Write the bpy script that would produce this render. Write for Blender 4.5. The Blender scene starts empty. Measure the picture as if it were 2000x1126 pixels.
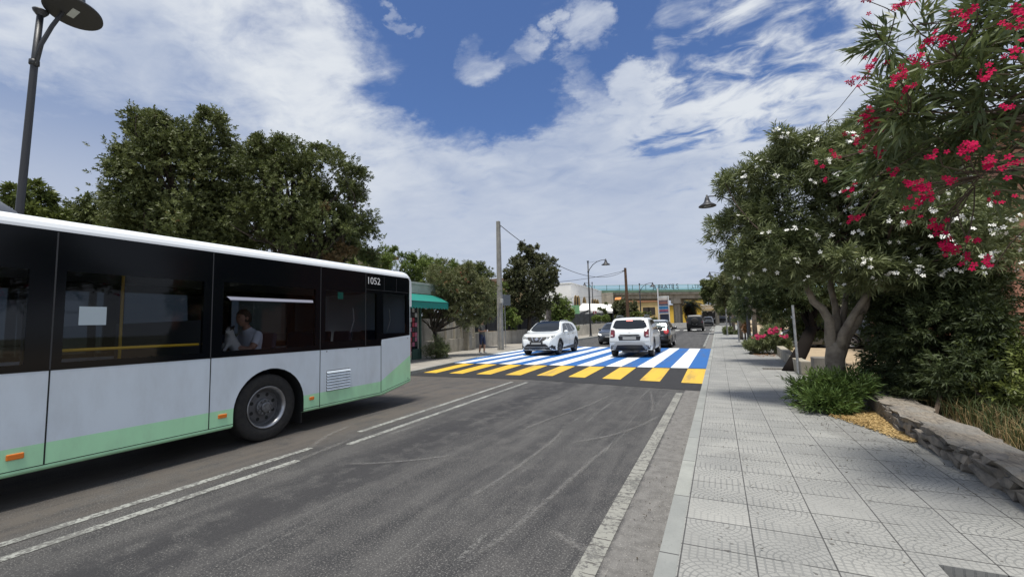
import bpy, bmesh, math, random
import numpy as np
from mathutils import Vector, Matrix, Euler
from mathutils.bvhtree import BVHTree
R = math.radians
random.seed(7)
S = bpy.context.scene
COL = S.collection

# ------------------------------------------------------------------ camera
RIGHT = Vector((0.90367, 0.42748, -0.02520)); UP = Vector((0.05889, -0.06577, 0.99610)); FWD = Vector((-0.42415, 0.90163, 0.08460))
CAMZ = 1.55; FPX = 850.0
cam = bpy.data.cameras.new('camera'); cam.sensor_width = 36; cam.lens = FPX/2000*36
cam.clip_start = 0.05; cam.clip_end = 3000
camo = bpy.data.objects.new('camera', cam); COL.objects.link(camo)
M3 = Matrix((RIGHT, UP, -FWD)).transposed()
camo.matrix_world = Matrix.Translation((0, 0, CAMZ)) @ M3.to_4x4()
S.camera = camo
def ray(px, py): return (RIGHT*(px-1000) - UP*(py-563) + FWD*FPX).normalized()
def AY(px, py, y): r = ray(px, py); return Vector((0, 0, CAMZ)) + r*(y/r.y)
def AX(px, py, x): r = ray(px, py); return Vector((0, 0, CAMZ)) + r*(x/r.x)
def AD(px, py, d): r = ray(px, py); return Vector((0, 0, CAMZ)) + r*d
def terr(y): return 0.0125*max(0, min(y, 130)-25)
def GR(px, py, off=0.13):
    r = ray(px, py); t = (off-CAMZ)/r.z
    if r.z < 0 and 0 < t*r.y <= 25: return Vector((0, 0, CAMZ)) + r*t
    t = (off-0.3125-CAMZ)/(r.z-0.0125*r.y); return Vector((0, 0, CAMZ)) + r*t

# ------------------------------------------------------------------ light
SUN_DIR = Vector((0.03, -0.22, 0.97)).normalized()      # towards the sun
sun = bpy.data.lights.new('sun', 'SUN'); sun.energy = 3.6; sun.angle = R(13); sun.color = (1, .95, .86)
suno = bpy.data.objects.new('sun', sun); COL.objects.link(suno)
suno.rotation_euler = SUN_DIR.to_track_quat('Z', 'Y').to_euler()
W = bpy.data.worlds.new('World'); S.world = W; W.use_nodes = True
S.view_settings.view_transform = 'Standard'; S.view_settings.look = 'None'; S.view_settings.gamma = 1
S.view_settings.use_curve_mapping = False; S.view_settings.exposure = 0.45
S.cycles.max_bounces = 8; S.cycles.transparent_max_bounces = 12

class N:
    """small node-building helper"""
    def __init__(s, nt): s.nt = nt; nt.nodes.clear()
    def n(s, t, **k):
        x = s.nt.nodes.new(t)
        for a, b in k.items(): setattr(x, a, b)
        return x
    def l(s, a, b): s.nt.links.new(a, b)
    def put(s, sock, v):
        if hasattr(v, 'is_linked') or hasattr(v, 'links'): s.l(v, sock)
        else: sock.default_value = v
    def m(s, op, a, b=0, c=0, clamp=False):
        x = s.n('ShaderNodeMath', operation=op, use_clamp=clamp)
        for i, v in enumerate((a, b, c)): s.put(x.inputs[i], v)
        return x.outputs[0]
    def vm(s, op, a, b=(0, 0, 0), sc=None):
        x = s.n('ShaderNodeVectorMath', operation=op); s.put(x.inputs[0], a); s.put(x.inputs[1], b)
        if sc is not None: s.put(x.inputs['Scale'], sc)
        return x.outputs['Value' if op in ('DOT_PRODUCT', 'LENGTH', 'DISTANCE') else 'Vector']
    def ss(s, v, lo, hi, a=0., b=1.):
        x = s.n('ShaderNodeMapRange', interpolation_type='SMOOTHSTEP'); s.put(x.inputs[0], v)
        x.inputs[1].default_value = lo; x.inputs[2].default_value = hi; x.inputs[3].default_value = a; x.inputs[4].default_value = b
        return x.outputs[0]
    def mix(s, f, a, b, mode='MIX'):
        x = s.n('ShaderNodeMix', data_type='RGBA', blend_type=mode); x.clamp_factor = True
        s.put(x.inputs[0], f); s.put(x.inputs[6], c4(a)); s.put(x.inputs[7], c4(b)); return x.outputs[2]
    def noise(s, vec, scale, detail=4, rough=.55, dist=0., out='Fac', dim='3D'):
        x = s.n('ShaderNodeTexNoise', noise_dimensions=dim)
        if vec is not None: s.l(vec, x.inputs['Vector'])
        x.inputs['Scale'].default_value = scale; x.inputs['Detail'].default_value = detail
        x.inputs['Roughness'].default_value = rough; x.inputs['Distortion'].default_value = dist
        return x.outputs[out]
    def scale(s, vec, v, loc=(0, 0, 0), rot=(0, 0, 0)):
        x = s.n('ShaderNodeMapping'); s.l(vec, x.inputs[0]); x.inputs['Scale'].default_value = v
        x.inputs['Location'].default_value = loc; x.inputs['Rotation'].default_value = rot; return x.outputs[0]
    def xyz(s, vec):
        x = s.n('ShaderNodeSeparateXYZ'); s.l(vec, x.inputs[0]); return x.outputs
    def comb(s, a, b, c=0):
        x = s.n('ShaderNodeCombineXYZ'); s.put(x.inputs[0], a); s.put(x.inputs[1], b); s.put(x.inputs[2], c); return x.outputs[0]
def c4(c):
    if isinstance(c, (tuple, list)): return (*c[:3], 1)
    return c

# sky: Nishita air with a layer of broken cloud laid over the direction sphere
w = N(W.node_tree)
sky = w.n('ShaderNodeTexSky', sky_type='NISHITA', sun_disc=False)
sky.sun_elevation = math.asin(SUN_DIR.z); sky.sun_rotation = math.atan2(SUN_DIR.x, SUN_DIR.y)
sky.air_density = 1.0; sky.dust_density = 0.6; sky.ozone_density = 2.2; sky.altitude = 0
D = w.n('ShaderNodeTexCoord').outputs['Generated']
dx, dy, dz = w.xyz(D)
zz = w.m('ADD', w.m('MAXIMUM', dz, 0.0), 0.16)
P0 = w.comb(w.m('DIVIDE', dx, zz), w.m('DIVIDE', dy, zz), 0)
wob = w.vm('SUBTRACT', w.noise(P0, 1.5, 4, .55, out='Color'), (.5, .5, .5))
wob2 = w.vm('SUBTRACT', w.noise(P0, 6, 6, .65, out='Color'), (.5, .5, .5))
P = w.vm('ADD', P0, w.vm('SCALE', wob, sc=.30))
Dw = w.vm('NORMALIZE', w.vm('ADD', w.vm('ADD', D, w.vm('SCALE', wob, sc=.16)), w.vm('SCALE', wob2, sc=.16)))
Pr = w.scale(P, (1.0, 1.45, 1), rot=(0, 0, R(-35)))
n1 = w.noise(Pr, 2.4, 10, .6, .2)
n2 = w.noise(P, 1.1, 5, .5, .3)
n3 = w.noise(Pr, 5.2, 8, .58, .5)
def blob(px, py, rpx, a=1.0, soft=.85):
    """a soft patch of sky directions around one direction, edges roughened by noise"""
    d = ray(px, py); c = w.vm('DOT_PRODUCT', Dw, tuple(d)); cr = d.dot(ray(px+rpx, py))
    return w.m('MULTIPLY', w.ss(c, cr-(1-cr)*soft, 1.0-(1-cr)*(1-soft)*.6), a)
def mx(items, op='MAXIMUM'):
    q = None
    for b in items: v = blob(*b); q = v if q is None else w.m(op, q, v)
    return q
base = w.m('ADD', w.m('MULTIPLY', w.m('SUBTRACT', n1, .5), 1.5), w.m('MULTIPLY', w.m('SUBTRACT', n3, .5), .7))
cloudy = .62
hole = mx([(770, -30, 120), (900, 60, 210), (1050, 20, 190), (1190, 10, 100), (1130, 110, 90), (840, 160, 100), (990, 140, 120), (980, 190, 90)])
thin = mx([(1450, 130, 230), (1330, 220, 130), (1600, 40, 130)])
puffs = mx([(915, 112, 58, .86), (890, 118, 34, .8), (1135, 35, 44, .74), (1165, 28, 28, .7), (1025, 78, 36, .7), (1070, 38, 20, .62), (985, 105, 36, .6), (1140, 160, 48, .7), (752, 16, 20, .62), (778, 48, 18, .58), (1225, 170, 60, .7), (1100, 105, 30, .55)])
cov = w.m('ADD', w.m('SUBTRACT', w.m('ADD', base, cloudy), w.m('MULTIPLY', hole, .85)), w.m('MULTIPLY', puffs, .72))
cov = w.m('SUBTRACT', cov, w.m('MULTIPLY', thin, w.m('ADD', .30, w.m('MULTIPLY', w.m('SUBTRACT', .5, n3), 2.2))))
lowf = w.ss(dz, .46, .30); cov = w.m('ADD', cov, w.m('MULTIPLY', lowf, .30))
dens = w.ss(cov, -.02, .78); vlow = w.ss(dz, .40, .20)
bright = w.m('ADD', .62, w.m('MULTIPLY', w.m('SUBTRACT', w.m('ADD', n2, w.m('MULTIPLY', n3, .45)), .72), 1.5))
bright = w.m('ADD', bright, w.m('ADD', blob(560, 80, 170, .30), blob(680, 250, 170, .22)))
bright = w.m('ADD', bright, w.m('ADD', blob(20, 90, 110, .20), w.m('ADD', blob(1480, 170, 240, .12), blob(1550, 60, 260, .15))))
grey = w.m('ADD', blob(40, 330, 260, .52, .95), w.m('ADD', blob(260, 190, 240, .22, .95), blob(420, 300, 200, .25, .95)))
grey = w.m('ADD', grey, w.m('ADD', blob(1180, 500, 260, .35, .95), blob(880, 470, 140, .22, .95)))
bright = w.m('SUBTRACT', bright, grey, clamp=True)
bright = w.m('ADD', w.m('MULTIPLY', bright, w.m('SUBTRACT', 1, w.m('MULTIPLY', vlow, .7))), w.m('MULTIPLY', vlow, .7*.62))
dens = w.m('MAXIMUM', dens, w.m('MULTIPLY', vlow, .93))
CL = 7.0
ccol = w.mix(bright, (.27*CL, .36*CL, .57*CL), (.80*CL, .84*CL, .89*CL))
skyc = w.mix(1.0, sky.outputs[0], (.56, .67, .88), 'MULTIPLY')
fin = w.mix(w.m('MULTIPLY', dens, .97), skyc, ccol)
fin = w.mix(w.ss(dz, -.02, 0.0), (.30*CL, .31*CL, .33*CL), fin)
bg = w.n('ShaderNodeBackground'); w.l(fin, bg.inputs[0]); bg.inputs[1].default_value = .1
w.l(bg.outputs[0], w.n('ShaderNodeOutputWorld').inputs[0])

# ------------------------------------------------------------------ materials
def mat(name, col, rough=.6, metal=0., var=0., vscale=6., bump=0., bscale=60., coat=0., col2=None, spec=.5, emit=None):
    m = bpy.data.materials.new(name); m.use_nodes = True; k = N(m.node_tree)
    b = k.n('ShaderNodeBsdfPrincipled'); o = k.n('ShaderNodeOutputMaterial'); k.l(b.outputs[0], o.inputs[0])
    b.inputs['Roughness'].default_value = rough; b.inputs['Metallic'].default_value = metal
    b.inputs['Specular IOR Level'].default_value = spec; b.inputs['Coat Weight'].default_value = coat; b.inputs['Coat Roughness'].default_value = .04
    b.inputs['Base Color'].default_value = c4(col)
    tc = k.n('ShaderNodeTexCoord').outputs['Object']
    if var or col2:
        a = col; c2 = col2 or tuple(x*(1-var) for x in col)
        f = k.ss(k.noise(tc, vscale, 5, .6), .35, .65)
        k.l(k.mix(f, a, c2), b.inputs['Base Color'])
    if bump:
        bp = k.n('ShaderNodeBump'); bp.inputs['Strength'].default_value = bump; bp.inputs['Distance'].default_value = .01
        k.l(k.noise(tc, bscale, 5, .6), bp.inputs['Height']); k.l(bp.outputs[0], b.inputs['Normal'])
    if emit: b.inputs['Emission Color'].default_value = c4(emit); b.inputs['Emission Strength'].default_value = 1
    return m
def paint(name, col, rough=.28): return mat(name, col, rough, coat=.8, var=.06, vscale=3)
def leafmat(name, dark, light, hot=None, hotamt=.0, rough=.42):
    m = bpy.data.materials.new(name); m.use_nodes = True; k = N(m.node_tree)
    b = k.n('ShaderNodeBsdfPrincipled'); o = k.n('ShaderNodeOutputMaterial')
    b.inputs['Roughness'].default_value = rough; b.inputs['Specular IOR Level'].default_value = .3
    at = k.n('ShaderNodeAttribute', attribute_name='tint').outputs['Fac']
    pos = k.n('ShaderNodeNewGeometry').outputs['Position']
    f = k.m('ADD', k.m('MULTIPLY', at, .7), k.m('MULTIPLY', k.ss(k.noise(pos, 1.3, 3), .35, .68), .45), clamp=True)
    c = k.mix(f, dark, light)
    if hot: c = k.mix(k.m('MULTIPLY', k.ss(at, 1-hotamt-.001, 1-hotamt), k.ss(k.noise(pos, .9, 3), .45, .6)), c, hot)
    k.l(c, b.inputs['Base Color'])
    t = k.n('ShaderNodeBsdfTranslucent'); k.l(k.mix(.5, c, (.12, .16, .03)), t.inputs[0])
    mx = k.n('ShaderNodeMixShader'); mx.inputs[0].default_value = .2
    k.l(b.outputs[0], mx.inputs[1]); k.l(t.outputs[0], mx.inputs[2]); k.l(mx.outputs[0], o.inputs[0]); return m
def glass(name, tint, refl=.09):
    m = bpy.data.materials.new(name); m.use_nodes = True; k = N(m.node_tree); o = k.n('ShaderNodeOutputMaterial')
    t = k.n('ShaderNodeBsdfTransparent'); t.inputs[0].default_value = c4(tint)
    g = k.n('ShaderNodeBsdfGlossy'); g.inputs['Roughness'].default_value = .02
    fr = k.n('ShaderNodeFresnel'); fr.inputs[0].default_value = 1.5
    mx = k.n('ShaderNodeMixShader'); k.l(k.m('MULTIPLY', fr.outputs[0], refl/.09), mx.inputs[0])
    k.l(t.outputs[0], mx.inputs[1]); k.l(g.outputs[0], mx.inputs[2]); k.l(mx.outputs[0], o.inputs[0]); return m

# ------------------------------------------------------------------ mesh helpers
class MB:
    def __init__(s): s.v = []; s.f = []; s.mi = []
    def add(s, vs, fs, mi=0):
        o = len(s.v); s.v += [tuple(v) for v in vs]; s.f += [tuple(i+o for i in f) for f in fs]; s.mi += [mi]*len(fs); return s
    def box(s, c, d, rz=0, mi=0, rx=0):
        mt = Matrix.Translation(c) @ Euler((rx, 0, rz)).to_matrix().to_4x4()
        vs = [mt @ Vector((x*d[0]/2, y*d[1]/2, z*d[2]/2)) for x in (-1, 1) for y in (-1, 1) for z in (-1, 1)]
        return s.add(vs, [(0, 1, 3, 2), (4, 6, 7, 5), (0, 4, 5, 1), (2, 3, 7, 6), (0, 2, 6, 4), (1, 5, 7, 3)], mi)
    def b2(s, a, b, mi=0): return s.box([(a[i]+b[i])/2 for i in range(3)], [abs(b[i]-a[i]) for i in range(3)], 0, mi)
    def tube(s, pts, rad, n=8, caps=True, mi=0):
        pts = [Vector(p) for p in pts]
        if not hasattr(rad, '__len__'): rad = [rad]*len(pts)
        vs = []; fs = []; up = None
        for i, p in enumerate(pts):
            t = (pts[min(i+1, len(pts)-1)]-pts[max(i-1, 0)])
            t = t.normalized() if t.length > 1e-9 else Vector((0, 0, 1))
            if up is None: up = Vector((1, 0, 0)) if abs(t.z) > .7 else Vector((0, 0, 1))
            a = t.cross(up); a = a.normalized() if a.length > 1e-6 else Vector((0, 1, 0)); b = t.cross(a); up = -b if False else up
            for j in range(n):
                th = 2*math.pi*j/n; vs.append(p+a*(math.cos(th)*rad[i])+b*(math.sin(th)*rad[i]))
        for i in range(len(pts)-1):
            for j in range(n): fs.append((i*n+j, i*n+(j+1) % n, (i+1)*n+(j+1) % n, (i+1)*n+j))
        if caps: fs += [tuple(range(n-1, -1, -1)), tuple(range((len(pts)-1)*n, len(pts)*n))]
        return s.add(vs, fs, mi)
    def lathe(s, prof, mt, n=32, mi=0):
        """prof: (radius, height) along local z, placed by matrix mt"""
        vs = []; fs = []; m = len(prof)
        for j in range(n):
            th = 2*math.pi*j/n
            for r, h in prof: vs.append(mt @ Vector((r*math.cos(th), r*math.sin(th), h)))
        for j in range(n):
            for i in range(m-1): fs.append((j*m+i, ((j+1) % n)*m+i, ((j+1) % n)*m+i+1, j*m+i+1))
        return s.add(vs, fs, mi)
    def prism(s, poly, thick, mt, mi=0):
        """poly in local xy extruded along z by thick"""
        n = len(poly); vs = [mt @ Vector((x, y, 0)) for x, y in poly]+[mt @ Vector((x, y, thick)) for x, y in poly]
        return s.add(vs, [tuple(range(n-1, -1, -1)), tuple(range(n, 2*n))]+[(i, (i+1) % n, n+(i+1) % n, n+i) for i in range(n)], mi)
    def build(s, name, m, parent=None, smooth=False, world=False, sub=0, bevel=0):
        vs = s.v
        if world and parent is not None:
            o = parent.location; vs = [(v[0]-o.x, v[1]-o.y, v[2]-o.z) for v in vs]
        me = bpy.data.meshes.new(name); me.from_pydata(vs, [], s.f)
        for q in (m if isinstance(m, (list, tuple)) else [m]): me.materials.append(q)
        me.polygons.foreach_set('material_index', s.mi)
        if smooth: me.polygons.foreach_set('use_smooth', [True]*len(me.polygons))
        me.update()
        ob = bpy.data.objects.new(name, me); COL.objects.link(ob)
        if parent is not None: ob.parent = parent
        if bevel:
            bv = ob.modifiers.new('bevel', 'BEVEL'); bv.width = bevel; bv.segments = 2; bv.limit_method = 'ANGLE'
        return ob
def build_split(mb, name, m, parent=None, **kw):
    """one object per connected piece of the mesh being collected"""
    key = {}; par = list(range(len(mb.v)))
    def fd(i):
        while par[i] != i: par[i] = par[par[i]]; i = par[i]
        return i
    for i, v in enumerate(mb.v):
        k = tuple(round(c, 4) for c in v)
        if k in key: par[fd(i)] = fd(key[k])
        else: key[k] = i
    for f in mb.f:
        for i in f[1:]: par[fd(i)] = fd(f[0])
    gr = {}
    for f in mb.f: gr.setdefault(fd(f[0]), []).append(f)
    out = []
    for fs in gr.values():
        q = MB()
        for f in fs: q.add([mb.v[i] for i in f], [tuple(range(len(f)))])
        out.append(q.build(name, m, parent, **kw))
    return out
def tag(o, label=None, cat=None, group=None, kind=None):
    if label: o['label'] = label
    if cat: o['category'] = cat
    if group: o['group'] = group
    if kind: o['kind'] = kind
    return o
def empty(name, loc, label, cat, group=None, rz=0):
    o = bpy.data.objects.new(name, None); o.empty_display_size = .2; COL.objects.link(o)
    o.location = loc; o.rotation_euler = (0, 0, rz); return tag(o, label, cat, group)
def copy_tree(o, parent=None):
    c = o.copy(); COL.objects.link(c); c.parent = parent
    for ch in [q for q in bpy.data.objects if q.parent == o]: copy_tree(ch, c)
    return c
def text_mesh(name, body, size, mt, m, parent, extrude=.002):
    cu = bpy.data.curves.new(name, 'FONT'); cu.body = body; cu.size = size; cu.extrude = extrude; cu.align_x = 'CENTER'; cu.align_y = 'CENTER'
    tmp = bpy.data.objects.new('tmp', cu); COL.objects.link(tmp)
    me = bpy.data.meshes.new_from_object(tmp.evaluated_get(bpy.context.evaluated_depsgraph_get()))
    bpy.data.objects.remove(tmp); me.transform(mt); me.materials.clear(); me.materials.append(m)
    ob = bpy.data.objects.new(name, me); COL.objects.link(ob); ob.parent = parent; return ob
def evalmesh(ob, name=None):
    dg = bpy.context.evaluated_depsgraph_get(); dg.update()
    return bpy.data.meshes.new_from_object(ob.evaluated_get(dg))

# ------------------------------------------------------------------ ground sheets
def interp(poly, y):
    if y <= poly[0][1]: return poly[0][0]
    for a, b in zip(poly, poly[1:]):
        if y <= b[1]: return a[0]+(b[0]-a[0])*(y-a[1])/(b[1]-a[1])
    return poly[-1][0]
LK = [(-9.2, -20), (-9.3, 12), (-9.75, 15), (-10.8, 21.3), (-11.2, 28.9), (-10.9, 36), (-10.3, 45), (-9.3, 70), (-9.3, 130)]   # left kerb line
LW = [(-13.2, -20), (-13.3, 17), (-13.6, 18.4), (-14.3, 24.1), (-14.6, 27), (-14.05, 31.5), (-12.6, 42), (-12.3, 60), (-12.3, 130)]  # wall line behind the left pavement
RE = [(1.92, -20), (1.92, 7), (2.2, 9.6), (2.2, 12.5), (2.05, 12.9), (1.95, 13.5), (2.45, 25), (2.5, 130)]        # outer edge of the right pavement
YS = sorted(set([-20, -10, -4, 0]+list(np.arange(1, 30, .5))+list(range(30, 132, 4))+[130]))
def strip(name, L, Rr, off, m, ys=YS, nx=1, kind='structure', thick=0):
    mb = MB(); g = []
    for y in ys:
        a = L(y) if callable(L) else L; b = Rr(y) if callable(Rr) else Rr
        g.append([(a+(b-a)*i/nx, y, terr(y)+(off(y) if callable(off) else off)) for i in range(nx+1)])
    for i in range(len(g)-1):
        for j in range(nx):
            mb.add([g[i][j], g[i][j+1], g[i+1][j+1], g[i+1][j]], [(0, 1, 2, 3)])
        if thick:
            for q in (0, nx):
                a, b = g[i][q], g[i+1][q]
                mb.add([a, b, (b[0], b[1], b[2]-thick), (a[0], a[1], a[2]-thick)], [(0, 1, 2, 3)])
    return tag(mb.build(name, m), kind=kind)

# --- asphalt
def asphalt():
    m = bpy.data.materials.new('asphalt'); m.use_nodes = True; k = N(m.node_tree)
    b = k.n('ShaderNodeBsdfPrincipled'); o = k.n('ShaderNodeOutputMaterial'); k.l(b.outputs[0], o.inputs[0])
    p = k.n('ShaderNodeNewGeometry').outputs['Position']; x, y, z = k.xyz(p)
    fine = k.noise(p, 75, 3, .8); agg = k.noise(p, 32, 5, .85); mid = k.noise(p, 3.2, 6, .65)
    st = k.noise(k.scale(p, (1.7, .16, 1), rot=(0, 0, R(3))), 2.4, 6, .6, .4)
    c = k.mix(k.ss(st, .35, .66), (.031, .031, .033), (.064, .063, .063))
    c = k.mix(k.m('MULTIPLY', k.ss(mid, .45, .7), .55), c, (.088, .085, .083))
    c = k.mix(k.ss(fine, .53, .66), c, (.22, .215, .205)); c = k.mix(k.ss(agg, .44, .32), c, (.015, .015, .016)); c = k.mix(k.ss(agg, .60, .72, 0, .6), c, (.17, .165, .16))
    # pale rubbed lines along the wheel paths
    wv = k.noise(k.scale(p, (5.5, .22, 1), rot=(0, 0, R(-7))), 1.5, 7, .7, .6)
    c = k.mix(k.m('MULTIPLY', k.ss(wv, .60, .70), k.m('MULTIPLY', k.ss(agg, .42, .6), .6)), c, (.26, .26, .25))
    # worn patched centre strip of darker bitumen, right of the double line
    dk = k.m('MULTIPLY', k.m('MULTIPLY', k.ss(x, -4.3, -3.9), k.ss(x, -3.2, -3.5)), k.ss(mid, .38, .55))
    c = k.mix(k.m('MULTIPLY', dk, .75), c, (.024, .024, .027))
    pt = k.noise(k.scale(p, (1, .55, 1), rot=(0, 0, R(20))), 1.1, 7, .72); c = k.mix(k.ss(pt, .50, .62, 0, .35), c, (.030, .030, .033)); c = k.mix(k.ss(pt, .44, .34, 0, .2), c, (.115, .112, .108))
    # dusty brown near lane on the bus side
    br = k.m('MULTIPLY', k.ss(k.m('ADD', x, k.m('MULTIPLY', mid, .5)), -4.5, -5.1), k.ss(y, 28, 12))
    c = k.mix(k.m('MULTIPLY', br, k.m('MULTIPLY', k.ss(st, .22, .62, .35, .95), k.ss(k.noise(p, 1.7, 6, .7), .34, .56, .25, 1))), c, (.094, .083, .073))
    # dusty gutter by the right kerb
    gt = k.ss(k.m('ADD', x, k.m('MULTIPLY', k.noise(p, 6, 4), .10)), -.74, -.69)
    gc = k.mix(k.ss(k.noise(p, 9, 7, .7), .3, .7), (.115, .111, .106), (.185, .180, .172))
    gc = k.mix(k.ss(fine, .56, .70), gc, (.36, .34, .31)); gc = k.mix(k.ss(k.noise(p, 34, 4, .8), .40, .32), gc, (.05, .046, .042))
    c = k.mix(gt, c, gc)
    k.l(c, b.inputs['Base Color']); b.inputs['Roughness'].default_value = .82; b.inputs['Specular IOR Level'].default_value = .35
    bp = k.n('ShaderNodeBump'); bp.inputs['Strength'].default_value = .7; bp.inputs['Distance'].default_value = .008
    k.l(k.m('ADD', agg, k.m('MULTIPLY', fine, .6)), bp.inputs['Height']); k.l(bp.outputs[0], b.inputs['Normal']); return m
ASPH = asphalt()
strip('road', lambda y: interp(LK, y)-.05, -.33, 0, ASPH, nx=8)
# --- worn road paint
def roadpaint(name, col, wear=.5, under=(.09, .088, .085), bars=0):
    m = bpy.data.materials.new(name); m.use_nodes = True; k = N(m.node_tree)
    b = k.n('ShaderNodeBsdfPrincipled'); o = k.n('ShaderNodeOutputMaterial'); k.l(b.outputs[0], o.inputs[0])
    p = k.n('ShaderNodeNewGeometry').outputs['Position']; x, y, z = k.xyz(p)
    a = k.noise(p, 26, 6, .75); big = k.noise(p, 2.2, 5, .6)
    f = k.ss(k.m('ADD', k.m('MULTIPLY', a, .75), k.m('MULTIPLY', big, .4)), .72-wear*.22, .80-wear*.22)
    c = k.mix(f, col, under) if wear else col
    c = k.mix(k.ss(big, .4, .7, 0, .35), c, tuple(q*.75 for q in col))
    if bars:   # cross cracks of the thick edge line
        yy = k.m('ADD', y, k.m('MULTIPLY', k.noise(p, 7, 4), .10))
        fr = k.m('FRACT', k.m('DIVIDE', yy, .115)); cr = k.m('MULTIPLY', k.ss(k.m('ABSOLUTE', k.m('SUBTRACT', fr, .5)), .07, .03), k.ss(k.noise(p, 5, 2), .40, .5))
        c = k.mix(cr, c, (.07, .065, .06))
    k.l(c, b.inputs['Base Color']); b.inputs['Roughness'].default_value = .75
    bp = k.n('ShaderNodeBump'); bp.inputs['Strength'].default_value = .4; bp.inputs['Distance'].default_value = .006
    k.l(k.noise(p, 70, 4, .7), bp.inputs['Height']); k.l(bp.outputs[0], b.inputs['Normal']); return m
WLINE = roadpaint('worn_white_paint', (.29, .30, .28), .85); ELINE = roadpaint('edge_line_paint', (.25, .25, .225), .70, bars=1)
def mark(name, segs, w_, m, off=.004):
    mb = MB()
    for (x0, y0, x1, y1) in segs:
        n = max(1, int(abs(y1-y0)/.5)); rnd = random.Random(3)
        for i in range(n):
            a = y0+(y1-y0)*i/n; b = y0+(y1-y0)*(i+1)/n; xa = x0+(x1-x0)*i/n; xb = x0+(x1-x0)*(i+1)/n
            mb.add([(xa-w_/2, a, terr(a)+off), (xa+w_/2, a, terr(a)+off), (xb+w_/2, b, terr(b)+off), (xb-w_/2, b, terr(b)+off)], [(0, 1, 2, 3)])
    return tag(mb.build(name, m), kind='structure')
mark('road_marking', [(-4.655, -12, -4.665, 3.75), (-4.63, 4.5, -4.80, 11.0), (-5.0, -12, -4.98, 4.2), (-5.02, 5.1, -5.24, 11.0), (-4.9, 29, -4.9, 52), (-4.65, 29, -4.65, 52)], .105, WLINE)
mark('road_marking', [(-.83, -12, -.855, 10.2)], .135, ELINE)
mark('road_marking', [(-.85, 28, -.85, 50), (-.85, 56, -.85, 100)], .13, WLINE)
mb = MB()
for i in range(9):
    x = -9-.0+i*1.0; mb.add([(x, 57, terr(57)+.004), (x+.5, 57, terr(57)+.004), (x+.5, 60, terr(60)+.004), (x, 60, terr(60)+.004)], [(0, 1, 2, 3)])
tag(mb.build('road_marking', mat('far_crossing_white', (.45, .45, .43), .7)), kind='structure')
# pale scuffs dragged across the lane
def scuffmat():
    m = bpy.data.materials.new('scuff'); m.use_nodes = True; k = N(m.node_tree); o = k.n('ShaderNodeOutputMaterial')
    b = k.n('ShaderNodeBsdfPrincipled'); b.inputs['Base Color'].default_value = (.25, .245, .235, 1); b.inputs['Roughness'].default_value = .8
    t = k.n('ShaderNodeBsdfTransparent'); p = k.n('ShaderNodeNewGeometry').outputs['Position']
    uv = k.xyz(k.n('ShaderNodeTexCoord').outputs['UV'])
    edge = k.m('MULTIPLY', k.ss(uv[0], 0, .5), k.ss(uv[0], 1, .5)); e2 = k.m('MULTIPLY', k.ss(uv[1], 0, .25), k.ss(uv[1], 1, .75))
    f = k.m('MULTIPLY', k.ss(k.m('ADD', k.noise(p, 40, 5, .85), k.m('MULTIPLY', edge, .24)), .60, .86), k.m('MULTIPLY', e2, .45))
    mx = k.n('ShaderNodeMixShader'); k.l(f, mx.inputs[0]); k.l(t.outputs[0], mx.inputs[1]); k.l(b.outputs[0], mx.inputs[2]); k.l(mx.outputs[0], o.inputs[0]); return m
SC = scuffmat()
def scuff(pxs, wd):
    pts = [GR(x, y, .008) for x, y in pxs]; q = []
    for i in range(len(pts)-1):       # Catmull-Rom
        p0, p1, p2, p3 = pts[max(i-1, 0)], pts[i], pts[i+1], pts[min(i+2, len(pts)-1)]
        for t in np.linspace(0, 1, 7)[:-1]:
            q.append(.5*((2*p1)+(p2-p0)*t+(2*p0-5*p1+4*p2-p3)*t*t+(3*p1-p0-3*p2+p3)*t**3))
    q.append(pts[-1]); vs = []; fs = []; uv = []
    for i, p in enumerate(q):
        t = (q[min(i+1, len(q)-1)]-q[max(i-1, 0)]).normalized(); s = Vector((t.y, -t.x, 0))*wd/2
        vs += [p-s, p+s]; uv += [(0, i/(len(q)-1)), (1, i/(len(q)-1))]
        if i: fs.append((2*i-2, 2*i-1, 2*i+1, 2*i))
    me = bpy.data.meshes.new('scuff_mark'); me.from_pydata([tuple(v) for v in vs], [], fs); me.materials.append(SC)
    ul = me.uv_layers.new(name='UVMap')
    for lp in me.loops: ul.data[lp.index].uv = uv[lp.vertex_index]
    o = bpy.data.objects.new('road_scuff', me); COL.objects.link(o); tag(o, kind='structure')
scuff([(885, 985), (960, 945), (1040, 890), (1090, 850), (1105, 825)], .14)
scuff([(860, 1126), (960, 1062), (1040, 1000), (1120, 930), (1180, 878), (1260, 815)], .14)
scuff([(1090, 868), (1190, 850), (1250, 830), (1300, 805)], .16)
scuff([(1080, 1035), (1120, 1060), (1165, 1085)], .2)
scuff([(1010, 845), (1060, 822), (1150, 790), (1210, 762)], .14)
scuff([(660, 905), (740, 903), (830, 895), (900, 885)], .14)
scuff([(1268, 760), (1275, 785), (1270, 810)], .12)
scuff([(700, 850), (640, 875), (590, 895), (520, 930)], .22)
scuff([(690, 828), (640, 850), (600, 878)], .20)
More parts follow.
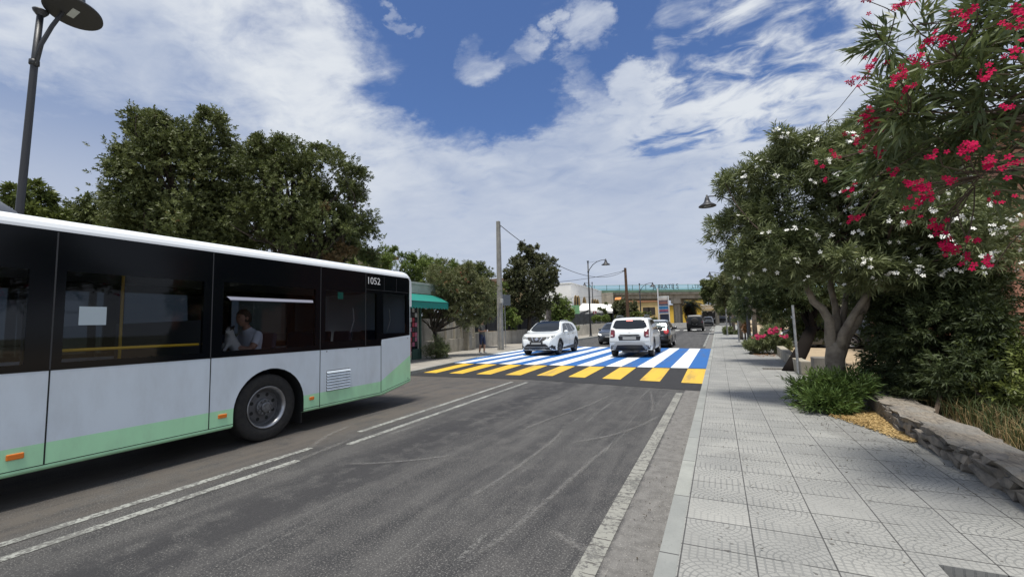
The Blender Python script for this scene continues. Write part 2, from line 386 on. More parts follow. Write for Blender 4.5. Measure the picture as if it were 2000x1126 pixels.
# --- raised crossing: ramp, platform, painted stripes
def hump(y, x):
    y0 = 10.6+min(.95, .22*abs(x+.4)); y1 = 14.5+.05*abs(x+.4); y2 = 24.6+.30*abs(x+.4); y3 = y2+1.3
    if y < y0 or y > y3: return 0
    if y < y1: return .1*(y-y0)/(y1-y0)
    if y > y2: return .1*(y3-y)/(y3-y2)
    return .1
def humpstrip(name, x0, x1, ya, yb, off, m, n=10):
    mb = MB(); nx = max(1, int(abs(x1-x0)/.6))
    for i in range(nx):
        xa, xb = x0+(x1-x0)*i/nx, x0+(x1-x0)*(i+1)/nx
        for j in range(n):
            c = []
            for x, t in ((xa, j/n), (xb, j/n), (xb, (j+1)/n), (xa, (j+1)/n)):
                y = ya(x)+(yb(x)-ya(x))*t; xx = max(x, interp(LK, y)+.0)
                c.append((xx, y, hump(y, x)+off))
            mb.add(c, [(0, 1, 2, 3)])
    return tag(mb.build(name, m), kind='structure')
FRESH = mat('fresh_black_asphalt', (.022, .022, .024), .8, bump=.6, bscale=90, var=.35, vscale=9)
Y0 = lambda x: 10.6+min(.95, .22*abs(x+.4)); Y1 = lambda x: 14.5+.05*abs(x+.4); Y2 = lambda x: 24.6+.30*abs(x+.4)
humpstrip('road_hump', -11.2, -.40, Y0, Y1, .006, FRESH, 8)
humpstrip('road_hump', -11.2, -.40, Y1, Y2, .006, FRESH, 14)
humpstrip('road_hump', -11.2, -.40, Y2, lambda x: Y2(x)+1.3, .006, FRESH, 4)
def cleanpaint(name, col, dirt):
    m = bpy.data.materials.new(name); m.use_nodes = True; k = N(m.node_tree)
    b = k.n('ShaderNodeBsdfPrincipled'); o = k.n('ShaderNodeOutputMaterial'); k.l(b.outputs[0], o.inputs[0])
    p = k.n('ShaderNodeNewGeometry').outputs['Position']
    st = k.noise(k.scale(p, (1.2, .3, 1)), 3, 6, .65); c = k.mix(k.ss(st, .45, .75, 0, .55), col, dirt)
    ty = k.noise(k.scale(p, (.6, 9, 1)), 2.2, 3, .5); c = k.mix(k.ss(ty, .60, .68, 0, .25), c, dirt); sp = k.noise(p, 42, 5, .85); c = k.mix(k.ss(sp, .40, .28, 0, .8), c, (.06, .06, .06)); bw_ = k.noise(k.scale(p, (1.6, .22, 1)), 1.3, 6, .7); c = k.mix(k.m('MULTIPLY', k.ss(bw_, .50, .66), .42), c, (.10, .10, .10))
    k.l(c, b.inputs['Base Color']); b.inputs['Roughness'].default_value = .6; b.inputs['Specular IOR Level'].default_value = .3
    bp = k.n('ShaderNodeBump'); bp.inputs['Strength'].default_value = .3; bp.inputs['Distance'].default_value = .006
    k.l(k.noise(p, 80, 4, .7), bp.inputs['Height']); k.l(bp.outputs[0], b.inputs['Normal']); return m
BLUE = cleanpaint('blue_paint', (.018, .115, .36), (.04, .10, .24)); WHITE = cleanpaint('white_paint', (.74, .78, .80), (.50, .50, .48))
YEL = cleanpaint('yellow_paint', (.64, .41, .045), (.50, .30, .05))
for i in range(20):
    x1 = -.41-.516*i; x0 = x1-.516
    humpstrip('crossing_stripe', x0, x1, lambda x: Y1(x)+.02, lambda x: Y2(x)-.02, .010, BLUE if i % 2 == 0 else WHITE, 24)
for i in range(9):
    x1 = -.41-1.032*i; x0 = x1-.516
    humpstrip('ramp_stripe', x0, x1, lambda x: Y0(x)+1.02-.3*min(1, abs(x)/6), lambda x: Y1(x)-.12, .010, YEL, 7)
# --- kerbs
def conc(name, c, c2, bump=.4):
    m = bpy.data.materials.new(name); m.use_nodes = True; k = N(m.node_tree)
    b = k.n('ShaderNodeBsdfPrincipled'); o = k.n('ShaderNodeOutputMaterial'); k.l(b.outputs[0], o.inputs[0])
    p = k.n('ShaderNodeNewGeometry').outputs['Position']
    cc = k.mix(k.ss(k.noise(p, 2.6, 6, .65), .3, .7), c, c2); cc = k.mix(k.ss(k.noise(p, 55, 3, .7), .55, .75, 0, .5), cc, tuple(q*.6 for q in c2))
    k.l(cc, b.inputs['Base Color']); b.inputs['Roughness'].default_value = .85
    bp = k.n('ShaderNodeBump'); bp.inputs['Strength'].default_value = bump; bp.inputs['Distance'].default_value = .01
    k.l(k.noise(p, 40, 5, .7), bp.inputs['Height']); k.l(bp.outputs[0], b.inputs['Normal']); return m
def kerbmat():
    m = conc('kerb_stone', (.31, .32, .30), (.24, .25, .235)); k = m.node_tree; b = [q for q in k.nodes if q.type == 'BSDF_PRINCIPLED'][0]
    K = N.__new__(N); K.nt = k
    src = b.inputs['Base Color'].links[0].from_socket; p = K.n('ShaderNodeNewGeometry').outputs['Position']; y = K.xyz(p)[1]
    cell = K.m('FLOOR', K.m('DIVIDE', y, .98)); wn = K.n('ShaderNodeTexWhiteNoise', noise_dimensions='1D'); K.l(cell, wn.inputs['W'])
    c = K.mix(K.ss(wn.outputs[0], 0, 1, 0, .45), src, (.16, .17, .175))
    fr = K.m('ABSOLUTE', K.m('SUBTRACT', K.m('FRACT', K.m('DIVIDE', y, .98)), .5)); c = K.mix(K.ss(fr, .492, .497), c, (.05, .05, .05))
    K.l(c, b.inputs['Base Color']); return m
KERB = kerbmat()
tag(strip('kerb', -.415, -.30, .130, KERB, thick=.16))
strip('kerb', lambda y: interp(LK, y)-.12, lambda y: interp(LK, y), .13, KERB, thick=.16)
# --- right pavement: stamped tiles with fan pattern
def tiles():
    m = bpy.data.materials.new('stamped_tiles'); m.use_nodes = True; k = N(m.node_tree)
    b = k.n('ShaderNodeBsdfPrincipled'); o = k.n('ShaderNodeOutputMaterial'); k.l(b.outputs[0], o.inputs[0])
    p = k.n('ShaderNodeNewGeometry').outputs['Position']; x, y, z = k.xyz(p)
    T = .408
    u = k.m('DIVIDE', k.m('ADD', x, .29), T); v = k.m('DIVIDE', k.m('SUBTRACT', y, 3.09), T)
    cu, cv = k.m('FLOOR', u), k.m('FLOOR', v); fu, fv = k.m('FRACT', u), k.m('FRACT', v)
    wn = k.n('ShaderNodeTexWhiteNoise', noise_dimensions='2D'); k.l(k.comb(cu, cv), wn.inputs['Vector'])
    wn2 = k.n('ShaderNodeTexWhiteNoise', noise_dimensions='2D'); k.l(k.comb(cv, cu, 0), wn2.inputs['Vector'])
    r = wn.outputs['Value']; r2 = wn2.outputs['Value']
    # flip half of the tiles so that the fans alternate
    fl = k.m('GREATER_THAN', r, .5); fl2 = k.m('GREATER_THAN', r2, .5)
    gu = k.m('ABSOLUTE', k.m('SUBTRACT', fl, fu)); gv = k.m('ABSOLUTE', k.m('SUBTRACT', fl2, fv))
    cxm = k.m('SUBTRACT', gu, .5); cym = k.m('SUBTRACT', gv, .08)
    rr = k.m('SQRT', k.m('ADD', k.m('MULTIPLY', cxm, cxm), k.m('MULTIPLY', cym, cym)))
    th = k.m('ARCTAN2', cym, cxm); ring = k.m('DIVIDE', rr, .088); ri = k.m('FLOOR', ring)
    fr = k.m('ABSOLUTE', k.m('SUBTRACT', k.m('FRACT', ring), .5))
    seg = k.m('ADD', k.m('MULTIPLY', th, k.m('MULTIPLY', k.m('ADD', ri, 1.2), .62)), k.m('MULTIPLY', ri, .5))
    fs = k.m('ABSOLUTE', k.m('SUBTRACT', k.m('FRACT', seg), .5))
    # straight setts outside the fan
    inside = k.m('LESS_THAN', rr, .616)
    q1 = k.m('ABSOLUTE', k.m('SUBTRACT', k.m('FRACT', k.m('MULTIPLY', fu, 9)), .5)); q2 = k.m('ABSOLUTE', k.m('SUBTRACT', k.m('FRACT', k.m('MULTIPLY', fv, 11)), .5))
    fan = k.m('MAXIMUM', k.ss(fr, .36, .45), k.ss(fs, .40, .47)); sq = k.m('MAXIMUM', k.ss(q1, .36, .45), k.ss(q2, .36, .45))
    plain = k.ss(k.m('ADD', k.m('MULTIPLY', r2, 1), k.m('MULTIPLY', k.noise(p, .5, 2), 0)), .93, .95, 1, .5)
    gr = k.m('MULTIPLY', k.m('ADD', k.m('MULTIPLY', fan, inside), k.m('MULTIPLY', sq, k.m('SUBTRACT', 1, inside))), plain)
    # worn in places
    gr = k.m('MULTIPLY', gr, k.ss(k.noise(p, 2.6, 5, .6), .32, .58, .5, 1))
    ju = k.m('ABSOLUTE', k.m('SUBTRACT', fu, .5)); jv = k.m('ABSOLUTE', k.m('SUBTRACT', fv, .5))
    jit = k.m('MULTIPLY', k.noise(p, 14, 3), .012)
    j = k.m('MAXIMUM', k.ss(k.m('ADD', ju, jit), .492, .502), k.m('MULTIPLY', k.ss(k.m('ADD', jv, jit), .488, .498), k.ss(k.noise(p, 3, 3), .30, .42)))
    base = k.mix(k.ss(k.noise(p, 1.4, 6, .6), .3, .7), (.245, .247, .236), (.33, .33, .312))
    base = k.mix(k.ss(r, 0, 1, 0, .38), base, (.20, .203, .20))
    base = k.mix(k.ss(k.noise(p, 90, 3, .8), .58, .75, 0, .55), base, (.42, .42, .40))
    base = k.mix(k.ss(k.noise(p, 4.2, 6, .75), .58, .74, 0, .5), base, (.17, .17, .165))
    stn = k.noise(k.scale(p, (1, .6, 1)), .8, 8, .75, .6); base = k.mix(k.ss(stn, .52, .70, 0, .5), base, (.16, .155, .145)); gum = k.noise(p, 11, 2, .4); base = k.mix(k.ss(gum, .735, .75, 0, .8), base, (.07, .065, .06))
    c = k.mix(k.m('MULTIPLY', gr, .75), base, (.16, .165, .165)); c = k.mix(j, c, (.062, .062, .062))
    k.l(c, b.inputs['Base Color']); b.inputs['Roughness'].default_value = .7; b.inputs['Specular IOR Level'].default_value = .4
    bp = k.n('ShaderNodeBump'); bp.inputs['Strength'].default_value = .8; bp.inputs['Distance'].default_value = .004
    h = k.m('SUBTRACT', k.m('MULTIPLY', k.noise(p, 60, 4), .25), k.m('MAXIMUM', gr, j)); k.l(h, bp.inputs['Height']); k.l(bp.outputs[0], b.inputs['Normal']); return m
TILE = tiles()
PITS = [(1.05, 1.86, 8.20, 9.02), (1.06, 1.86, 14.30, 14.75), (1.06, 1.86, 20.2, 21.2), (1.05, 1.86, 2.55, 3.38)]
def paved():
    ys = sorted(set(YS+[p[2] for p in PITS]+[p[3] for p in PITS])); mb = MB()
    for a, b in zip(ys, ys[1:]):
        ra, rb = interp(RE, a)+.05, interp(RE, b)+.05; holes = [p for p in PITS if a >= p[2]-1e-6 and b <= p[3]+1e-6]
        spans = [(-.30, None)] if not holes else [(-.30, holes[0][0]), (holes[0][1], None)]
        for l, r in spans:
            za, zb = terr(a)+.134, terr(b)+.134
            mb.add([(l, a, za), (ra if r is None else r, a, za), (rb if r is None else r, b, zb), (l, b, zb)], [(0, 1, 2, 3)])
        for p in holes:
            for xx in p[:2]: mb.add([(xx, a, .134), (xx, b, .134), (xx, b, .02), (xx, a, .02)], [(0, 1, 2, 3)])
    for p in PITS:
        for yy in p[2:]: mb.add([(p[0], yy, .134), (p[1], yy, .134), (p[1], yy, .02), (p[0], yy, .02)], [(0, 1, 2, 3)])
    tag(mb.build('pavement', TILE), kind='structure')
paved()
SOIL = mat('pit_soil', (.13, .085, .05), .95, col2=(.20, .13, .06), vscale=25, bump=1, bscale=60)
for p in PITS[:3]:
    tag(MB().add([(p[0], p[2], .09), (p[1], p[2], .09), (p[1], p[3], .09), (p[0], p[3], .09)], [(0, 1, 2, 3)]).build('soil', SOIL), kind='structure')
p = PITS[3]; tag(MB().add([(p[0], p[2], .03), (p[1], p[2], .03), (p[1], p[3], .03), (p[0], p[3], .03)], [(0, 1, 2, 3)]).build('soil', mat('drain_floor', (.03, .03, .03), .9)), kind='structure')
# left pavement
LPAV = conc('left_pavement_concrete', (.33, .31, .275), (.24, .225, .20))
strip('pavement', lambda y: interp(LW, y)-.4, lambda y: interp(LK, y)-.12, .13, LPAV)
# --- open dirt and the wide ground
DIRT = conc('sandy_dirt', (.42, .33, .22), (.31, .24, .155), .8)
strip('dirt_lot', lambda y: interp(RE, y)+.03, 60, .06, DIRT, nx=3)
strip('ground', -90, lambda y: interp(LW, y)-.35, .05, mat('dry_soil', (.16, .13, .08), .95, col2=(.09, .10, .04), vscale=.6), nx=2)
g = MB(); g.add([(-900, -300, -.35), (900, -300, -.35), (900, 1500, -.35), (-900, 1500, -.35)], [(0, 1, 2, 3)])
tag(g.build('ground', mat('far_ground', (.13, .12, .08), .95, col2=(.08, .09, .05), vscale=.02)), kind='structure')
strip('ground', -60, 60, 0, mat('far_road_ground', (.10, .10, .10), .9, col2=(.14, .13, .11), vscale=.3), ys=[130, 150, 200, 300])
# ================================================================== BUS
BX0, BX1 = -8.42, -5.885            # far side, near side
BR, BF = 7.47, -4.55                # rear (far end), front
WA = (4.255, -1.75)                 # axles
def lin(p, y):
    for a, b in zip(p, p[1:]):
        if y <= b[0]: return a[1]+(b[1]-a[1])*(y-a[0])/(b[0]-a[0])
    return p[-1][1]
zbase = [(-10, .285), (6.4, .285), (6.6, .275), (7.47, .43)]
zgroove = [(-10, .345), (6.52, .345), (7.47, .50)]
zgreen = [(-10, .545), (6.52, .55), (7.40, .98), (7.6, 1.0)]
def zarch(y):
    v = -1
    for a in WA:
        q = .545**2-(y-a-.02)**2
        if q > 0: v = max(v, .475+math.sqrt(q)*1.0)
        elif abs(y-a-.02) < .545: v = max(v, .475)
    return v
bus = empty('city_bus', (-7.15, 1.5, 0), 'white and pale green city bus, black window band, passing close by on the left', 'bus')
def busmat(name, col, rough):
    m = bpy.data.materials.new(name); m.use_nodes = True; k = N(m.node_tree)
    b = k.n('ShaderNodeBsdfPrincipled'); o = k.n('ShaderNodeOutputMaterial'); k.l(b.outputs[0], o.inputs[0])
    p = k.n('ShaderNodeNewGeometry').outputs['Position']; x, y, z = k.xyz(p)
    d = k.m('MULTIPLY', k.ss(k.noise(k.scale(p, (1, 1.2, .5)), 2.2, 6, .65), .35, .75), k.ss(z, 2.0, .3, .05, .26))
    c = k.mix(d, col, (.20, .19, .17)); k.l(c, b.inputs['Base Color'])
    b.inputs['Roughness'].default_value = rough; b.inputs['Coat Weight'].default_value = .5; b.inputs['Coat Roughness'].default_value = .12
    bp = k.n('ShaderNodeBump'); bp.inputs['Strength'].default_value = .25; bp.inputs['Distance'].default_value = .02
    k.l(k.noise(p, 1.1, 2, .4), bp.inputs['Height']); k.l(bp.outputs[0], b.inputs['Normal']); return m
BW = busmat('bus_white', (.66, .74, .82), .4); BG = busmat('bus_green', (.46, .84, .52), .42)
BWR = mat('bus_roof_white', (.78, .82, .86), .35, coat=.4)
BLK = mat('bus_black_band', (.004, .005, .007), .12, spec=.20); RUB = mat('black_rubber', (.012, .012, .012), .75, bump=.3, bscale=80)
GAP = mat('seam_black', (.01, .012, .012), .8); ORG = mat('orange_lens', (.75, .20, .02), .3, coat=.5)
BGL = glass('bus_glass', (.62, .65, .70), .06); FGL = glass('far_bus_glass', (.03, .038, .045), .09); DINT = mat('bus_interior_grey', (.10, .105, .11), .7); SEATM = mat('seat_fabric', (.03, .04, .07), .8)
ys = sorted(set(list(np.arange(BF, BR-.07, .11))+[a+.02+s*q for a in WA for s in (-1, 1) for q in (0, .2, .3, .38, .44, .48, .51, .53, .54, .545, .549)]+[6.52, 7.40]))
ys = [y for y in ys if BF <= y <= 7.4001]
def inarch(a, b): m_ = (a+b)/2; return any(abs(m_-q-.02) < .546 for q in WA)
# curved rear corner: x pulls in near the rear end
def bxs(y): return BX1 - (max(0, (y-7.40)/.10)**2)*.10
ys_side = ys+[7.42, 7.445, 7.462, 7.47]
ztop = 1.232
def topz(y): return 1.232 if y < 6.545 else (1.345+(y-6.55)*.07)
wm, gm, sm_ = MB(), MB(), MB()
for a, b in zip(ys_side, ys_side[1:]):
    xa, xb = bxs(a), bxs(b); ia = inarch(a, b)
    la, lb = (zarch(a), zarch(b)) if ia else (-1, -1)
    if ia: la, lb = max(la, .475), max(lb, .475)
    ga, gb = max(lin(zgroove, a)+.004, la), max(lin(zgroove, b)+.004, lb); ea, eb = lin(zgreen, a), lin(zgreen, b)
    if ga < ea or gb < eb: gm.add([(xa, a, min(ga, ea)), (xb, b, min(gb, eb)), (xb, b, eb), (xa, a, ea)], [(0, 1, 2, 3)])
    ta, tb = topz((a+b)/2 if (a < 6.545 < b) else a), topz(b)
    if a >= 7.39: ta, tb = 2.56, 2.56
    wa_, wb_ = max(ea, ga), max(eb, gb)
    wm.add([(xa, a, wa_), (xb, b, wb_), (xb, b, tb), (xa, a, ta)], [(0, 1, 2, 3)])
    if not ia:      # rolled-under skirt
        for k0, k1 in ((0, .25), (.25, .5), (.5, .75), (.75, 1)):
            def q(y, x, t): g0 = lin(zgroove, y)-.004; z0 = lin(zbase, y); return (x-.07*(1-math.cos(t*math.pi/2))+.006*math.sin(t*math.pi), y, g0+(z0-.0-g0)*math.sin(t*math.pi/2))
            sm_.add([q(a, xa, k1), q(b, xb, k1), q(b, xb, k0), q(a, xa, k0)], [(0, 1, 2, 3)])
body = wm.build('side_panel', BW, bus, world=True); build_split(gm, 'green_stripe', BG, bus, world=True); build_split(sm_, 'skirt', BG, bus, world=True)
# seams
for y, z0, z1 in ((1.94, .35, 1.23), (3.425, .35, 1.23), (5.118, .32, 1.23), (6.535, .36, 1.32), (-.4, .35, 1.23), (-3, .35, 1.23)):
    mb = MB(); mb.b2((BX1-.004, y-.006, z0), (BX1+.0015, y+.006, z1)); mb.build('panel_seam', GAP, bus, world=True)
mb = MB()
for a, b in zip(ys_side, ys_side[1:]):
    if not inarch(a, b):
        mb.add([(bxs(a)-.012, a, lin(zgroove, a)-.012), (bxs(b)-.012, b, lin(zgroove, b)-.012), (bxs(b)-.012, b, lin(zgroove, b)+.012), (bxs(a)-.012, a, lin(zgroove, a)+.012)], [(0, 1, 2, 3)])
build_split(mb, 'skirt_groove', GAP, bus, world=True)
mb = MB(); mb.b2((BX1-.004, BF, 1.228), (BX1+.002, 6.545, 1.236)); mb.build('panel_seam', GAP, bus, world=True)
for y, z in ((7.33, 1.34), (7.33, .52), (5.25, 1.20), (5.95, 1.20)): mb = MB(); mb.b2((BX1-.004, y-.008, z-.008), (BX1+.003, y+.008, z+.008)); mb.build('latch', GAP, bus, world=True)
# window band: black surround with glazed openings (flush)
WIN = [(-4.3, -3.2, 1.32, 2.2), (-3.05, -1.6, 1.32, 2.2), (-1.45, .25, 1.32, 2.2), (.42, 1.76, 1.30, 2.2), (2.02, 3.32, 1.30, 2.205), (3.56, 5.02, 1.31, 2.22), (5.22, 6.42, 1.36, 2.22), (6.60, 7.30, 1.46, 2.24)]
def band(x, sgn, name, ztop_=2.60):
    mb = MB(); yy = sorted(set([BF]+[v for w_ in WIN for v in w_[:2]]+[6.545, 7.39]))
    for a, b in zip(yy, yy[1:]):
        m_ = (a+b)/2; h = [w_ for w_ in WIN if w_[0] < m_ < w_[1]]
        z0a, z0b = (1.236, 1.236) if m_ < 6.545 else (topz(max(a, 6.55)), topz(b))
        if h:
            h = h[0]; mb.add([(x, a, z0a), (x, b, z0b), (x, b, h[2]), (x, a, h[2])], [(0, 1, 2, 3)]); mb.add([(x, a, h[3]), (x, b, h[3]), (x, b, ztop_), (x, a, ztop_)], [(0, 1, 2, 3)])
        else: mb.add([(x, a, z0a), (x, b, z0b), (x, b, ztop_), (x, a, ztop_)], [(0, 1, 2, 3)])
    # thickness of the frame round each opening
    for w_ in WIN:
        for (p, q) in (((w_[0], w_[2]), (w_[1], w_[2])), ((w_[1], w_[2]), (w_[1], w_[3])), ((w_[1], w_[3]), (w_[0], w_[3])), ((w_[0], w_[3]), (w_[0], w_[2]))):
            mb.add([(x, *p), (x, *q), (x-sgn*.05, *q), (x-sgn*.05, *p)], [(0, 1, 2, 3)])
    return mb.build(name, BLK, bus, world=True)
bandr = band(BX1+.0, 1, 'window_band'); band(BX0, -1, 'window_band')
for w_ in WIN:
    for x in (BX1-.004, BX0+.004):
        pane = MB().add([(x, w_[0], w_[2]), (x, w_[1], w_[2]), (x, w_[1], w_[3]), (x, w_[0], w_[3])], [(0, 1, 2, 3)]).build('window', BGL if x > -7 else FGL, bus, world=True)
# joints between the glass panels, faint on the black
mb = MB(); JM = mat('glass_joint', (.03, .032, .036), .5)
for y in (1.94, 3.42, 5.117, 6.13, -1.52, .33): mb = MB(); mb.b2((BX1-.003, y-.006, 1.24), (BX1+.0018, y+.006, 2.59)); mb.build('glass_joint', JM, bus, world=True)
mb = MB()
mb.b2((BX1-.003, 6.13, 2.285), (BX1+.0018, 7.36, 2.292)); mb.b2((BX1-.003, 6.62, 2.29), (BX1+.0018, 6.626, 2.56)); mb.b2((BX1-.003, 6.98, 2.29), (BX1+.0018, 6.986, 2.56))
mb.build('grille_lines', JM, bus, world=True)
# opened top-hung light with a pale lower edge
mb = MB(); mb.add([(BX1+.002, 3.60, 2.03), (BX1+.002, 4.96, 2.035), (BX1+.050, 4.93, 1.995), (BX1+.050, 3.62, 1.985)], [(0, 1, 2, 3)]); mb.add([(BX1+.05, 3.62, 1.985), (BX1+.05, 4.93, 1.995), (BX1+.045, 4.93, 1.985), (BX1+.045, 3.62, 1.975)], [(0, 1, 2, 3)])
mb.build('window_flap', mat('flap_edge_grey', (.30, .31, .38), .25, metal=.3), bus, world=True)
# roof: white cantrail curving into the roof
prof = [(BX1, 2.585), (BX1-.004, 2.63), (BX1-.02, 2.672), (BX1-.05, 2.705), (BX1-.10, 2.73), (BX1-.3, 2.76), (-7.15, 2.78)]
prof = prof+[(BX0+BX1-x, z) for x, z in prof[-2::-1]]
rf = MB(); ry = [BF, 7.2, 7.30, 7.36, 7.40, 7.43, 7.455, 7.468]
def rdrop(y): t = max(0, (y-7.30)/.168); return (1-math.sqrt(max(0, 1-t*t)))*.16
for a, b in zip(ry, ry[1:]):
    for (x0, z0), (x1, z1) in zip(prof, prof[1:]):
        def zq(z, y): return z-rdrop(y)*(1 if z > 2.6 else .9)
        rf.add([(x0, a, zq(z0, a)), (x1, a, zq(z1, a)), (x1, b, zq(z1, b)), (x0, b, zq(z0, b))], [(0, 1, 2, 3)])
rf.build('roof', BWR, bus, world=True, smooth=True)
# rounded white upper rear corner of the side frame
fr = MB(); pts = [(7.40, 1.40)]+[(7.40, 2.0)]
import math as _m
arc = [(7.40-.09+.09*_m.cos(t), 2.51+.09*_m.sin(t)) for t in np.linspace(0, _m.pi/2, 8)]
outer = [(7.462, 2.0), (7.462, 2.45), (7.455, 2.53), (7.43, 2.58), (7.39, 2.61), (7.31, 2.61)]
poly = [(7.398, 2.0)]+arc+outer[::-1]
mt = Matrix(((0, 0, 1, BX1-.004), (1, 0, 0, 0), (0, 1, 0, 0), (0, 0, 0, 1)))
fr.prism(poly, .0085, mt); fr.build('corner_frame', BWR, bus, world=True)
# ends and underside
e = MB(); e.b2((BX0+.02, BR-.05, .45), (BX1-.09, BR-.005, 2.58)); e.b2((BX0+.02, BF, .3), (BX1-.02, BF+.06, .9)); build_split(e, 'end_panel', BW, bus, world=True)
e = MB(); e.b2((BX0+.15, BF-.002, .9), (BX1-.15, BF+.03, 2.5)); e.build('windscreen', BLK, bus, world=True)
e = MB(); e.b2((BX0+.09, BF+.1, .33), (BX1-.09, WA[1]-.62, .37)); e.b2((BX0+.09, WA[1]+.62, .33), (BX1-.09, WA[0]-.62, .37)); e.b2((BX0+.09, WA[0]+.62, .34), (BX1-.09, 6.6, .38))
e.b2((BX0+.6, WA[1]-.62, .33), (BX1-.6, WA[1]+.62, .37)); e.b2((BX0+.6, WA[0]-.62, .33), (BX1-.6, WA[0]+.62, .37)); e.b2((BX0+.12, 6.6, .45), (BX1-.12, BR-.06, .5)); e.build('underbody', RUB, bus, world=True)
# far side lower wall
e = MB(); e.b2((BX0, BF, .35), (BX0+.03, BR-.06, 1.24)); e.build('side_panel', BW, bus, world=True)
# wheel housings
for a in WA:
    for sx, xo in ((1, BX1), (-1, BX0)):
        h = MB(); n = 22; pr = []
        for i in range(n+1):
            th = math.pi*i/n; pr.append((a+.02-.556*math.cos(th), .475+.556*math.sin(th)))
        pr = [(pr[0][0], .3)]+pr+[(pr[-1][0], .3)]
        for p, q in zip(pr, pr[1:]): h.add([(xo-sx*.002, *p), (xo-sx*.002, *q), (xo-sx*.55, *q), (xo-sx*.55, *p)], [(0, 1, 2, 3)])
        h.add([(xo-sx*.55, *p) for p in pr], [tuple(range(len(pr)))]); h.build('wheel_arch', GAP, bus, world=True)
# wheels
RIMM = mat('steel_rim', (.42, .43, .45), .32, metal=.85, var=.35, vscale=9); HUBM = mat('dusty_hub', (.11, .11, .115), .6, metal=.3, bump=.4, bscale=40); TYR = mat('tyre', (.013, .013, .014), .75, bump=.35, bscale=70, col2=(.024, .023, .021), vscale=14)
def buswheel(y, x, sx, twin):
    w_ = MB(); r = .470; mt = Matrix.Translation((x, y, r)) @ Matrix.Rotation(R(90)*sx, 4, 'Y')
    w_.lathe([(.285, -.28), (.36, -.29), (.455, -.27), (.470, -.24), (.470, -.03), (.462, -.012), (.43, .004), (.37, .008), (.315, .002), (.292, -.012)], mt, 56)
    for h in (-.19, -.10): w_.lathe([(.4705, h-.006), (.474, h), (.4705, h+.006)], mt, 56)
    t = w_.build('wheel', TYR, bus, world=True, smooth=True)
    rm = MB(); rm.lathe([(.292, -.014), (.298, .000), (.290, .006), (.278, -.004), (.262, -.022), (.250, -.055), (.245, -.13)], mt, 56)
    rr_ = rm.build('rim', RIMM, t, smooth=True); rr_.data.transform(Matrix.Translation(-bus.location)) 
    d = MB(); d.lathe([(.248, -.12), (.235, -.135), (.215, -.115), (.19, -.105), (.15, -.105), (.115, -.10), (.105, -.075)], mt, 56)
    dd = d.build('disc', HUBM, t, smooth=True); dd.data.transform(Matrix.Translation(-bus.location))
    hb = MB(); hb.lathe([(.118, -.085), (.118, -.055), (.108, -.045), (.075, -.04), (.07, -.012), (.055, -.004), (0, -.002)], mt, 32)
    for i in range(10):
        th = 2*math.pi*i/10; hb.lathe([(.014, -.055), (.014, -.022), (0, -.02)], mt @ Matrix.Translation((.096*math.cos(th), .096*math.sin(th), 0)), 6)
    hh = hb.build('hub', mat('hub_grey', (.20, .205, .215), .45, metal=.5, var=.4, vscale=20), t); hh.data.transform(Matrix.Translation(-bus.location))
    ho = MB()
    for i in range(8):
        th = 2*math.pi*(i+.5)/8; ho.lathe([(.026, -.1035), (0, -.1035)], mt @ Matrix.Translation((.178*math.cos(th), .178*math.sin(th), 0)), 14)
    ho.v = [tuple(Vector(v)-bus.location) for v in ho.v]; build_split(ho, 'vent_hole', GAP, t)
for a in WA:
    buswheel(a, BX1-.06, 1, 1); buswheel(a, BX0+.06, -1, 1)
ax = MB(); ax.tube([(BX0+.4, WA[0], .47), (BX1-.4, WA[0], .47)], .09, 10); ax.build('axle', RUB, bus, world=True); ax = MB(); ax.tube([(BX0+.4, WA[1], .47), (BX1-.4, WA[1], .47)], .07, 10); ax.build('axle', RUB, bus, world=True)
mf = MB(); mf.b2((BX1-.45, WA[0]+.58, .12), (BX1-.08, WA[0]+.60, .42)); mf.build('mud_flap', RUB, bus, world=True)
# side markers, louvres, tail light, number, notice
for y, z, wd, h in ((1.745, .472, .115, .055), (3.59, .476, .11, .052), (4.965, .485, .085, .05), (-.3, .476, .11, .05)):
    o = MB(); o.b2((BX1-.01, y-wd/2, z-h/2), (BX1+.014, y+wd/2, z+h/2)); o.build('side_marker', ORG, bus, world=True, bevel=.008)
lv = MB(); lb = MB()
lb.b2((BX1-.01, 5.25, .545), (BX1+.0012, 5.76, .885))
lb.build('vent_backing', GAP, bus, world=True)
for i in range(7):
    z = .555+i*.047; lv = MB(); lv.add([(BX1+.001, 5.25, z+.038), (BX1+.001, 5.76, z+.038), (BX1+.020, 5.76, z+.004), (BX1+.020, 5.25, z+.004), (BX1+.001, 5.25, z-.002), (BX1+.001, 5.76, z-.002)], [(0, 1, 2, 3), (3, 2, 5, 4)]); lv.build('louvre', BW, bus, world=True)
RED = mat('red_lens', (.35, .015, .02), .2, coat=.8)
t = MB(); t.lathe([(0, -.215), (.03, -.205), (.042, -.16), (.045, 0), (.042, .16), (.03, .205), (0, .215)], Matrix.Translation((BX1-.075, BR-.002, 1.115)), 16); t.build('tail_light', RED, bus, world=True, smooth=True)
t = MB(); t.b2((BX1-.10, BR-.03, .56), (BX1-.055, BR+.008, .65)); t.build('rear_marker', ORG, bus, world=True, bevel=.008)
mtx = Matrix(((0, 0, 1, BX1+.002), (1, 0, 0, 0), (0, 1, 0, 0), (0, 0, 0, 1)))
text_mesh('fleet_number', '1052', .185, Matrix.Translation(-bus.location) @ Matrix.Translation((BX1+.002, 6.335, 2.452)) @ Matrix(((0, 0, 1, 0), (1, 0, 0, 0), (0, 1, 0, 0), (0, 0, 0, 1))) @ Matrix.Diagonal((.98, 1, 1, 1)), mat('number_white', (.8, .8, .8), .5), bus, .001)
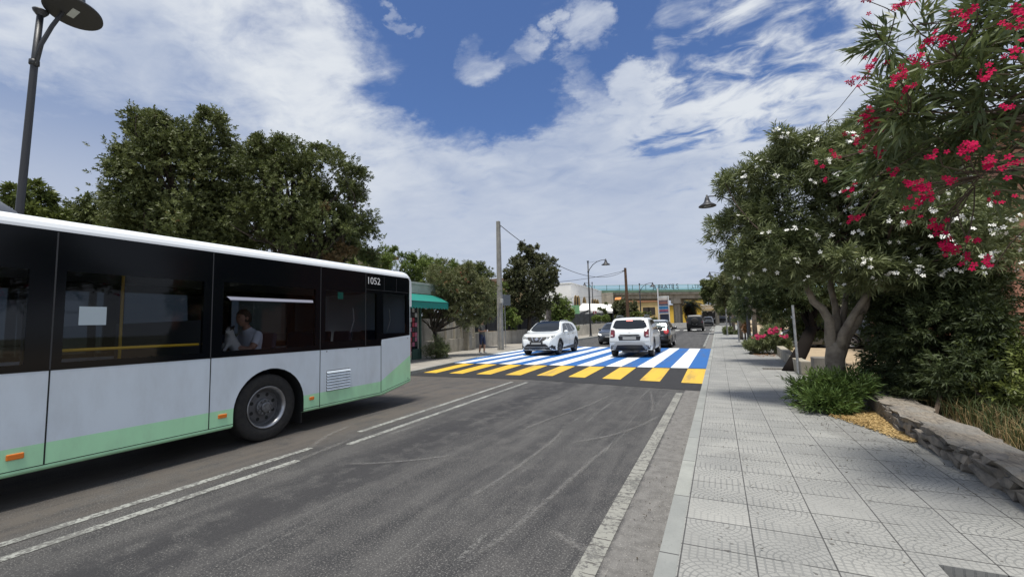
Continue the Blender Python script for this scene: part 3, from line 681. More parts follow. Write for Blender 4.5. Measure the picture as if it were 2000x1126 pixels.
n_ = MB(); n_.b2((BX1-.002, 2.13, 1.665), (BX1+.003, 2.35, 1.855)); n_.build('notice_sheet', mat('notice_paper', (.42, .50, .55), .6), bus, world=True)
n_ = MB(); n_.b2((BX1-.012, 5.48, 2.08), (BX1-.008, 5.60, 2.20)); n_.build('exit_sticker', mat('green_sticker', (.02, .30, .20), .6), bus, world=True)
# roof unit
ru = MB(); ru.lathe([(0, .21), (.25, .18), (.45, .14), (.58, .06), (.62, 0), (.62, -.1)], Matrix.Translation((-7.0, 1.28, 2.82)) @ Matrix.Diagonal((1, 1.15, 1.45, 1)), 32); ru.build('roof_unit', mat('roof_unit_grey', (.10, .11, .13), .5), bus, world=True, smooth=True)
# interior
i_ = MB()
for y0_, y1_, in_, zt_ in ((BF+.1, WA[1]-.6, .04, .40), (WA[1]-.6, WA[1]+.62, .62, .40), (WA[1]+.62, WA[0]-.6, .04, .40), (WA[0]-.6, WA[0]+.62, .62, .52), (WA[0]+.62, BR-.08, .06, .52)): i_.b2((BX0+in_, y0_, .38 if y1_ < 5 else .47), (BX1-in_, y1_, zt_))
i_.b2((BX0+.04, BF+.1, 2.34), (BX1-.06, BR-.08, 2.36)); i_.b2((BX0+.8, BR-.14, .8), (BX1-.8, BR-.09, 1.5)); i_.build('interior', DINT, bus, world=True)
i_ = MB(); i_.b2((BX0+.3, 3.36, .40), (BX1-.06, 3.41, 1.72)); i_.b2((BX1-.5, 1.88, .4), (BX1-.06, 1.92, 1.9)); build_split(i_, 'partition', mat('partition_grey', (.12, .125, .13), .6), bus, world=True)
i_ = MB()
for sx in (BX1-.72, BX0+.50):
    for y in (-3, -2.2, -.6, .3, 4.62, 5.45, 6.2, 6.9):
        i_ = MB()
        fl = .40 if y < 3.4 else .52
        i_.box((sx, y-.20, fl+.42), (.44, .42, .08)); i_.box((sx, y+.04, fl+.70), (.44, .07, .62), rx=-.12); i_.build('seat', SEATM, bus, world=True, bevel=.03)
YB = mat('yellow_rail', (.80, .50, .03), .4)
i_ = MB(); i_.tube([(BX1-.07, 2.03, 1.413), (BX1-.07, 3.31, 1.413)], .016, 8); i_.build('handrail', YB, bus, world=True)
i_ = MB()
for y in (2.95, .9, -1.0): i_ = MB(); i_.tube([(-7.0, y, .4), (-7.0, y, 2.34)], .018, 8); i_.build('handrail', YB, bus, world=True)
i_ = MB()
for y in (6.0, 6.78, 7.0): i_.tube([(BX1-.35, y+.1, 1.5), (BX1-.33, y+.17, 1.72), (BX1-.33, y+.14, 1.95)], .012, 6)
build_split(i_, 'grab_handle', mat('grab_grey', (.4, .4, .4), .4), bus, world=True)
# ================================================================== CARS
CGL = mat('car_glass', (.012, .016, .022), .05, spec=.45); CHR = mat('chrome', (.6, .6, .62), .18, metal=1); CBLK = mat('black_plastic', (.014, .014, .016), .55)
ALLOY = mat('alloy', (.30, .30, .32), .3, metal=.8); LAMPC = mat('headlamp_clear', (.20, .21, .21), .08, coat=1); PLATE = mat('plate_blank', (.30, .305, .30), .5); SILV = mat('silver_trim', (.38, .39, .40), .35, metal=.4)
def smoothlin(p, y):
    """Catmull-like eased interpolation through (y, value) points"""
    if y <= p[0][0]: return p[0][1]
    for i in range(len(p)-1):
        if y <= p[i+1][0]:
            a, b = p[i], p[i+1]; t = (y-a[0])/(b[0]-a[0])
            m0 = (b[1]-a[1])/(b[0]-a[0]) if i == 0 else (b[1]-p[i-1][1])/(b[0]-p[i-1][0])
            m1 = (b[1]-a[1])/(b[0]-a[0]) if i+2 >= len(p) else (p[i+2][1]-a[1])/(p[i+2][0]-a[0])
            h = b[0]-a[0]; t2, t3 = t*t, t*t*t
            return (2*t3-3*t2+1)*a[1]+(t3-2*t2+t)*h*m0*.8+(-2*t3+3*t2)*b[1]+(t3-t2)*h*m1*.8
    return p[-1][1]
def make_car(name, label, loc, rz, sp, group=None, cat='car'):
    """local frame: +y forward, z up, origin on the ground under the middle"""
    root = empty(name, loc, label, cat, group, rz)
    L, Wd, H, r = sp['L'], sp['W'], sp['H'], sp['r']; belt = sp['belt']; roofw = sp.get('roofw', .74); paintm = sp['paint']
    top = sp['top']; clear = sp.get('clear', .22); yr, yf = sp['axles']
    def halfw(y, z, zt):
        e = abs(y)/(L/2); pl = 1-(.30 if y > 0 else sp.get('rearround', .16))*max(0, (e-.72)/.28)**2.2
        w_ = Wd/2*pl
        if z <= belt: t = (z-clear)/(belt-clear); return w_*(.955+.045*math.sin(math.pi*min(1, max(0, t))**.8))
        return w_*(.955-(.955-roofw)*min(1, (z-belt)/(H-belt))**1.1)
    ysn = sorted(set([round(v, 4) for v in list(np.linspace(-L/2+.09, L/2-.09, 52))+[-L/2, -L/2+.012, -L/2+.04, L/2-.04, L/2-.012, L/2]]))
    K = 13; rings = []
    for y in ysn:
        zt = smoothlin(top, y); e = abs(y)/(L/2); zb = clear+.16*max(0, (e-.86)/.14)**2
        if e > .999: zt = zb+(zt-zb)*.86; 
        rc = min(.13, (zt-zb)*.22); ring = []
        for i in range(K):
            z = zb+(zt-rc-zb)*i/(K-1); ring.append((halfw(y, z, zt), z))
        w0 = ring[-1][0]; rx = min(.16, w0*.3)
        for th in np.linspace(0, math.pi/2, 6)[1:]: ring.append((w0-rx*(1-math.cos(th)), zt-rc+rc*math.sin(th)))
        for t in (.66, .33, 0): ring.append((t*(w0-rx), zt+.018*(1-t*t)))
        rings.append([(x, y, z) for x, z in ring]+[(-x, y, z) for x, z in ring[-2::-1]])
    mb = MB(); n = len(rings[0])
    for rg in rings: mb.v += rg
    for i in range(len(rings)-1):
        for j in range(n-1): mb.f.append((i*n+j, i*n+j+1, (i+1)*n+j+1, (i+1)*n+j))
        mb.f.append(((i+1)*n, (i+1)*n+n-1, i*n+n-1, i*n))
    mb.f += [tuple(range(n)), tuple(range((len(rings)-1)*n+n-1, (len(rings)-1)*n-1, -1))]; mb.mi = [0]*len(mb.f)
    body = mb.build('body', paintm, root, smooth=True)
    bmm = bmesh.new(); bmm.from_mesh(body.data); bmesh.ops.recalc_face_normals(bmm, faces=bmm.faces); bmm.to_mesh(body.data); bmm.free()
    bvh0 = BVHTree.FromPolygons([v.co for v in body.data.vertices], [tuple(p.vertices) for p in body.data.polygons])
    # wheel openings
    ra = sp.get('ra', r+.055); cuts = []
    for y in (yr, yf):
        for sx in (1, -1):
            c = MB(); c.lathe([(0, 0), (ra, 0), (ra, .4), (0, .4)], Matrix.Translation((sx*(Wd/2-.24), y, r+.01)) @ Matrix.Rotation(R(90)*sx, 4, 'Y'), 28)
            co = c.build('cut', paintm); co.location = root.location; co.rotation_euler = root.rotation_euler; cb = bmesh.new(); cb.from_mesh(co.data); bmesh.ops.remove_doubles(cb, verts=cb.verts, dist=1e-5); bmesh.ops.recalc_face_normals(cb, faces=cb.faces); cb.to_mesh(co.data); cb.free(); cuts.append(co)
            md = body.modifiers.new('b', 'BOOLEAN'); md.operation = 'DIFFERENCE'; md.object = co; md.solver = 'EXACT'
    me = evalmesh(body); old = body.data; body.modifiers.clear(); body.data = me; me.name = name+'_body'
    for co in cuts: bpy.data.objects.remove(co)
    me.materials.clear(); me.materials.append(paintm); me.materials.append(CBLK)
    for p in me.polygons:
        c = p.center
        for y in (yr, yf):
            if abs(math.hypot(c.y-y, c.z-r-.01)-ra) < .02 and abs(p.normal.x) < .6 and abs(c.x) > Wd/2-.25 and (p.normal.y*(y-c.y)+p.normal.z*(r-c.z)) > 0: p.material_index = 1
            if abs(abs(c.x)-(Wd/2-.24)) < .01 and math.hypot(c.y-y, c.z-r) < ra: p.material_index = 1
    clz = sp.get('clad', 0)
    def decal(nm, poly, d, m, off=.006, cell=.07, mirror=False, parent=None, lift=0):
        """poly in (y,z) for sides, (x,z) for 'front'/'rear', (x,y) for 'top'; draped on the body"""
        bm = bmesh.new(); vs = [bm.verts.new((p[0], p[1], 0)) for p in poly]; bm.faces.new(vs)
        x0, x1 = min(p[0] for p in poly), max(p[0] for p in poly); z0, z1 = min(p[1] for p in poly), max(p[1] for p in poly)
        for ax_, lo, hi in ((0, x0, x1), (1, z0, z1)):
            k_ = int((hi-lo)/cell)
            for i in range(1, k_+1):
                co = [0, 0, 0]; no = [0, 0, 0]; co[ax_] = lo+(hi-lo)*i/(k_+1); no[ax_] = 1
                bmesh.ops.bisect_plane(bm, geom=bm.verts[:]+bm.edges[:]+bm.faces[:], plane_co=co, plane_no=no)
        for v in bm.verts:
            a, b = v.co.x, v.co.y
            if d == 'side': o, dr = Vector((3, a, b)), Vector((-1, 0, 0))
            elif d == 'rear': o, dr = Vector((a, -L, b)), Vector((0, 1, 0))
            elif d == 'front': o, dr = Vector((a, L, b)), Vector((0, -1, 0))
            else: o, dr = Vector((a, b, 3)), Vector((0, 0, -1))
            h = bvh0.ray_cast(o, dr)
            if h[0] is None: h = bvh0.find_nearest(o+dr*(3 if d == 'side' else L*.55))
            v.co = h[0]-dr*(off+lift)
        me_ = bpy.data.meshes.new(nm); bmesh.ops.recalc_face_normals(bm, faces=bm.faces); bm.to_mesh(me_)
        if mirror:
            for v in bm.verts: v.co.x *= -1
            me2 = bpy.data.meshes.new(nm); bm.to_mesh(me2)
        bm.free(); outs = []
        for q in ([me_, me2] if mirror else [me_]):
            q.materials.append(m); q.polygons.foreach_set('use_smooth', [True]*len(q.polygons)); ob = bpy.data.objects.new(nm, q); COL.objects.link(ob); ob.parent = parent or root; outs.append(ob)
        return outs
    for d_ in sp['decals']:
        nm, poly, d, m = d_[:4]; kw = d_[4] if len(d_) > 4 else {}
        if d in ('side',): kw = dict(mirror=True, **kw)
        decal(nm, poly, d, m, **kw)
    # wheels
    for y in (yr, yf):
        for sx in (1, -1):
            mt = Matrix.Translation((sx*(Wd/2-.03), y, r)) @ Matrix.Rotation(R(90)*sx, 4, 'Y'); q = MB(); rr = r*.66
            q.lathe([(rr, -.21), (r*.93, -.215), (r, -.19), (r, -.03), (r*.95, 0), (rr+.02, .004), (rr, -.01), (rr, -.08), (0, -.085)], mt, 32); t = q.build('wheel', TYR, root, smooth=True)
            q = MB(); q.lathe([(rr+.004, -.008), (rr-.012, .002), (rr-.03, -.012), (rr-.035, -.06)], mt, 32)
            for i in range(5):
                a = 2*math.pi*i/5+.3
                for da in (-.16, .16):
                    q.add([mt @ Vector((math.cos(a+da*.4+s*.10)*.05, math.sin(a+da*.4+s*.10)*.05, -.012)) for s in (-1, 1)]+[mt @ Vector((math.cos(a+da+s*.07)*(rr-.015), math.sin(a+da+s*.07)*(rr-.015), -.014)) for s in (1, -1)], [(0, 1, 2, 3)])
            q.lathe([(.055, -.03), (.055, -.006), (0, -.004)], mt, 14); q.build('rim', sp.get('rim', ALLOY), t)
    # mirrors
    q = sp.get('mirror')
    if q:
        for sx in (1, -1):
            b_ = MB(); hw = halfw(q[0], q[1], H); b_.lathe([(0, -.07), (.06, -.06), (.085, 0), (.07, .05), (0, .06)], Matrix.Translation((sx*(hw+.11), q[0], q[1]+.03)) @ Matrix.Rotation(R(90), 4, 'X') @ Matrix.Diagonal((1.35, .95, 1, 1)), 14); b_.box((sx*(hw+.02), q[0]+.01, q[1]-.02), (.12, .05, .03)); b_.build('mirror', q[2], root, smooth=True)
    if sp.get('rails'):
        for sx in (1, -1):
            b_ = MB(); x = sx*(Wd/2*roofw-.10); y0, y1 = sp['rails'][:2]; b_.tube([(x, y0, H-.03), (x, y0+.12, H+sp['rails'][2]), (x, (y0+y1)/2, H+sp['rails'][2]+.01), (x, y1-.12, H+sp['rails'][2]), (x, y1, H-.05)], sp['rails'][4] if len(sp['rails']) > 4 else .018, 8); b_.build('roof_rail', sp['rails'][3], root, smooth=True)
    u = MB(); u.b2((-Wd/2+.25, -L/2+.2, clear-.03), (Wd/2-.25, L/2-.25, clear+.06)); u.build('underbody', CBLK, root)
    return root, decal
def mir(poly): return poly+[(-x, z) for x, z in poly[::-1]]
REDL = mat('red_tail_lens', (.16, .008, .012), .15, coat=1); DRED = mat('dark_tail_lens', (.09, .012, .018), .12, coat=1); WLEN = mat('white_lens', (.6, .5, .5), .2, coat=1)
RLIT = mat('round_red_lens', (.40, .012, .015), .15, coat=1); PW = paint('white_car_paint', (.70, .73, .74)); PBK = paint('black_car_paint', (.008, .009, .011), .2); PGY = paint('dark_grey_car_paint', (.045, .052, .065), .25)
EMB = CHR
def sideclad(yr, yf, r, z0, z1, L, ra):
    """lower body cladding outline with arches"""
    pts = [(-L/2+.02, z0), (yr-ra-.07, z0)]
    return pts
def arcpts(y, z, r, a0, a1, n=9): return [(y+r*math.cos(t), z+r*math.sin(t)) for t in np.linspace(R(a0), R(a1), n)]

# --- white crossover facing us (oncoming, on the crossing)
Lq = 4.38
q_top = [(-2.19, .80), (-2.15, 1.02), (-2.03, 1.16), (-1.80, 1.42), (-1.50, 1.555), (-.9, 1.60), (-.2, 1.61), (.35, 1.555), (.72, 1.37), (1.12, 1.10), (1.35, 1.06), (1.75, .995), (2.03, .88), (2.14, .74), (2.19, .60)]
spq = dict(L=Lq, W=1.82, H=1.61, r=.345, belt=1.03, roofw=.70, paint=PW, top=q_top, axles=(-1.33, 1.31), clear=.24, rim=mat('dark_alloy', (.16, .16, .17), .3, metal=.7), mirror=(.62, 1.05, PW), rails=(-1.25, .15, .03, CHR))
ra = .40
clad = [(-1.33+ra+.0, .30), (-1.33+ra+.05, .36), (1.31-ra-.05, .36), (1.31-ra, .30), (1.31-ra, .24), (-1.33+ra, .24)]
clad = [(-.90, .25), (-.90, .42), (.88, .35), (.88, .25)]
spq['decals'] = [
    ('windscreen', mir([(0, 1.16), (.40, 1.14), (.60, 1.08), (.735, .98), (.66, .66), (.56, .33), (0, .34)][::-1]), 'top', CGL, dict(cell=.1)),
    ('panoramic_roof', mir([(0, .335), (.55, .325), (.53, -1.0), (0, -1.05)][::-1]), 'top', CGL, dict(cell=.2)),
    ('window', [(.74, 1.075), (.30, 1.47), (-.10, 1.51), (-.13, 1.08)], 'side', CGL), ('window', [(-.20, 1.08), (-.17, 1.51), (-.85, 1.50), (-.98, 1.10)], 'side', CGL), ('window', [(-1.04, 1.11), (-.92, 1.49), (-1.25, 1.42), (-1.48, 1.22), (-1.45, 1.17)], 'side', CGL),
    ('window_line', [(.80, 1.05), (.80, 1.067), (-.95, 1.085), (-1.46, 1.15), (-1.46, 1.135), (-.95, 1.07)], 'side', CHR, dict(off=.008)),
    ('door_seam', [(.86, .42), (.872, .42), (.872, 1.05), (.86, 1.05)], 'side', GAP, dict(off=.003)), ('door_seam', [(-.16, .42), (-.148, .42), (-.148, 1.05), (-.16, 1.05)], 'side', GAP, dict(off=.003)), ('door_seam', [(-.93, .6), (-.918, .6), (-.99, 1.06), (-1.002, 1.06)], 'side', GAP, dict(off=.003)),
    ('door_handle', [(-.10, .93), (.08, .93), (.08, .96), (-.10, .96)], 'side', CHR, dict(off=.02)), ('door_handle', [(-.90, .95), (-.72, .95), (-.72, .98), (-.90, .98)], 'side', CHR, dict(off=.02)),
    ('sill_cladding', clad, 'side', CBLK), ('arch_trim', arcpts(1.31, .355, .455, 170, -5)[::1]+arcpts(1.31, .355, .405, -5, 170), 'side', CBLK, dict(off=.008)), ('arch_trim', arcpts(-1.33, .355, .455, 185, 10)+arcpts(-1.33, .355, .405, 10, 185), 'side', CBLK, dict(off=.008)),
    ('grille', mir([(0, .87), (.50, .885), (.55, .85), (.40, .73), (.24, .655), (0, .65)][::-1]), 'front', CBLK, dict(cell=.08)),
    ('headlight', [(.53, .80), (.50, .87), (.70, .93), (.86, .99), (.86, .90), (.70, .79)], 'front', LAMPC, dict(off=.010)), ('headlight', [(-.53, .80), (-.50, .87), (-.70, .93), (-.86, .99), (-.86, .90), (-.70, .79)], 'front', LAMPC, dict(off=.010)),
    ('grille_chrome', [(.12, .665), (.16, .665), (.29, .86), (.23, .86)], 'front', CHR, dict(off=.014)), ('grille_chrome', [(-.12, .665), (-.16, .665), (-.29, .86), (-.23, .86)], 'front', CHR, dict(off=.014)),
    ('badge', [(.075*math.cos(t), .775+.075*math.sin(t)) for t in np.linspace(0, 2*math.pi, 15)[:-1]], 'front', CHR, dict(off=.022)),
    ('badge_bar', [(-.10, .76), (.10, .76), (.10, .79), (-.10, .79)], 'front', CHR, dict(off=.026)),
    ('light_trim', [(.50, .79), (.54, .79), (.48, .88), (.44, .88)], 'front', CHR, dict(off=.016)), ('light_trim', [(-.50, .79), (-.54, .79), (-.48, .88), (-.44, .88)], 'front', CHR, dict(off=.016)),
    ('plate_holder', [(-.30, .50), (.30, .50), (.33, .66), (-.33, .66)], 'front', CBLK, dict(off=.02)), ('number_plate', [(-.24, .535), (.24, .535), (.24, .62), (-.24, .62)], 'front', PLATE, dict(off=.03)),
    ('lower_grille', mir([(0, .56), (.44, .56), (.56, .47), (.66, .38), (.50, .33), (0, .33)][::-1]), 'front', CBLK, dict(off=.008)),
    ('bumper_cladding', mir([(0, .35), (.58, .36), (.66, .45), (.91, .45), (.91, .25), (0, .24)][::-1]), 'front', CBLK, dict(off=.010)),
    ('skid_plate', mir([(0, .315), (.38, .325), (.48, .285), (0, .27)][::-1]), 'front', SILV, dict(off=.02)),
    ('fog_light', [(.74+.045*math.cos(t), .455+.045*math.sin(t)) for t in np.linspace(0, 2*math.pi, 11)[:-1]], 'front', CBLK, dict(off=.014)), ('fog_light', [(-.74+.045*math.cos(t), .455+.045*math.sin(t)) for t in np.linspace(0, 2*math.pi, 11)[:-1]], 'front', CBLK, dict(off=.014)),
    ('hood_line', [(.44, 1.0), (.46, 1.0), (.40, 2.0), (.38, 2.0)], 'top', SILV, dict(off=-.002)),
]
CZ = .106
qash, _ = make_car('oncoming_car', 'white crossover car driving towards us over the blue and white crossing', (-7.78, 21.15, CZ), R(180+1), spq)

# --- white off-roader seen from behind
d_top = [(-2.15, .86), (-2.10, 1.04), (-2.00, 1.16), (-1.84, 1.45), (-1.70, 1.60), (-1.3, 1.645), (-.6, 1.66), (0, 1.64), (.40, 1.53), (.95, 1.13), (1.3, 1.09), (1.8, 1.02), (2.05, .88), (2.15, .66)]
spd = dict(L=4.30, W=1.80, H=1.66, r=.365, belt=1.09, roofw=.76, paint=PW, top=d_top, axles=(-1.30, 1.37), clear=.30, rearround=.10, mirror=(.78, 1.10, CBLK), rails=(-1.55, .1, .075, mat('dark_rail', (.05, .06, .06), .4), .030))
spd['decals'] = [
    ('rear_window', mir([(0, 1.555), (.56, 1.55), (.62, 1.50), (.70, 1.25), (.56, 1.185), (0, 1.165)][::-1]), 'rear', CGL, dict(cell=.1)),
    ('brake_light', [(-.14, 1.50), (.12, 1.50), (.12, 1.535), (-.14, 1.535)], 'rear', mat('brake_lens', (.75, .06, .04), .3, emit=(.25, .02, .015)), dict(off=.02)),
    ('tail_light', [(.60, .86), (.58, .90), (.59, 1.10), (.63, 1.15), (.79, 1.16), (.83, 1.12), (.84, .90), (.80, .84), (.64, .83)], 'rear', DRED, dict(off=.012)), ('tail_light', [(-.60, .86), (-.58, .90), (-.59, 1.10), (-.63, 1.15), (-.79, 1.16), (-.83, 1.12), (-.84, .90), (-.80, .84), (-.64, .83)], 'rear', DRED, dict(off=.012)),
    ('lens_insert', [(.64, .90), (.64, .97), (.72, 1.10), (.76, .97), (.79, .90)], 'rear', REDL, dict(off=.018)), ('lens_insert', [(-.64, .90), (-.64, .97), (-.72, 1.10), (-.76, .97), (-.79, .90)], 'rear', REDL, dict(off=.018)),
    ('reverse_lens', [(.66, .89), (.78, .89), (.76, .93), (.69, .95)], 'rear', WLEN, dict(off=.024)), ('reverse_lens', [(-.66, .89), (-.78, .89), (-.76, .93), (-.69, .95)], 'rear', WLEN, dict(off=.024)),
    ('plate_garnish', mir([(0, .95), (.38, .95), (.44, .90), (0, .89)][::-1]), 'rear', CBLK, dict(off=.016)),
    ('badge', [(-.06, 1.075), (.06, 1.075), (.04, 1.045), (.0, 1.03), (-.04, 1.045)], 'rear', SILV, dict(off=.014)),
    ('number_plate', [(-.27, .74), (.27, .74), (.27, .86), (-.27, .86)], 'rear', PLATE, dict(off=.012)),
    ('plate_recess', [(-.42, .71), (.42, .71), (.46, .88), (-.46, .88)], 'rear', CBLK, dict(off=.006)),
    ('bumper_trim', mir([(0, .62), (.52, .62), (.60, .60), (.74, .34), (.62, .32), (.50, .52), (0, .53)][::-1]), 'rear', mat('matt_silver', (.30, .31, .32), .5), dict(off=.022)),
    ('bumper_insert', mir([(0, .525), (.49, .515), (.60, .325), (0, .315)][::-1]), 'rear', CBLK, dict(off=.027)),
    ('bumper_seam', mir([(0, .665), (.86, .665), (.86, .655), (0, .655)][::-1]), 'rear', GAP, dict(off=.003)),
    ('lower_bumper', mir([(0, .55), (.52, .55), (.74, .50), (.88, .50), (.88, .36), (.60, .31), (0, .31)][::-1]), 'rear', CBLK, dict(off=.010)),
    ('reflector', [(.76, .42), (.88, .42), (.87, .49), (.76, .47)], 'rear', DRED, dict(off=.016)), ('reflector', [(-.76, .42), (-.88, .42), (-.87, .49), (-.76, .47)], 'rear', DRED, dict(off=.016)),
    ('window', [(.82, 1.13), (.42, 1.50), (-.02, 1.55), (-.05, 1.12)], 'side', CGL), ('window', [(-.12, 1.12), (-.09, 1.55), (-.86, 1.54), (-.98, 1.13)], 'side', CGL), ('window', [(-1.06, 1.16), (-.96, 1.53), (-1.20, 1.52), (-1.42, 1.28)], 'side', CGL),
    ('door_seam', [(.92, .5), (.932, .5), (.932, 1.1), (.92, 1.1)], 'side', GAP, dict(off=.003)), ('door_seam', [(-.09, .5), (-.078, .5), (-.078, 1.1), (-.09, 1.1)], 'side', GAP, dict(off=.003)), ('door_seam', [(-.90, .7), (-.888, .7), (-.98, 1.1), (-.992, 1.1)], 'side', GAP, dict(off=.003)),
    ('door_handle', [(-.03, .98), (.14, .98), (.14, 1.01), (-.03, 1.01)], 'side', PW, dict(off=.022)), ('door_handle', [(-.88, 1.0), (-.72, 1.0), (-.72, 1.03), (-.88, 1.03)], 'side', PW, dict(off=.022)),
    ('sill_cladding', [(-.86, .31), (-.86, .46), (.92, .46), (.92, .31)], 'side', SILV),
    ('arch_trim', arcpts(1.37, .375, .475, 180, 0)+arcpts(1.37, .375, .425, 0, 180), 'side', CBLK, dict(off=.012)), ('arch_trim', arcpts(-1.30, .375, .475, 190, 0)+arcpts(-1.30, .375, .425, 0, 190), 'side', CBLK, dict(off=.012)),
    ('windscreen', mir([(0, 1.55), (.58, 1.52), (.74, 1.20), (.74, 1.14), (0, 1.12)][::-1]), 'front', CGL, dict(cell=.12)),
]
dust, _ = make_car('offroad_car', 'white off-road car seen from behind, with square tail lights, rolling onto the crossing', (-3.42, 20.55, CZ), R(1.5), spd)
ex = MB(); ex.tube([(.0, -2.05, .27), (.35, -1.7, .27)], .035, 10); ex.b2((-.35, -1.95, .22), (.30, -1.70, .30)); ex.build('exhaust', mat('exhaust_metal', (.10, .10, .10), .6, metal=.5), dust)

# --- black compact with round red lamps, ahead
f_top = [(-2.12, .80), (-2.06, .98), (-1.98, 1.06), (-1.80, 1.32), (-1.6, 1.52), (-1.2, 1.585), (-.4, 1.61), (.2, 1.57), (.6, 1.42), (1.0, 1.15), (1.3, 1.10), (1.8, 1.0), (2.02, .84), (2.12, .62)]
SILR = mat('silver_roof', (.52, .55, .58), .25, coat=.8)
spf = dict(L=4.25, W=1.80, H=1.61, r=.34, belt=1.06, roofw=.74, paint=PBK, top=f_top, axles=(-1.28, 1.29), clear=.24, rearround=.16, mirror=(.72, 1.08, PBK))
circ = lambda x, z, r_: [(x+r_*math.cos(t), z+r_*math.sin(t)) for t in np.linspace(0, 2*math.pi, 19)[:-1]]
spf['decals'] = [('rear_window', mir([(0, 1.47), (.54, 1.46), (.64, 1.20), (.60, 1.13), (0, 1.11)][::-1]), 'rear', mat('car_glass_pale', (.10, .13, .13), .06, coat=1)),
    ('roof_panel', mir([(0, .25), (.56, .22), (.60, -1.55), (0, -1.62)][::-1]), 'top', SILR, dict(cell=.2)),
    ('tail_light', circ(.66, .94, .135), 'rear', RLIT, dict(off=.02)), ('tail_light', circ(-.66, .94, .135), 'rear', RLIT, dict(off=.02)),
    ('lamp_centre', circ(.66, .94, .055), 'rear', mat('lamp_core', (.5, .12, .10), .3), dict(off=.03)), ('lamp_centre', circ(-.66, .94, .055), 'rear', mat('lamp_core', (.5, .12, .10), .3), dict(off=.03)),
    ('chrome_bar', [(-.35, .70), (.50, .70), (.50, .735), (-.35, .735)], 'rear', CHR, dict(off=.02)), ('number_plate', [(-.26, .58), (.26, .58), (.26, .68), (-.26, .68)], 'rear', PLATE, dict(off=.012)),
    ('lower_bumper', mir([(0, .5), (.84, .5), (.84, .28), (0, .26)][::-1]), 'rear', CBLK, dict(off=.01)),
    ('window', [(.74, 1.10), (.36, 1.44), (-.05, 1.50), (-.08, 1.09)], 'side', CGL), ('window', [(-.14, 1.09), (-.11, 1.50), (-.9, 1.48), (-1.0, 1.11)], 'side', CGL), ('window', [(-1.08, 1.13), (-.98, 1.47), (-1.35, 1.40), (-1.5, 1.2)], 'side', CGL),
    ('windscreen', mir([(0, 1.5), (.56, 1.47), (.72, 1.16), (0, 1.12)][::-1]), 'front', CGL, dict(cell=.12))]
fiat, _ = make_car('compact_car', 'black compact car with silver roof and round red tail lamps ahead', (-3.42, 28.35, terr(28.3)+.01), R(1), spf)
# --- dark grey hatchback, oncoming behind
h_top = [(-2.0, .75), (-1.95, 1.0), (-1.75, 1.25), (-1.4, 1.42), (-.6, 1.48), (.1, 1.44), (.55, 1.2), (.95, .98), (1.4, .92), (1.8, .80), (1.97, .62), (2.0, .5)]
sph = dict(L=4.0, W=1.74, H=1.48, r=.31, belt=.96, roofw=.70, paint=PGY, top=h_top, axles=(-1.22, 1.24), clear=.18, mirror=(.6, .98, PGY))
sph['decals'] = [('windscreen', mir([(0, 1.41), (.50, 1.38), (.70, 1.04), (0, .99)][::-1]), 'front', CGL, dict(cell=.12)), ('window', [(.55, .99), (.22, 1.33), (-.2, 1.38), (-.2, 1.0)], 'side', CGL), ('window', [(-.27, 1.0), (-.27, 1.38), (-.9, 1.34), (-1.1, 1.03)], 'side', CGL),
    ('headlight', [(.52, .60), (.50, .68), (.78, .78), (.80, .66)], 'front', mat('lit_headlamp', (.8, .8, .78), .2, emit=(.5, .5, .48)), dict(off=.01)), ('headlight', [(-.52, .60), (-.50, .68), (-.78, .78), (-.80, .66)], 'front', mat('lit_headlamp', (.8, .8, .78), .2, emit=(.5, .5, .48)), dict(off=.01)),
    ('grille', mir([(0, .52), (.40, .50), (.46, .40), (.30, .28), (0, .28)][::-1]), 'front', CBLK), ('number_plate', [(-.25, .48), (.25, .48), (.25, .57), (-.25, .57)], 'front', PLATE, dict(off=.02)), ('fog_light', circ(.62, .36, .05), 'front', CHR), ('fog_light', circ(-.62, .36, .05), 'front', CHR)]
hat, _ = make_car('oncoming_hatchback', 'dark grey hatchback half hidden behind the white off-road car, facing us', (-6.85, 31.9, terr(31.9)+.01), R(180), sph)
# --- black boxy 4x4 with a spare wheel on the tailgate
j_top = [(-2.0, .95), (-1.97, 1.25), (-1.93, 1.72), (-1.85, 1.80), (-1.4, 1.83), (-.4, 1.83), (.1, 1.80), (.45, 1.45), (.7, 1.22), (1.2, 1.18), (1.8, 1.10), (1.95, .95), (2.0, .75)]
spj = dict(L=4.0, W=1.80, H=1.83, r=.385, belt=1.18, roofw=.82, paint=mat('matt_black_paint', (.012, .012, .013), .4), top=j_top, axles=(-1.15, 1.25), clear=.36, rearround=.04, mirror=(.6, 1.22, CBLK), rim=CBLK)
spj['decals'] = [('rear_window', mir([(0, 1.62), (.60, 1.60), (.64, 1.30), (0, 1.28)][::-1]), 'rear', CGL), ('tail_light', [(.70, .95), (.84, .95), (.84, 1.12), (.70, 1.12)], 'rear', DRED, dict(off=.02)), ('tail_light', [(-.70, .95), (-.84, .95), (-.84, 1.12), (-.70, 1.12)], 'rear', DRED, dict(off=.02)), ('number_plate', [(-.25, .74), (.25, .74), (.25, .84), (-.25, .84)], 'rear', PLATE, dict(off=.02)), ('bumper', mir([(0, .60), (.88, .60), (.88, .44), (0, .44)][::-1]), 'rear', CBLK, dict(off=.06)),
    ('window', [(.5, 1.24), (.2, 1.66), (-.2, 1.68), (-.2, 1.24)], 'side', CGL), ('window', [(-.28, 1.24), (-.28, 1.68), (-.9, 1.68), (-.9, 1.24)], 'side', CGL), ('window', [(-1, 1.26), (-1, 1.68), (-1.6, 1.66), (-1.6, 1.3)], 'side', CGL)]
jeep, _ = make_car('black_offroader', 'black boxy 4x4 with a spare wheel on its tailgate, further up the road', (-2.42, 55.2, terr(55)+.01), 0, spj)
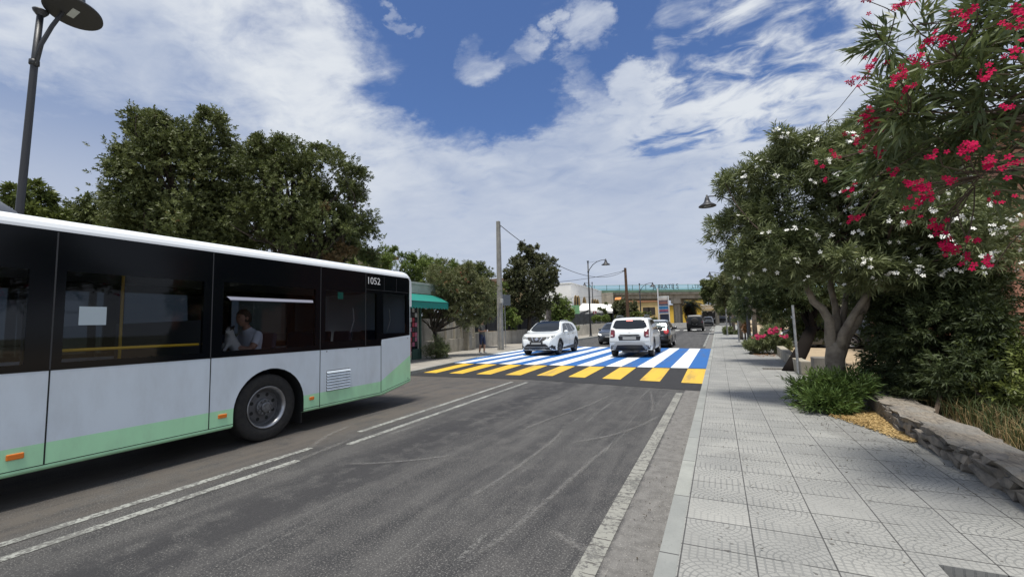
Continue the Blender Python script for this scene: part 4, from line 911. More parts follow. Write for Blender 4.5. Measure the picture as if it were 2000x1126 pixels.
sw = MB(); sw.lathe([(0, .20), (.26, .19), (.36, .16), (.385, .1), (.385, 0), (.3, -.03)], Matrix.Translation((0, -1.98, 1.15)) @ Matrix.Rotation(R(90), 4, 'X'), 28); sw.build('spare_wheel', TYR, jeep, smooth=True)
# --- white saloon far off, dark parked cars and the car on the dirt lot
spw = dict(sph); spw['paint'] = paint('far_white_paint', (.66, .70, .74)); spw['decals'] = [('rear_window', mir([(0, 1.36), (.50, 1.34), (.62, 1.06), (0, 1.03)][::-1]), 'rear', CGL), ('tail_light', [(.55, .78), (.78, .80), (.80, .90), (.56, .88)], 'rear', REDL), ('tail_light', [(-.55, .78), (-.78, .80), (-.80, .90), (-.56, .88)], 'rear', REDL), ('lower_bumper', mir([(0, .45), (.80, .45), (.80, .24), (0, .22)][::-1]), 'rear', CBLK, dict(off=.012)), ('number_plate', [(-.25, .60), (.25, .60), (.25, .69), (-.25, .69)], 'rear', PLATE, dict(off=.012)), ('window', [(.55, .99), (.22, 1.33), (-.2, 1.38), (-.2, 1.0)], 'side', CGL), ('window', [(-.27, 1.0), (-.27, 1.38), (-.9, 1.34), (-1.1, 1.03)], 'side', CGL)]
p_ = AY(1383, 630, 84); make_car('distant_car', 'small white car far up the road, next to the black 4x4', (p_.x, 86, terr(86)+.01), 0, spw)
spb = dict(spw); spb['paint'] = PBK
for px, yy, lb_ in ((1407, 92, 'black parked car beyond the white far car, left of two'), (1424, 93.5, 'black parked car beyond the white far car, right of two')):
    p_ = AY(px, 628, yy); make_car('parked_car', lb_, (p_.x, yy, terr(yy)+.02), R(70), spb, group='dark cars parked beyond the overpass')
spl = dict(sph); spl['paint'] = paint('lot_car_paint', (.05, .055, .06)); p_ = GR(1614, 679, .06)
make_car('parked_car', 'dark grey car parked on the sandy lot behind the tree trunks', (p_.x+.2, p_.y+.6, .07), R(62), spl)

# ================================================================== PEOPLE AND DOG
def figure(name, joints, bones, mats, parent, loc=(0, 0, 0)):
    """one continuous skinned surface. joints: id->(pos, radius); bones: (a, b, material index)"""
    ids = list(joints); me = bpy.data.meshes.new(name); ix = {k: i for i, k in enumerate(ids)}
    me.from_pydata([joints[k][0] for k in ids], [(ix[a], ix[b]) for a, b, _ in bones], [])
    ob = bpy.data.objects.new(name, me); COL.objects.link(ob)
    md = ob.modifiers.new('skin', 'SKIN'); md.use_smooth_shade = True
    sk = me.skin_vertices[0].data
    for k in ids:
        r_ = joints[k][1]; r_ = r_ if hasattr(r_, '__len__') else (r_, r_); sk[ix[k]].radius = r_; sk[ix[k]].use_root = (ix[k] == 0)
    sb = ob.modifiers.new('sub', 'SUBSURF'); sb.levels = 2; sb.render_levels = 2
    m2 = evalmesh(ob); ob.modifiers.clear(); ob.data = m2; m2.materials.clear()
    for q in mats: m2.materials.append(q)
    segs = [(Vector(joints[a][0]), Vector(joints[b][0]), mi, min(np.mean(joints[a][1]), np.mean(joints[b][1]))) for a, b, mi in bones]
    for p in m2.polygons:
        best = 1e9; bi = 0
        for a, b, mi, rr in segs:
            ab = b-a; t = max(0, min(1, (p.center-a).dot(ab)/ab.length_squared)) if ab.length_squared > 0 else 0
            d = (p.center-a-ab*t).length-rr*.9
            if d < best: best = d; bi = mi
        p.material_index = bi; p.use_smooth = True
    ob.parent = parent; return ob
def hand(J, B, key, wrist, d, palmn, side, curl=.5, s=1.0, mi=0):
    """palm + five separate bent fingers; d forward, palmn palm normal, side thumb side"""
    d, palmn, side = Vector(d).normalized(), Vector(palmn).normalized(), Vector(side).normalized(); w_ = Vector(wrist)
    J[key+'p'] = (w_+d*.045*s, (.026*s, .016*s)); B.append((key, key+'p', mi))
    J[key+'q'] = (w_+d*.085*s, (.030*s, .013*s)); B.append((key+'p', key+'q', mi))
    for i, (off, ln) in enumerate(((.028, .070), (.010, .080), (-.010, .074), (-.028, .058))):
        a = w_+d*.095*s+side*off*s; c1 = (d*math.cos(curl)+palmn*math.sin(curl)); c2 = (d*math.cos(curl*2.1)+palmn*math.sin(curl*2.1))
        J[f'{key}f{i}a'] = (a, .0095*s); J[f'{key}f{i}b'] = (a+c1*ln*.5*s, .0085*s); J[f'{key}f{i}c'] = (a+c1*ln*.5*s+c2*ln*.5*s, .007*s)
        B += [(key+'q', f'{key}f{i}a', mi), (f'{key}f{i}a', f'{key}f{i}b', mi), (f'{key}f{i}b', f'{key}f{i}c', mi)]
    t = w_+d*.030*s+side*.030*s; J[key+'ta'] = (t, .012*s); J[key+'tb'] = (t+(side*.6+d*.7+palmn*.3).normalized()*.036*s, .010*s); J[key+'tc'] = (t+(side*.3+d*.9+palmn*.5).normalized()*.068*s, .008*s)
    B += [(key+'p', key+'ta', mi), (key+'ta', key+'tb', mi), (key+'tb', key+'tc', mi)]
def headparts(parent, c, s, f, skin, hairm, hairlen=.0, cap=False):
    """face details on a head centred at c facing f (unit, horizontal)"""
    c = Vector(c); f = Vector(f).normalized(); sd = Vector((f.y, -f.x, 0)); up = Vector((0, 0, 1))
    B_ = Matrix((sd, f, up)).transposed().to_4x4(); B_.translation = c
    h = MB(); vs = []; fs = []; nu, nv = 22, 16         # skull with jaw and nose in one surface
    for i in range(nv+1):
        ph = math.pi*i/nv
        for j in range(nu):
            th = 2*math.pi*j/nu; x, y, z = math.sin(ph)*math.cos(th), math.sin(ph)*math.sin(th), math.cos(ph)
            jaw = 1-.30*max(0, -z)**1.3; X, Y, Z = .076*x*jaw, .095*y*(1-.10*max(0, -z)), .118*z
            if y > .2 and -.75 < z < .1: Y += .022*math.exp(-((x/.16)**2))*math.exp(-(((z+.12)/.22)**2))        # nose
            if y > 0: Y += .006*math.exp(-((x/.3)**2))*math.exp(-(((z+.50)/.09)**2))+.006*math.exp(-((x/.3)**2))*math.exp(-(((z+.85)/.15)**2)); Y -= .007*math.exp(-(((abs(x)-.36)/.16)**2))*math.exp(-(((z-.06)/.10)**2))
            if y < 0: Y *= 1.06
            vs.append(B_ @ (Vector((X, Y, Z))*s))
    for i in range(nv):
        for j in range(nu): fs.append((i*nu+j, i*nu+(j+1) % nu, (i+1)*nu+(j+1) % nu, (i+1)*nu+j))
    h.add(vs, fs)
    for sx in (1, -1): h.lathe([(0, .012), (.014, .008), (.028, -.002), (.02, -.012), (0, -.014)], B_ @ Matrix.Translation((sx*.078*s, -.005*s, -.005*s)) @ Matrix.Rotation(R(90), 4, 'Y') @ Matrix.Diagonal((1*s, .62*s, s, 1)), 12)
    h.build('face', skin, parent, smooth=True)
    e = MB()
    for sx in (1, -1): e.lathe([(0, -.011), (.009, -.005), (.011, 0), (.009, .005), (0, .011)], B_ @ Matrix.Translation((sx*.030*s, .083*s, .012*s)) @ Matrix.Diagonal((1.2*s, .6*s, .7*s, 1)), 10)
    e.build('eyes', mat('eye_dark', (.03, .02, .015), .2), parent, smooth=True)
    m_ = MB(); m_.lathe([(0, -.022), (.004, -.015), (.006, 0), (.004, .015), (0, .022)], B_ @ Matrix.Translation((0, .094*s, -.058*s)) @ Matrix.Rotation(R(90), 4, 'Y') @ Matrix.Diagonal((s, .7*s, s, 1)), 8); m_.build('mouth', mat('lips', (.30, .11, .09), .5), parent, smooth=True)
    hr = MB(); vs = []; fs = []; rr = random.Random(5)
    for i in range(nv+1):
        ph = math.pi*i/nv*.66
        for j in range(nu):
            th = 2*math.pi*j/nu; x, y, z = math.sin(ph)*math.cos(th), math.sin(ph)*math.sin(th), math.cos(ph)
            if y > .25: z = max(z, .30+.25*(y-.25)) if ph > .8 else z
            g = 1+rr.uniform(-.02, .03); vs.append(B_ @ (Vector((.083*x*g, .104*y*g-.006, .126*z*g+(.004)))*s))
    for i in range(nv):
        for j in range(nu): fs.append((i*nu+j, i*nu+(j+1) % nu, (i+1)*nu+(j+1) % nu, (i+1)*nu+j))
    hr.add(vs, fs); hr.build('hair', hairm, parent, smooth=True)
SKIN = mat('skin', (.46, .25, .165), .5, var=.15, vscale=30); HAIRB = mat('brown_hair', (.09, .05, .03), .6, bump=.6, bscale=200); HAIRG = mat('dark_hair', (.02, .017, .015), .6, bump=.6, bscale=200)
SHOE = mat('white_trainers', (.6, .6, .58), .6)
# pedestrian: stands facing along the pavement (+x), forearms raised, holding a cup
pf = GR(942, 690); PS = 1.03
ped = empty('person', (pf.x, pf.y, .13), 'person in dark t-shirt and navy shorts standing on the left pavement holding a small cup', 'person', rz=R(-8)); ped.scale = (PS, PS, PS)
J = {}; B = []
J['pel'] = ((0, 0, .92), (.15, .12)); J['abd'] = ((.01, 0, 1.08), (.135, .115)); J['che'] = ((0, 0, 1.28), (.16, .12)); J['nek'] = ((.0, 0, 1.46), .062); J['hed'] = ((.035, 0, 1.56), .055)
B += [('pel', 'abd', 1), ('abd', 'che', 1), ('che', 'nek', 1), ('nek', 'hed', 0)]
for s_, sg in (('l', 1), ('r', -1)):
    J['sh'+s_] = ((-.01, .185*sg, 1.40), .062); J['el'+s_] = ((-.02, .235*sg, 1.13), .042); J[s_+'w'] = ((.23, .15*sg, 1.12), .028)
    J['um'+s_] = ((-.015, .215*sg, 1.24), .053)
    B += [('che', 'sh'+s_, 1), ('sh'+s_, 'um'+s_, 1), ('um'+s_, 'el'+s_, 0), ('el'+s_, s_+'w', 0)]
    hand(J, B, s_+'w', J[s_+'w'][0], (1, -.35*sg, .15), (.1, -sg, .1), (0, 0, 1), .55)
    hx = .05 if sg > 0 else -.04
    J['hp'+s_] = ((0, .10*sg, .86), .105); J['th'+s_] = ((.02+hx*.4, .11*sg, .66), .088); J['kn'+s_] = ((.03+hx, .11*sg, .49), .060); J['ca'+s_] = ((.0+hx, .11*sg, .34), .054); J['an'+s_] = ((-.03+hx*1.5, .11*sg, .09), .036); J['to'+s_] = ((.12+hx*1.5, .13*sg, .035), .036); J['he'+s_] = ((-.06+hx*1.5, .11*sg, .04), .036)
    B += [('pel', 'hp'+s_, 2), ('hp'+s_, 'th'+s_, 2), ('th'+s_, 'kn'+s_, 2), ('kn'+s_, 'ca'+s_, 0), ('ca'+s_, 'an'+s_, 0), ('an'+s_, 'to'+s_, 3), ('an'+s_, 'he'+s_, 3)]
figure('body', J, B, [SKIN, mat('charcoal_tshirt', (.095, .095, .085), .85), mat('navy_shorts', (.028, .038, .085), .85), SHOE], ped)
headparts(ped, (.045, 0, 1.655), 1.02, (1, 0, 0), SKIN, HAIRG)
cp = MB(); cp.lathe([(0, 0), (.026, 0), (.034, .10), (.036, .105), (0, .105)], Matrix.Translation((.335, 0, 1.10)), 16)
cup = cp.build('paper_cup', mat('cup_white', (.75, .75, .73), .6)); cup.data.transform(Matrix.Diagonal((PS, PS, PS, 1))); cup.location = ped.location; cup.rotation_euler = ped.rotation_euler; tag(cup, 'small white paper cup held by the pedestrian on the left pavement', 'cup')
# bus passenger, seated facing the front of the bus (-y)
pas = empty('person', (-6.60, 4.42, .52), 'person in white t-shirt seated in the bus window, hugging a small dog', 'person')
J = {}; B = []
J['pel'] = ((0, 0, .52), (.16, .13)); J['abd'] = ((0, .0, .70), (.15, .13)); J['che'] = ((0, -.02, .88), (.17, .13)); J['nek'] = ((0, -.05, 1.07), .062); J['hed'] = ((0, -.09, 1.16), .055)
B += [('pel', 'abd', 1), ('abd', 'che', 1), ('che', 'nek', 1), ('nek', 'hed', 0)]
for s_, sg in (('l', 1), ('r', -1)):
    J['sh'+s_] = ((.18*sg, -.0, .99), .070); J['um'+s_] = ((.215*sg, -.06, .87), .062); J['el'+s_] = ((.225*sg, -.15, .77), .047); J['fo'+s_] = ((.17*sg, -.30, .80), .042); J[s_+'w'] = ((.08*sg, -.42, .82), .029)
    B += [('che', 'sh'+s_, 1), ('sh'+s_, 'um'+s_, 1), ('um'+s_, 'el'+s_, 0), ('el'+s_, 'fo'+s_, 0), ('fo'+s_, s_+'w', 0)]
    hand(J, B, s_+'w', J[s_+'w'][0], (-.9*sg, -.45, .1), (0, .9, .1), (0, 0, 1), .6)
    J['hp'+s_] = ((.10*sg, 0, .48), .10); J['kn'+s_] = ((.12*sg, -.44, .50), .065); J['an'+s_] = ((.12*sg, -.46, .10), .04); J['to'+s_] = ((.12*sg, -.60, .04), .038)
    B += [('pel', 'hp'+s_, 2), ('hp'+s_, 'kn'+s_, 2), ('kn'+s_, 'an'+s_, 2), ('an'+s_, 'to'+s_, 3)]
SHIRT = mat('white_tshirt', (.78, .80, .88), .8)
figure('body', J, B, [SKIN, SHIRT, mat('blue_jeans', (.05, .07, .13), .8), SHOE], pas)
headparts(pas, (0, -.12, 1.245), 1.08, (0, -1, 0), SKIN, HAIRB)
dog = empty('dog', (-6.48, 4.10, .52), 'small white dog with dark ears held in the arms of the bus passenger', 'dog')
WF = mat('white_fur', (.72, .70, .66), .9, bump=.8, bscale=120); DF = mat('dark_fur', (.05, .035, .025), .9, bump=.8, bscale=120)
J = {}; B = []
J['rmp'] = ((0, .10, .70), .075); J['bel'] = ((0, .02, .80), .080); J['che'] = ((0, -.05, .90), .078); J['nek'] = ((.01, -.08, .985), .050); J['hed'] = ((.02, -.10, 1.055), .060); J['muz'] = ((.062, -.155, 1.035), .028); J['nos'] = ((.085, -.185, 1.035), .018)
B += [('rmp', 'bel', 0), ('bel', 'che', 0), ('che', 'nek', 0), ('nek', 'hed', 0), ('hed', 'muz', 0), ('muz', 'nos', 0)]
for s_, sg in (('l', 1), ('r', -1)):
    J['ea'+s_] = ((.02+.045*sg, -.075, 1.10), .022); J['eb'+s_] = ((.02+.075*sg, -.07, 1.13), .010); B += [('hed', 'ea'+s_, 1), ('ea'+s_, 'eb'+s_, 1)]
    J['fl'+s_] = ((.05*sg, -.14, .84), .026); J['fp'+s_] = ((.045*sg, -.19, .76), .020); B += [('che', 'fl'+s_, 0), ('fl'+s_, 'fp'+s_, 0)]
    J['hk'+s_] = ((.06*sg, .0, .66), .034); J['hf'+s_] = ((.06*sg, -.06, .58), .022); B += [('rmp', 'hk'+s_, 0), ('hk'+s_, 'hf'+s_, 0)]
J['ta'] = ((0, .17, .66), .022); J['tb'] = ((0, .21, .72), .010); B += [('rmp', 'ta', 0), ('ta', 'tb', 0)]
figure('body', J, B, [WF, DF], dog)
e = MB()
for c in ((.052, -.148, 1.070), (.080, -.118, 1.072), (.090, -.196, 1.040)): e.lathe([(0, -.010), (.008, -.005), (.010, 0), (.008, .005), (0, .010)], Matrix.Translation(c), 8)
e.build('eyes_and_nose', mat('dog_black', (.01, .01, .01), .2), dog, smooth=True)
# ================================================================== STREET FURNITURE
IRON = mat('dark_iron', (.035, .037, .042), .45, metal=.3, bump=.2, bscale=60); GALV = mat('galvanised', (.30, .31, .32), .45, metal=.5, var=.3, vscale=8)
LENS = mat('lamp_lens', (.35, .37, .36), .3); UNDR = mat('lamp_underside', (.02, .02, .022), .6)
def lamp(name, base, label, arm, h=7.3, group='bell-shaped street lamps', pr=.075):
    """post with a bracket arm towards +x (arm>0) or -x, ending in a bell lamp"""
    o = empty(name, base, label, 'street lamp', group)
    p = MB(); p.tube([(0, 0, 0), (0, 0, .9), (0, 0, h*.55), (0, 0, h)], [pr*1.35, pr*1.15, pr, pr*.85], 14); p.lathe([(pr*2.2, 0), (pr*2.2, .04), (pr*1.5, .10), (pr*1.4, .3)], Matrix(), 14); p.lathe([(pr*1.1, 0), (pr*1.5, .03), (pr*1.5, .08), (0, .1)], Matrix.Translation((0, 0, h-.02)), 14); p.lathe([(pr, -.05), (pr*1.3, -.04), (pr*1.3, .04), (pr, .05)], Matrix.Translation((0, 0, h-1.0)), 14)
    p.build('post', IRON, o, smooth=True)
    a = MB(); s = abs(arm); sg = 1 if arm > 0 else -1
    a.tube([(0, 0, h-1.05), (sg*s*.10, 0, h-.72), (sg*s*.28, 0, h-.34), (sg*s*.5, 0, h-.10), (sg*s*.75, 0, h+.02), (sg*s, 0, h+.04)], [.035, .035, .033, .032, .03, .028], 10); a.tube([(0, 0, h-.1), (sg*s*.62, 0, h-.04)], .012, 6); a.build('arm', IRON, o, smooth=True)
    b = MB(); mt = Matrix.Translation((sg*s, 0, h+.04)); b.lathe([(0, .10), (.04, .08), (.05, 0), (.09, -.06), (.12, -.16), (.14, -.24), (.20, -.34), (.36, -.44), (.42, -.49), (.425, -.51), (.40, -.505), (.36, -.47)], mt, 32); b.build('lamp_shade', IRON, o, smooth=True)
    b = MB(); b.lathe([(.405, -.50), (0, -.495)], mt, 32); u_ = b.build('lamp_underside', UNDR, o); b = MB(); b.box((sg*s, 0, h+.04-.502), (.34, .13, .012)); b.build('led_panel', LENS, o)
    return o
lb = GR(1154, 656); lamp('street_lamp', (lb.x, lb.y, terr(lb.y)+.13), 'tall dark street lamp on the left pavement behind the white crossover', 1.75, h=7.25)
lf = empty('street_lamp', (-10.7, 3.02, .13), 'near street lamp rising behind the bus roof, pale lamp panel under its shade', 'street lamp', 'bell-shaped street lamps')
p = MB(); p.tube([(-.02, 0, 0), (0, 0, 3.2), (.0, .06, 6.3), (0, .09, 7.22)], [.066, .056, .050, .046], 18); p.lathe([(.05, 0), (.065, .02), (.10, .07), (.11, .10), (0, .11)], Matrix.Translation((0, .09, 7.17)), 18); p.lathe([(.052, -.05), (.07, -.04), (.07, .04), (.052, .05)], Matrix.Translation((0, .055, 6.27)), 18); p.lathe([(.2, 0), (.2, .05), (.12, .1), (.11, .4)], Matrix(), 18); p.build('post', IRON, lf, smooth=True)
sc_ = Vector((-10.7, 3.02, .13)); c_ = AX(143, 26, -10.35)-sc_
a = MB(); a.tube([(.05, .06, 6.2), (.09, .10, 6.62), (.16, .20, 7.0), (.22, .32, 7.35), (.28, .45, 7.65), (.33, .55, 7.85)], [.034, .034, .032, .03, .03, .03], 12); a.build('arm', IRON, lf, smooth=True)
tl = Matrix.Translation(c_) @ Matrix.Rotation(R(-7), 4, 'Y') @ Matrix.Rotation(R(-6), 4, 'X')
a = MB(); a.lathe([(0, .62), (.05, .60), (.06, .45), (.12, .42), (.14, .26), (.17, .22), (.20, .16), (.30, .10), (.40, .03), (.405, .0), (.39, -.006), (.375, .012)], tl, 48); a.build('lamp_shade', IRON, lf, smooth=True)
a = MB(); a.lathe([(.385, -.001), (0, .002)], tl, 48); a.build('lamp_underside', UNDR, lf)
a = MB(); a.lathe([(.0, 0), (.085, 0)], tl, 4)
a = MB(); q = [tl @ Vector(v) for v in ((-.13, -.05, -.008), (.13, -.05, -.008), (.13, .05, -.008), (-.13, .05, -.008), (-.13, -.05, .0), (.13, -.05, .0), (.13, .05, .0), (-.13, .05, .0))]; a.add(q, [(0, 1, 2, 3), (0, 1, 5, 4), (1, 2, 6, 5), (2, 3, 7, 6), (3, 0, 4, 7)]); a.build('led_panel', LENS, lf)
l2 = AY(1160, 640, 66); lamp('street_lamp', (l2.x, 66, terr(66)+.13), 'small distant street lamp in front of the white building', -1.2, h=7.2)
l3 = AY(1253, 640, 60); lamp('street_lamp', (l3.x, 60, terr(60)+.13), 'thin distant street lamp left of the totem sign, in front of the overpass', 1.7, h=(AY(1251, 554, 60)-Vector((0, 0, terr(60)+.13))).z)
r1 = AX(1384, 378, 1.0)
yl = 24.0; hA = AY(1381, 392, yl); lamp('street_lamp', (1.30, yl, .13), 'street lamp whose bell shade pokes out left of the white oleander crown', -(1.30-hA.x), h=hA.z-.04-.13+.22)
yl = 56.0; hB = AY(1386, 534, yl); lamp('street_lamp', (1.2, yl, terr(yl)+.13), 'smaller street lamp reaching over the road beyond the right-hand trees', -(1.2-hB.x), h=hB.z-terr(yl)-.13+.1)
POLEC = conc('pole_concrete', (.30, .29, .265), (.20, .195, .18))
bp_ = GR(978, 683); up_ = empty('utility_pole', bp_, 'tall square concrete utility pole with a small meter box on the left pavement', 'pole')
p = MB(); a_, b_ = .15, .10; tz = AY(973, 432, bp_.y)-bp_; hh = tz.z
for i in range(1): p.add([(-a_, -a_, 0), (a_, -a_, 0), (a_, a_, 0), (-a_, a_, 0), (tz.x-b_, -b_, hh), (tz.x+b_, -b_, hh), (tz.x+b_, b_, hh), (tz.x-b_, b_, hh)], [(0, 1, 5, 4), (1, 2, 6, 5), (2, 3, 7, 6), (3, 0, 4, 7), (4, 5, 6, 7)])
p.build('post', POLEC, up_, bevel=.02); p = MB(); p.box((.20, -.12, 2.88), (.14, .14, .26)); p.build('meter_box', mat('box_grey', (.42, .42, .40), .6), up_, bevel=.01); p = MB(); p.tube([(.1, -.19, 2.75), (.02, -.2, 2.3), (-.02, -.19, 1.2), (0, -.19, .1)], .018, 6); p.lathe([(.03, -.06), (.04, 0), (.03, .06)], Matrix.Translation((.15, 0, hh-.35)), 10); p.build('conduit', GALV, up_)
sb_ = GR(988, 679); so = empty('sign_pole', sb_, 'thin galvanised sign post beside the concrete pole, its blue-grey sign turned away', 'sign'); p = MB(); p.tube([(0, 0, 0), (-.02, 0, 3.45)], .03, 8); p.build('post', GALV, so)
p = MB(); p.box((.10, .04, 3.05), (.62, .02, .70), rz=R(60)); p.build('sign_plate', mat('sign_back', (.10, .115, .13), .5, metal=.3), so)
lp = GR(1560, 731); lo = empty('leaning_pole', lp, 'grey metal pole leaning left beside the dark slanting tree trunk', 'pole'); tp = AY(1548, 596, lp.y+.3)-lp; p = MB(); p.tube([(0, 0, 0), tuple(tp*.5), tuple(tp)], .032, 10); p.build('post', GALV, lo)
wp = AY(1228, 645, 50.5); wp.z = terr(50.5)+.1; wo = empty('wooden_pole', wp, 'brown wooden utility pole carrying the overhead cables, left of the overpass', 'pole'); tw = AY(1221, 523, 50.5)-wp
p = MB(); p.tube([(0, 0, 0), tuple(tw*.5), tuple(tw)], [.20, .17, .14], 10); p.build('post', mat('pole_wood', (.12, .065, .035), .8, var=.4, vscale=5), wo); p = MB(); p.tube([(-.45, 0, tw.z-.30), (tw.x+.1, 0, tw.z-.25)], .03, 6); p.build('bracket', IRON, wo)
def cable(name, a, b, sag, label, r_=.012):
    a, b = Vector(a), Vector(b); p = MB(); pts = []
    for i in range(25):
        t = i/24; q = a.lerp(b, t); q.z -= sag*4*t*(1-t); pts.append(tuple(q))
    p.tube(pts, r_, 5); tag(p.build(name, IRON), label, 'cable')
ptop = Vector(bp_)+Vector((tz.x+.12, 0, hh-.25)); wtop = Vector(wp)+Vector((tw.x, 0, tw.z-.3))
cable('overhead_cable', ptop, wtop, 1.75, 'black overhead cable sagging from the concrete pole to the wooden pole', .022)
cable('overhead_cable', wtop, AY(1060, 552, 45), .25, 'black overhead cable from the wooden pole to the left behind the round dark tree', .022)
cable('overhead_cable', AY(1100, 580, 45), AY(1200, 572, 60), .25, 'thin low cable crossing in front of the white building', .016)
# right mid-distance posts along the pavement
for px, py, hgt, lb_ in ((1444, 668, 3.4, 'grey steel post at the pavement edge among the far right trees, nearer of two'), (1421, 655, 2.4, 'grey steel post at the pavement edge among the far right trees, farther of two')):
    b = GR(px, py); o = empty('street_post', b, lb_, 'post', 'posts on the right pavement'); p = MB(); p.tube([(0, 0, 0), (0, 0, hgt)], .05, 8); p.lathe([(.09, 0), (.09, .03), (.06, .08)], Matrix(), 8); p.build('post', GALV, o)

# ================================================================== LEFT SIDE: kiosk, walls, fences
KX = -12.3; TEAL = mat('teal_canvas', (.0, .19, .155), .7, var=.12, vscale=4); KW = conc('kiosk_paint', (.42, .44, .40), (.32, .33, .30)); KG = mat('kiosk_green_frame', (.05, .10, .08), .5)
k_ = empty('news_kiosk', (KX-1.2, 15, .13), 'small pale news kiosk with papers in its window, half hidden behind the bus', 'kiosk')
p = MB(); p.b2((KX-2.4, 9.4, .13), (KX-.25, 16.55, 3.12)); p.build('wall', KW, k_, world=True)
p = MB(); p.b2((KX-2.5, 9.3, 3.12), (KX, 17.5, 3.52)); p.b2((KX-2.55, 9.25, 3.52), (KX+.05, 17.55, 3.62)); p.build('roof', KW, k_, world=True)
p = MB(); p.b2((KX-.26, 10, .5), (KX-.22, 16.3, 2.7)); p.build('shop_window', CGL, k_, world=True)
for y in (12.2, 13.5, 14.6, 15.62, 16.45): p = MB(); p.b2((KX-.22, y-.035, .13), (KX-.13, y+.035, 3.12)); p.build('post', GALV if y > 16.6 else KG, k_, world=True)
p = MB(); p.b2((KX-.235, 15.9, .13), (KX-.18, 16.42, .60)); p.build('door_panel', KG, k_, world=True)
rr = random.Random(2); pm = [mat('magazine_'+n, c, .5) for n, c in (('white', (.45, .45, .43)), ('red', (.35, .03, .05)), ('blue', (.05, .12, .3)), ('black', (.03, .03, .03)), ('pink', (.4, .12, .2)), ('cream', (.4, .36, .28)))]
rk = MB()
for i in range(5):
    for j in range(9):
        y = 14.72+i*.165; z = .75+j*.2; rk.b2((KX-.20, y+.01, z+.01), (KX-.185, y+.15, z+.18), mi=rr.randrange(6))
for i in range(3):
    for j in range(8): y = 15.70+i*.19; z = .72+j*.22; rk.b2((KX-.20, y, z), (KX-.185, y+.15, z+.19), mi=rr.choice([0, 0, 1, 3, 3, 4]))
rk.build('magazine_rack', pm, k_, world=True)
p = MB(); p.b2((KX-.17, 15.5, .42), (KX-.155, 15.72, .66)); p.build('notice_board', mat('notice_white', (.6, .6, .58), .6), k_, world=True)
p = MB(); ax0, ax1, z0, z1 = KX+.02, -11.12, 3.08, 2.66
p.add([(ax0, 9.4, z0), (ax0, 17.45, z0), (ax1, 16.75, z1), (ax1, 9.4, z1)], [(0, 1, 2, 3)]); p.add([(ax0, 9.4, z0-.02), (ax0, 17.45, z0-.02), (ax1, 16.75, z1-.02), (ax1, 9.4, z1-.02)], [(3, 2, 1, 0)])
n = 0; y = 9.4
while y < 16.74:
    y2 = min(y+.21, 16.75); pts = [(ax1, y, z1-.03), (ax1, y2, z1-.03)]+[(ax1+.004, y2-(y2-y)*t, z1-.26-.055*math.sin(math.pi*t)) for t in np.linspace(0, 1, 7)]
    p.add(pts, [tuple(range(len(pts)))]); y = y2
x = ax1
while x > ax0+.05:
    x2 = x-.2; t0, t1 = (x-ax1)/(ax0-ax1), (x2-ax1)/(ax0-ax1); f_ = lambda t: (ax1+(ax0-ax1)*t, 16.75+.7*t, z1+(z0-z1)*t)
    a, b = f_(t0), f_(min(t1, 1)); p.add([a, b, (b[0], b[1], b[2]-.26), ((a[0]+b[0])/2, (a[1]+b[1])/2, (a[2]+b[2])/2-.33), (a[0], a[1], a[2]-.26)], [(0, 1, 2, 3, 4)]); x = x2
aw = p.build('awning', TEAL, k_, world=True)
p = MB(); p.tube([(ax1+.005, 9.4, z1-.015), (ax1+.005, 16.76, z1-.015)], .022, 6); p.build('awning_rail', mat('dark_teal', (.0, .05, .05), .6), k_, world=True)
# stained concrete wall
def stained(name, c, c2):
    m = conc(name, c, c2, .5); K = N.__new__(N); K.nt = m.node_tree; b = [q for q in m.node_tree.nodes if q.type == 'BSDF_PRINCIPLED'][0]; src = b.inputs['Base Color'].links[0].from_socket
    p = K.n('ShaderNodeNewGeometry').outputs['Position']; z = K.xyz(p)[2]
    st = K.noise(K.scale(p, (1, 1, .10)), 1.9, 6, .65); cc = K.mix(K.ss(st, .42, .68, 0, .75), src, tuple(q*.42 for q in c)); K.l(cc, b.inputs['Base Color']); return m
CW = stained('stained_concrete', (.42, .385, .31), (.30, .275, .225)); WWALL = stained('whitewashed_wall', (.50, .47, .41), (.40, .37, .32))
def wall_run(name, pts, h0, h1, th, m, label, cat='wall', panels=True, cap=None):
    o = empty(name, (pts[0][0], pts[0][1], terr(pts[0][1])+.1), label, cat); mb = MB()
    for i in range(len(pts)-1):
        a, b = Vector((*pts[i], terr(pts[i][1])+.05)), Vector((*pts[i+1], terr(pts[i+1][1])+.05)); d = (b-a).normalized(); nrm_ = Vector((d.y, -d.x, 0))*th
        q = [a, b, b-nrm_, a-nrm_]; ha = h0+(h1-h0)*i/(len(pts)-1); hb = h0+(h1-h0)*(i+1)/(len(pts)-1)
        mb.add(q+[q[0]+Vector((0, 0, ha)), q[1]+Vector((0, 0, hb)), q[2]+Vector((0, 0, hb)), q[3]+Vector((0, 0, ha))], [(0, 1, 5, 4), (1, 2, 6, 5), (2, 3, 7, 6), (3, 0, 4, 7), (4, 5, 6, 7)])
    mb.build('wall_face', m, o, world=True); return o
cwl = wall_run('concrete_wall', [(-13.3, 17.4), (-13.7, 20.3), (-14.25, 24.3)], 1.95, 2.0, .2, CW, 'stained grey concrete garden wall behind the left oleander', 'wall')
p = MB()
for t in (.0, .28, .52, .78, 1.0):
    x, y = -13.7+(-14.25+13.7)*t, 20.3+4.0*t; p.box((x+.03, y, 1.12 if t != 1 else .9), (.12, .10, 2.0), rz=R(8))
p.build('buttress', CW, cwl, world=True)
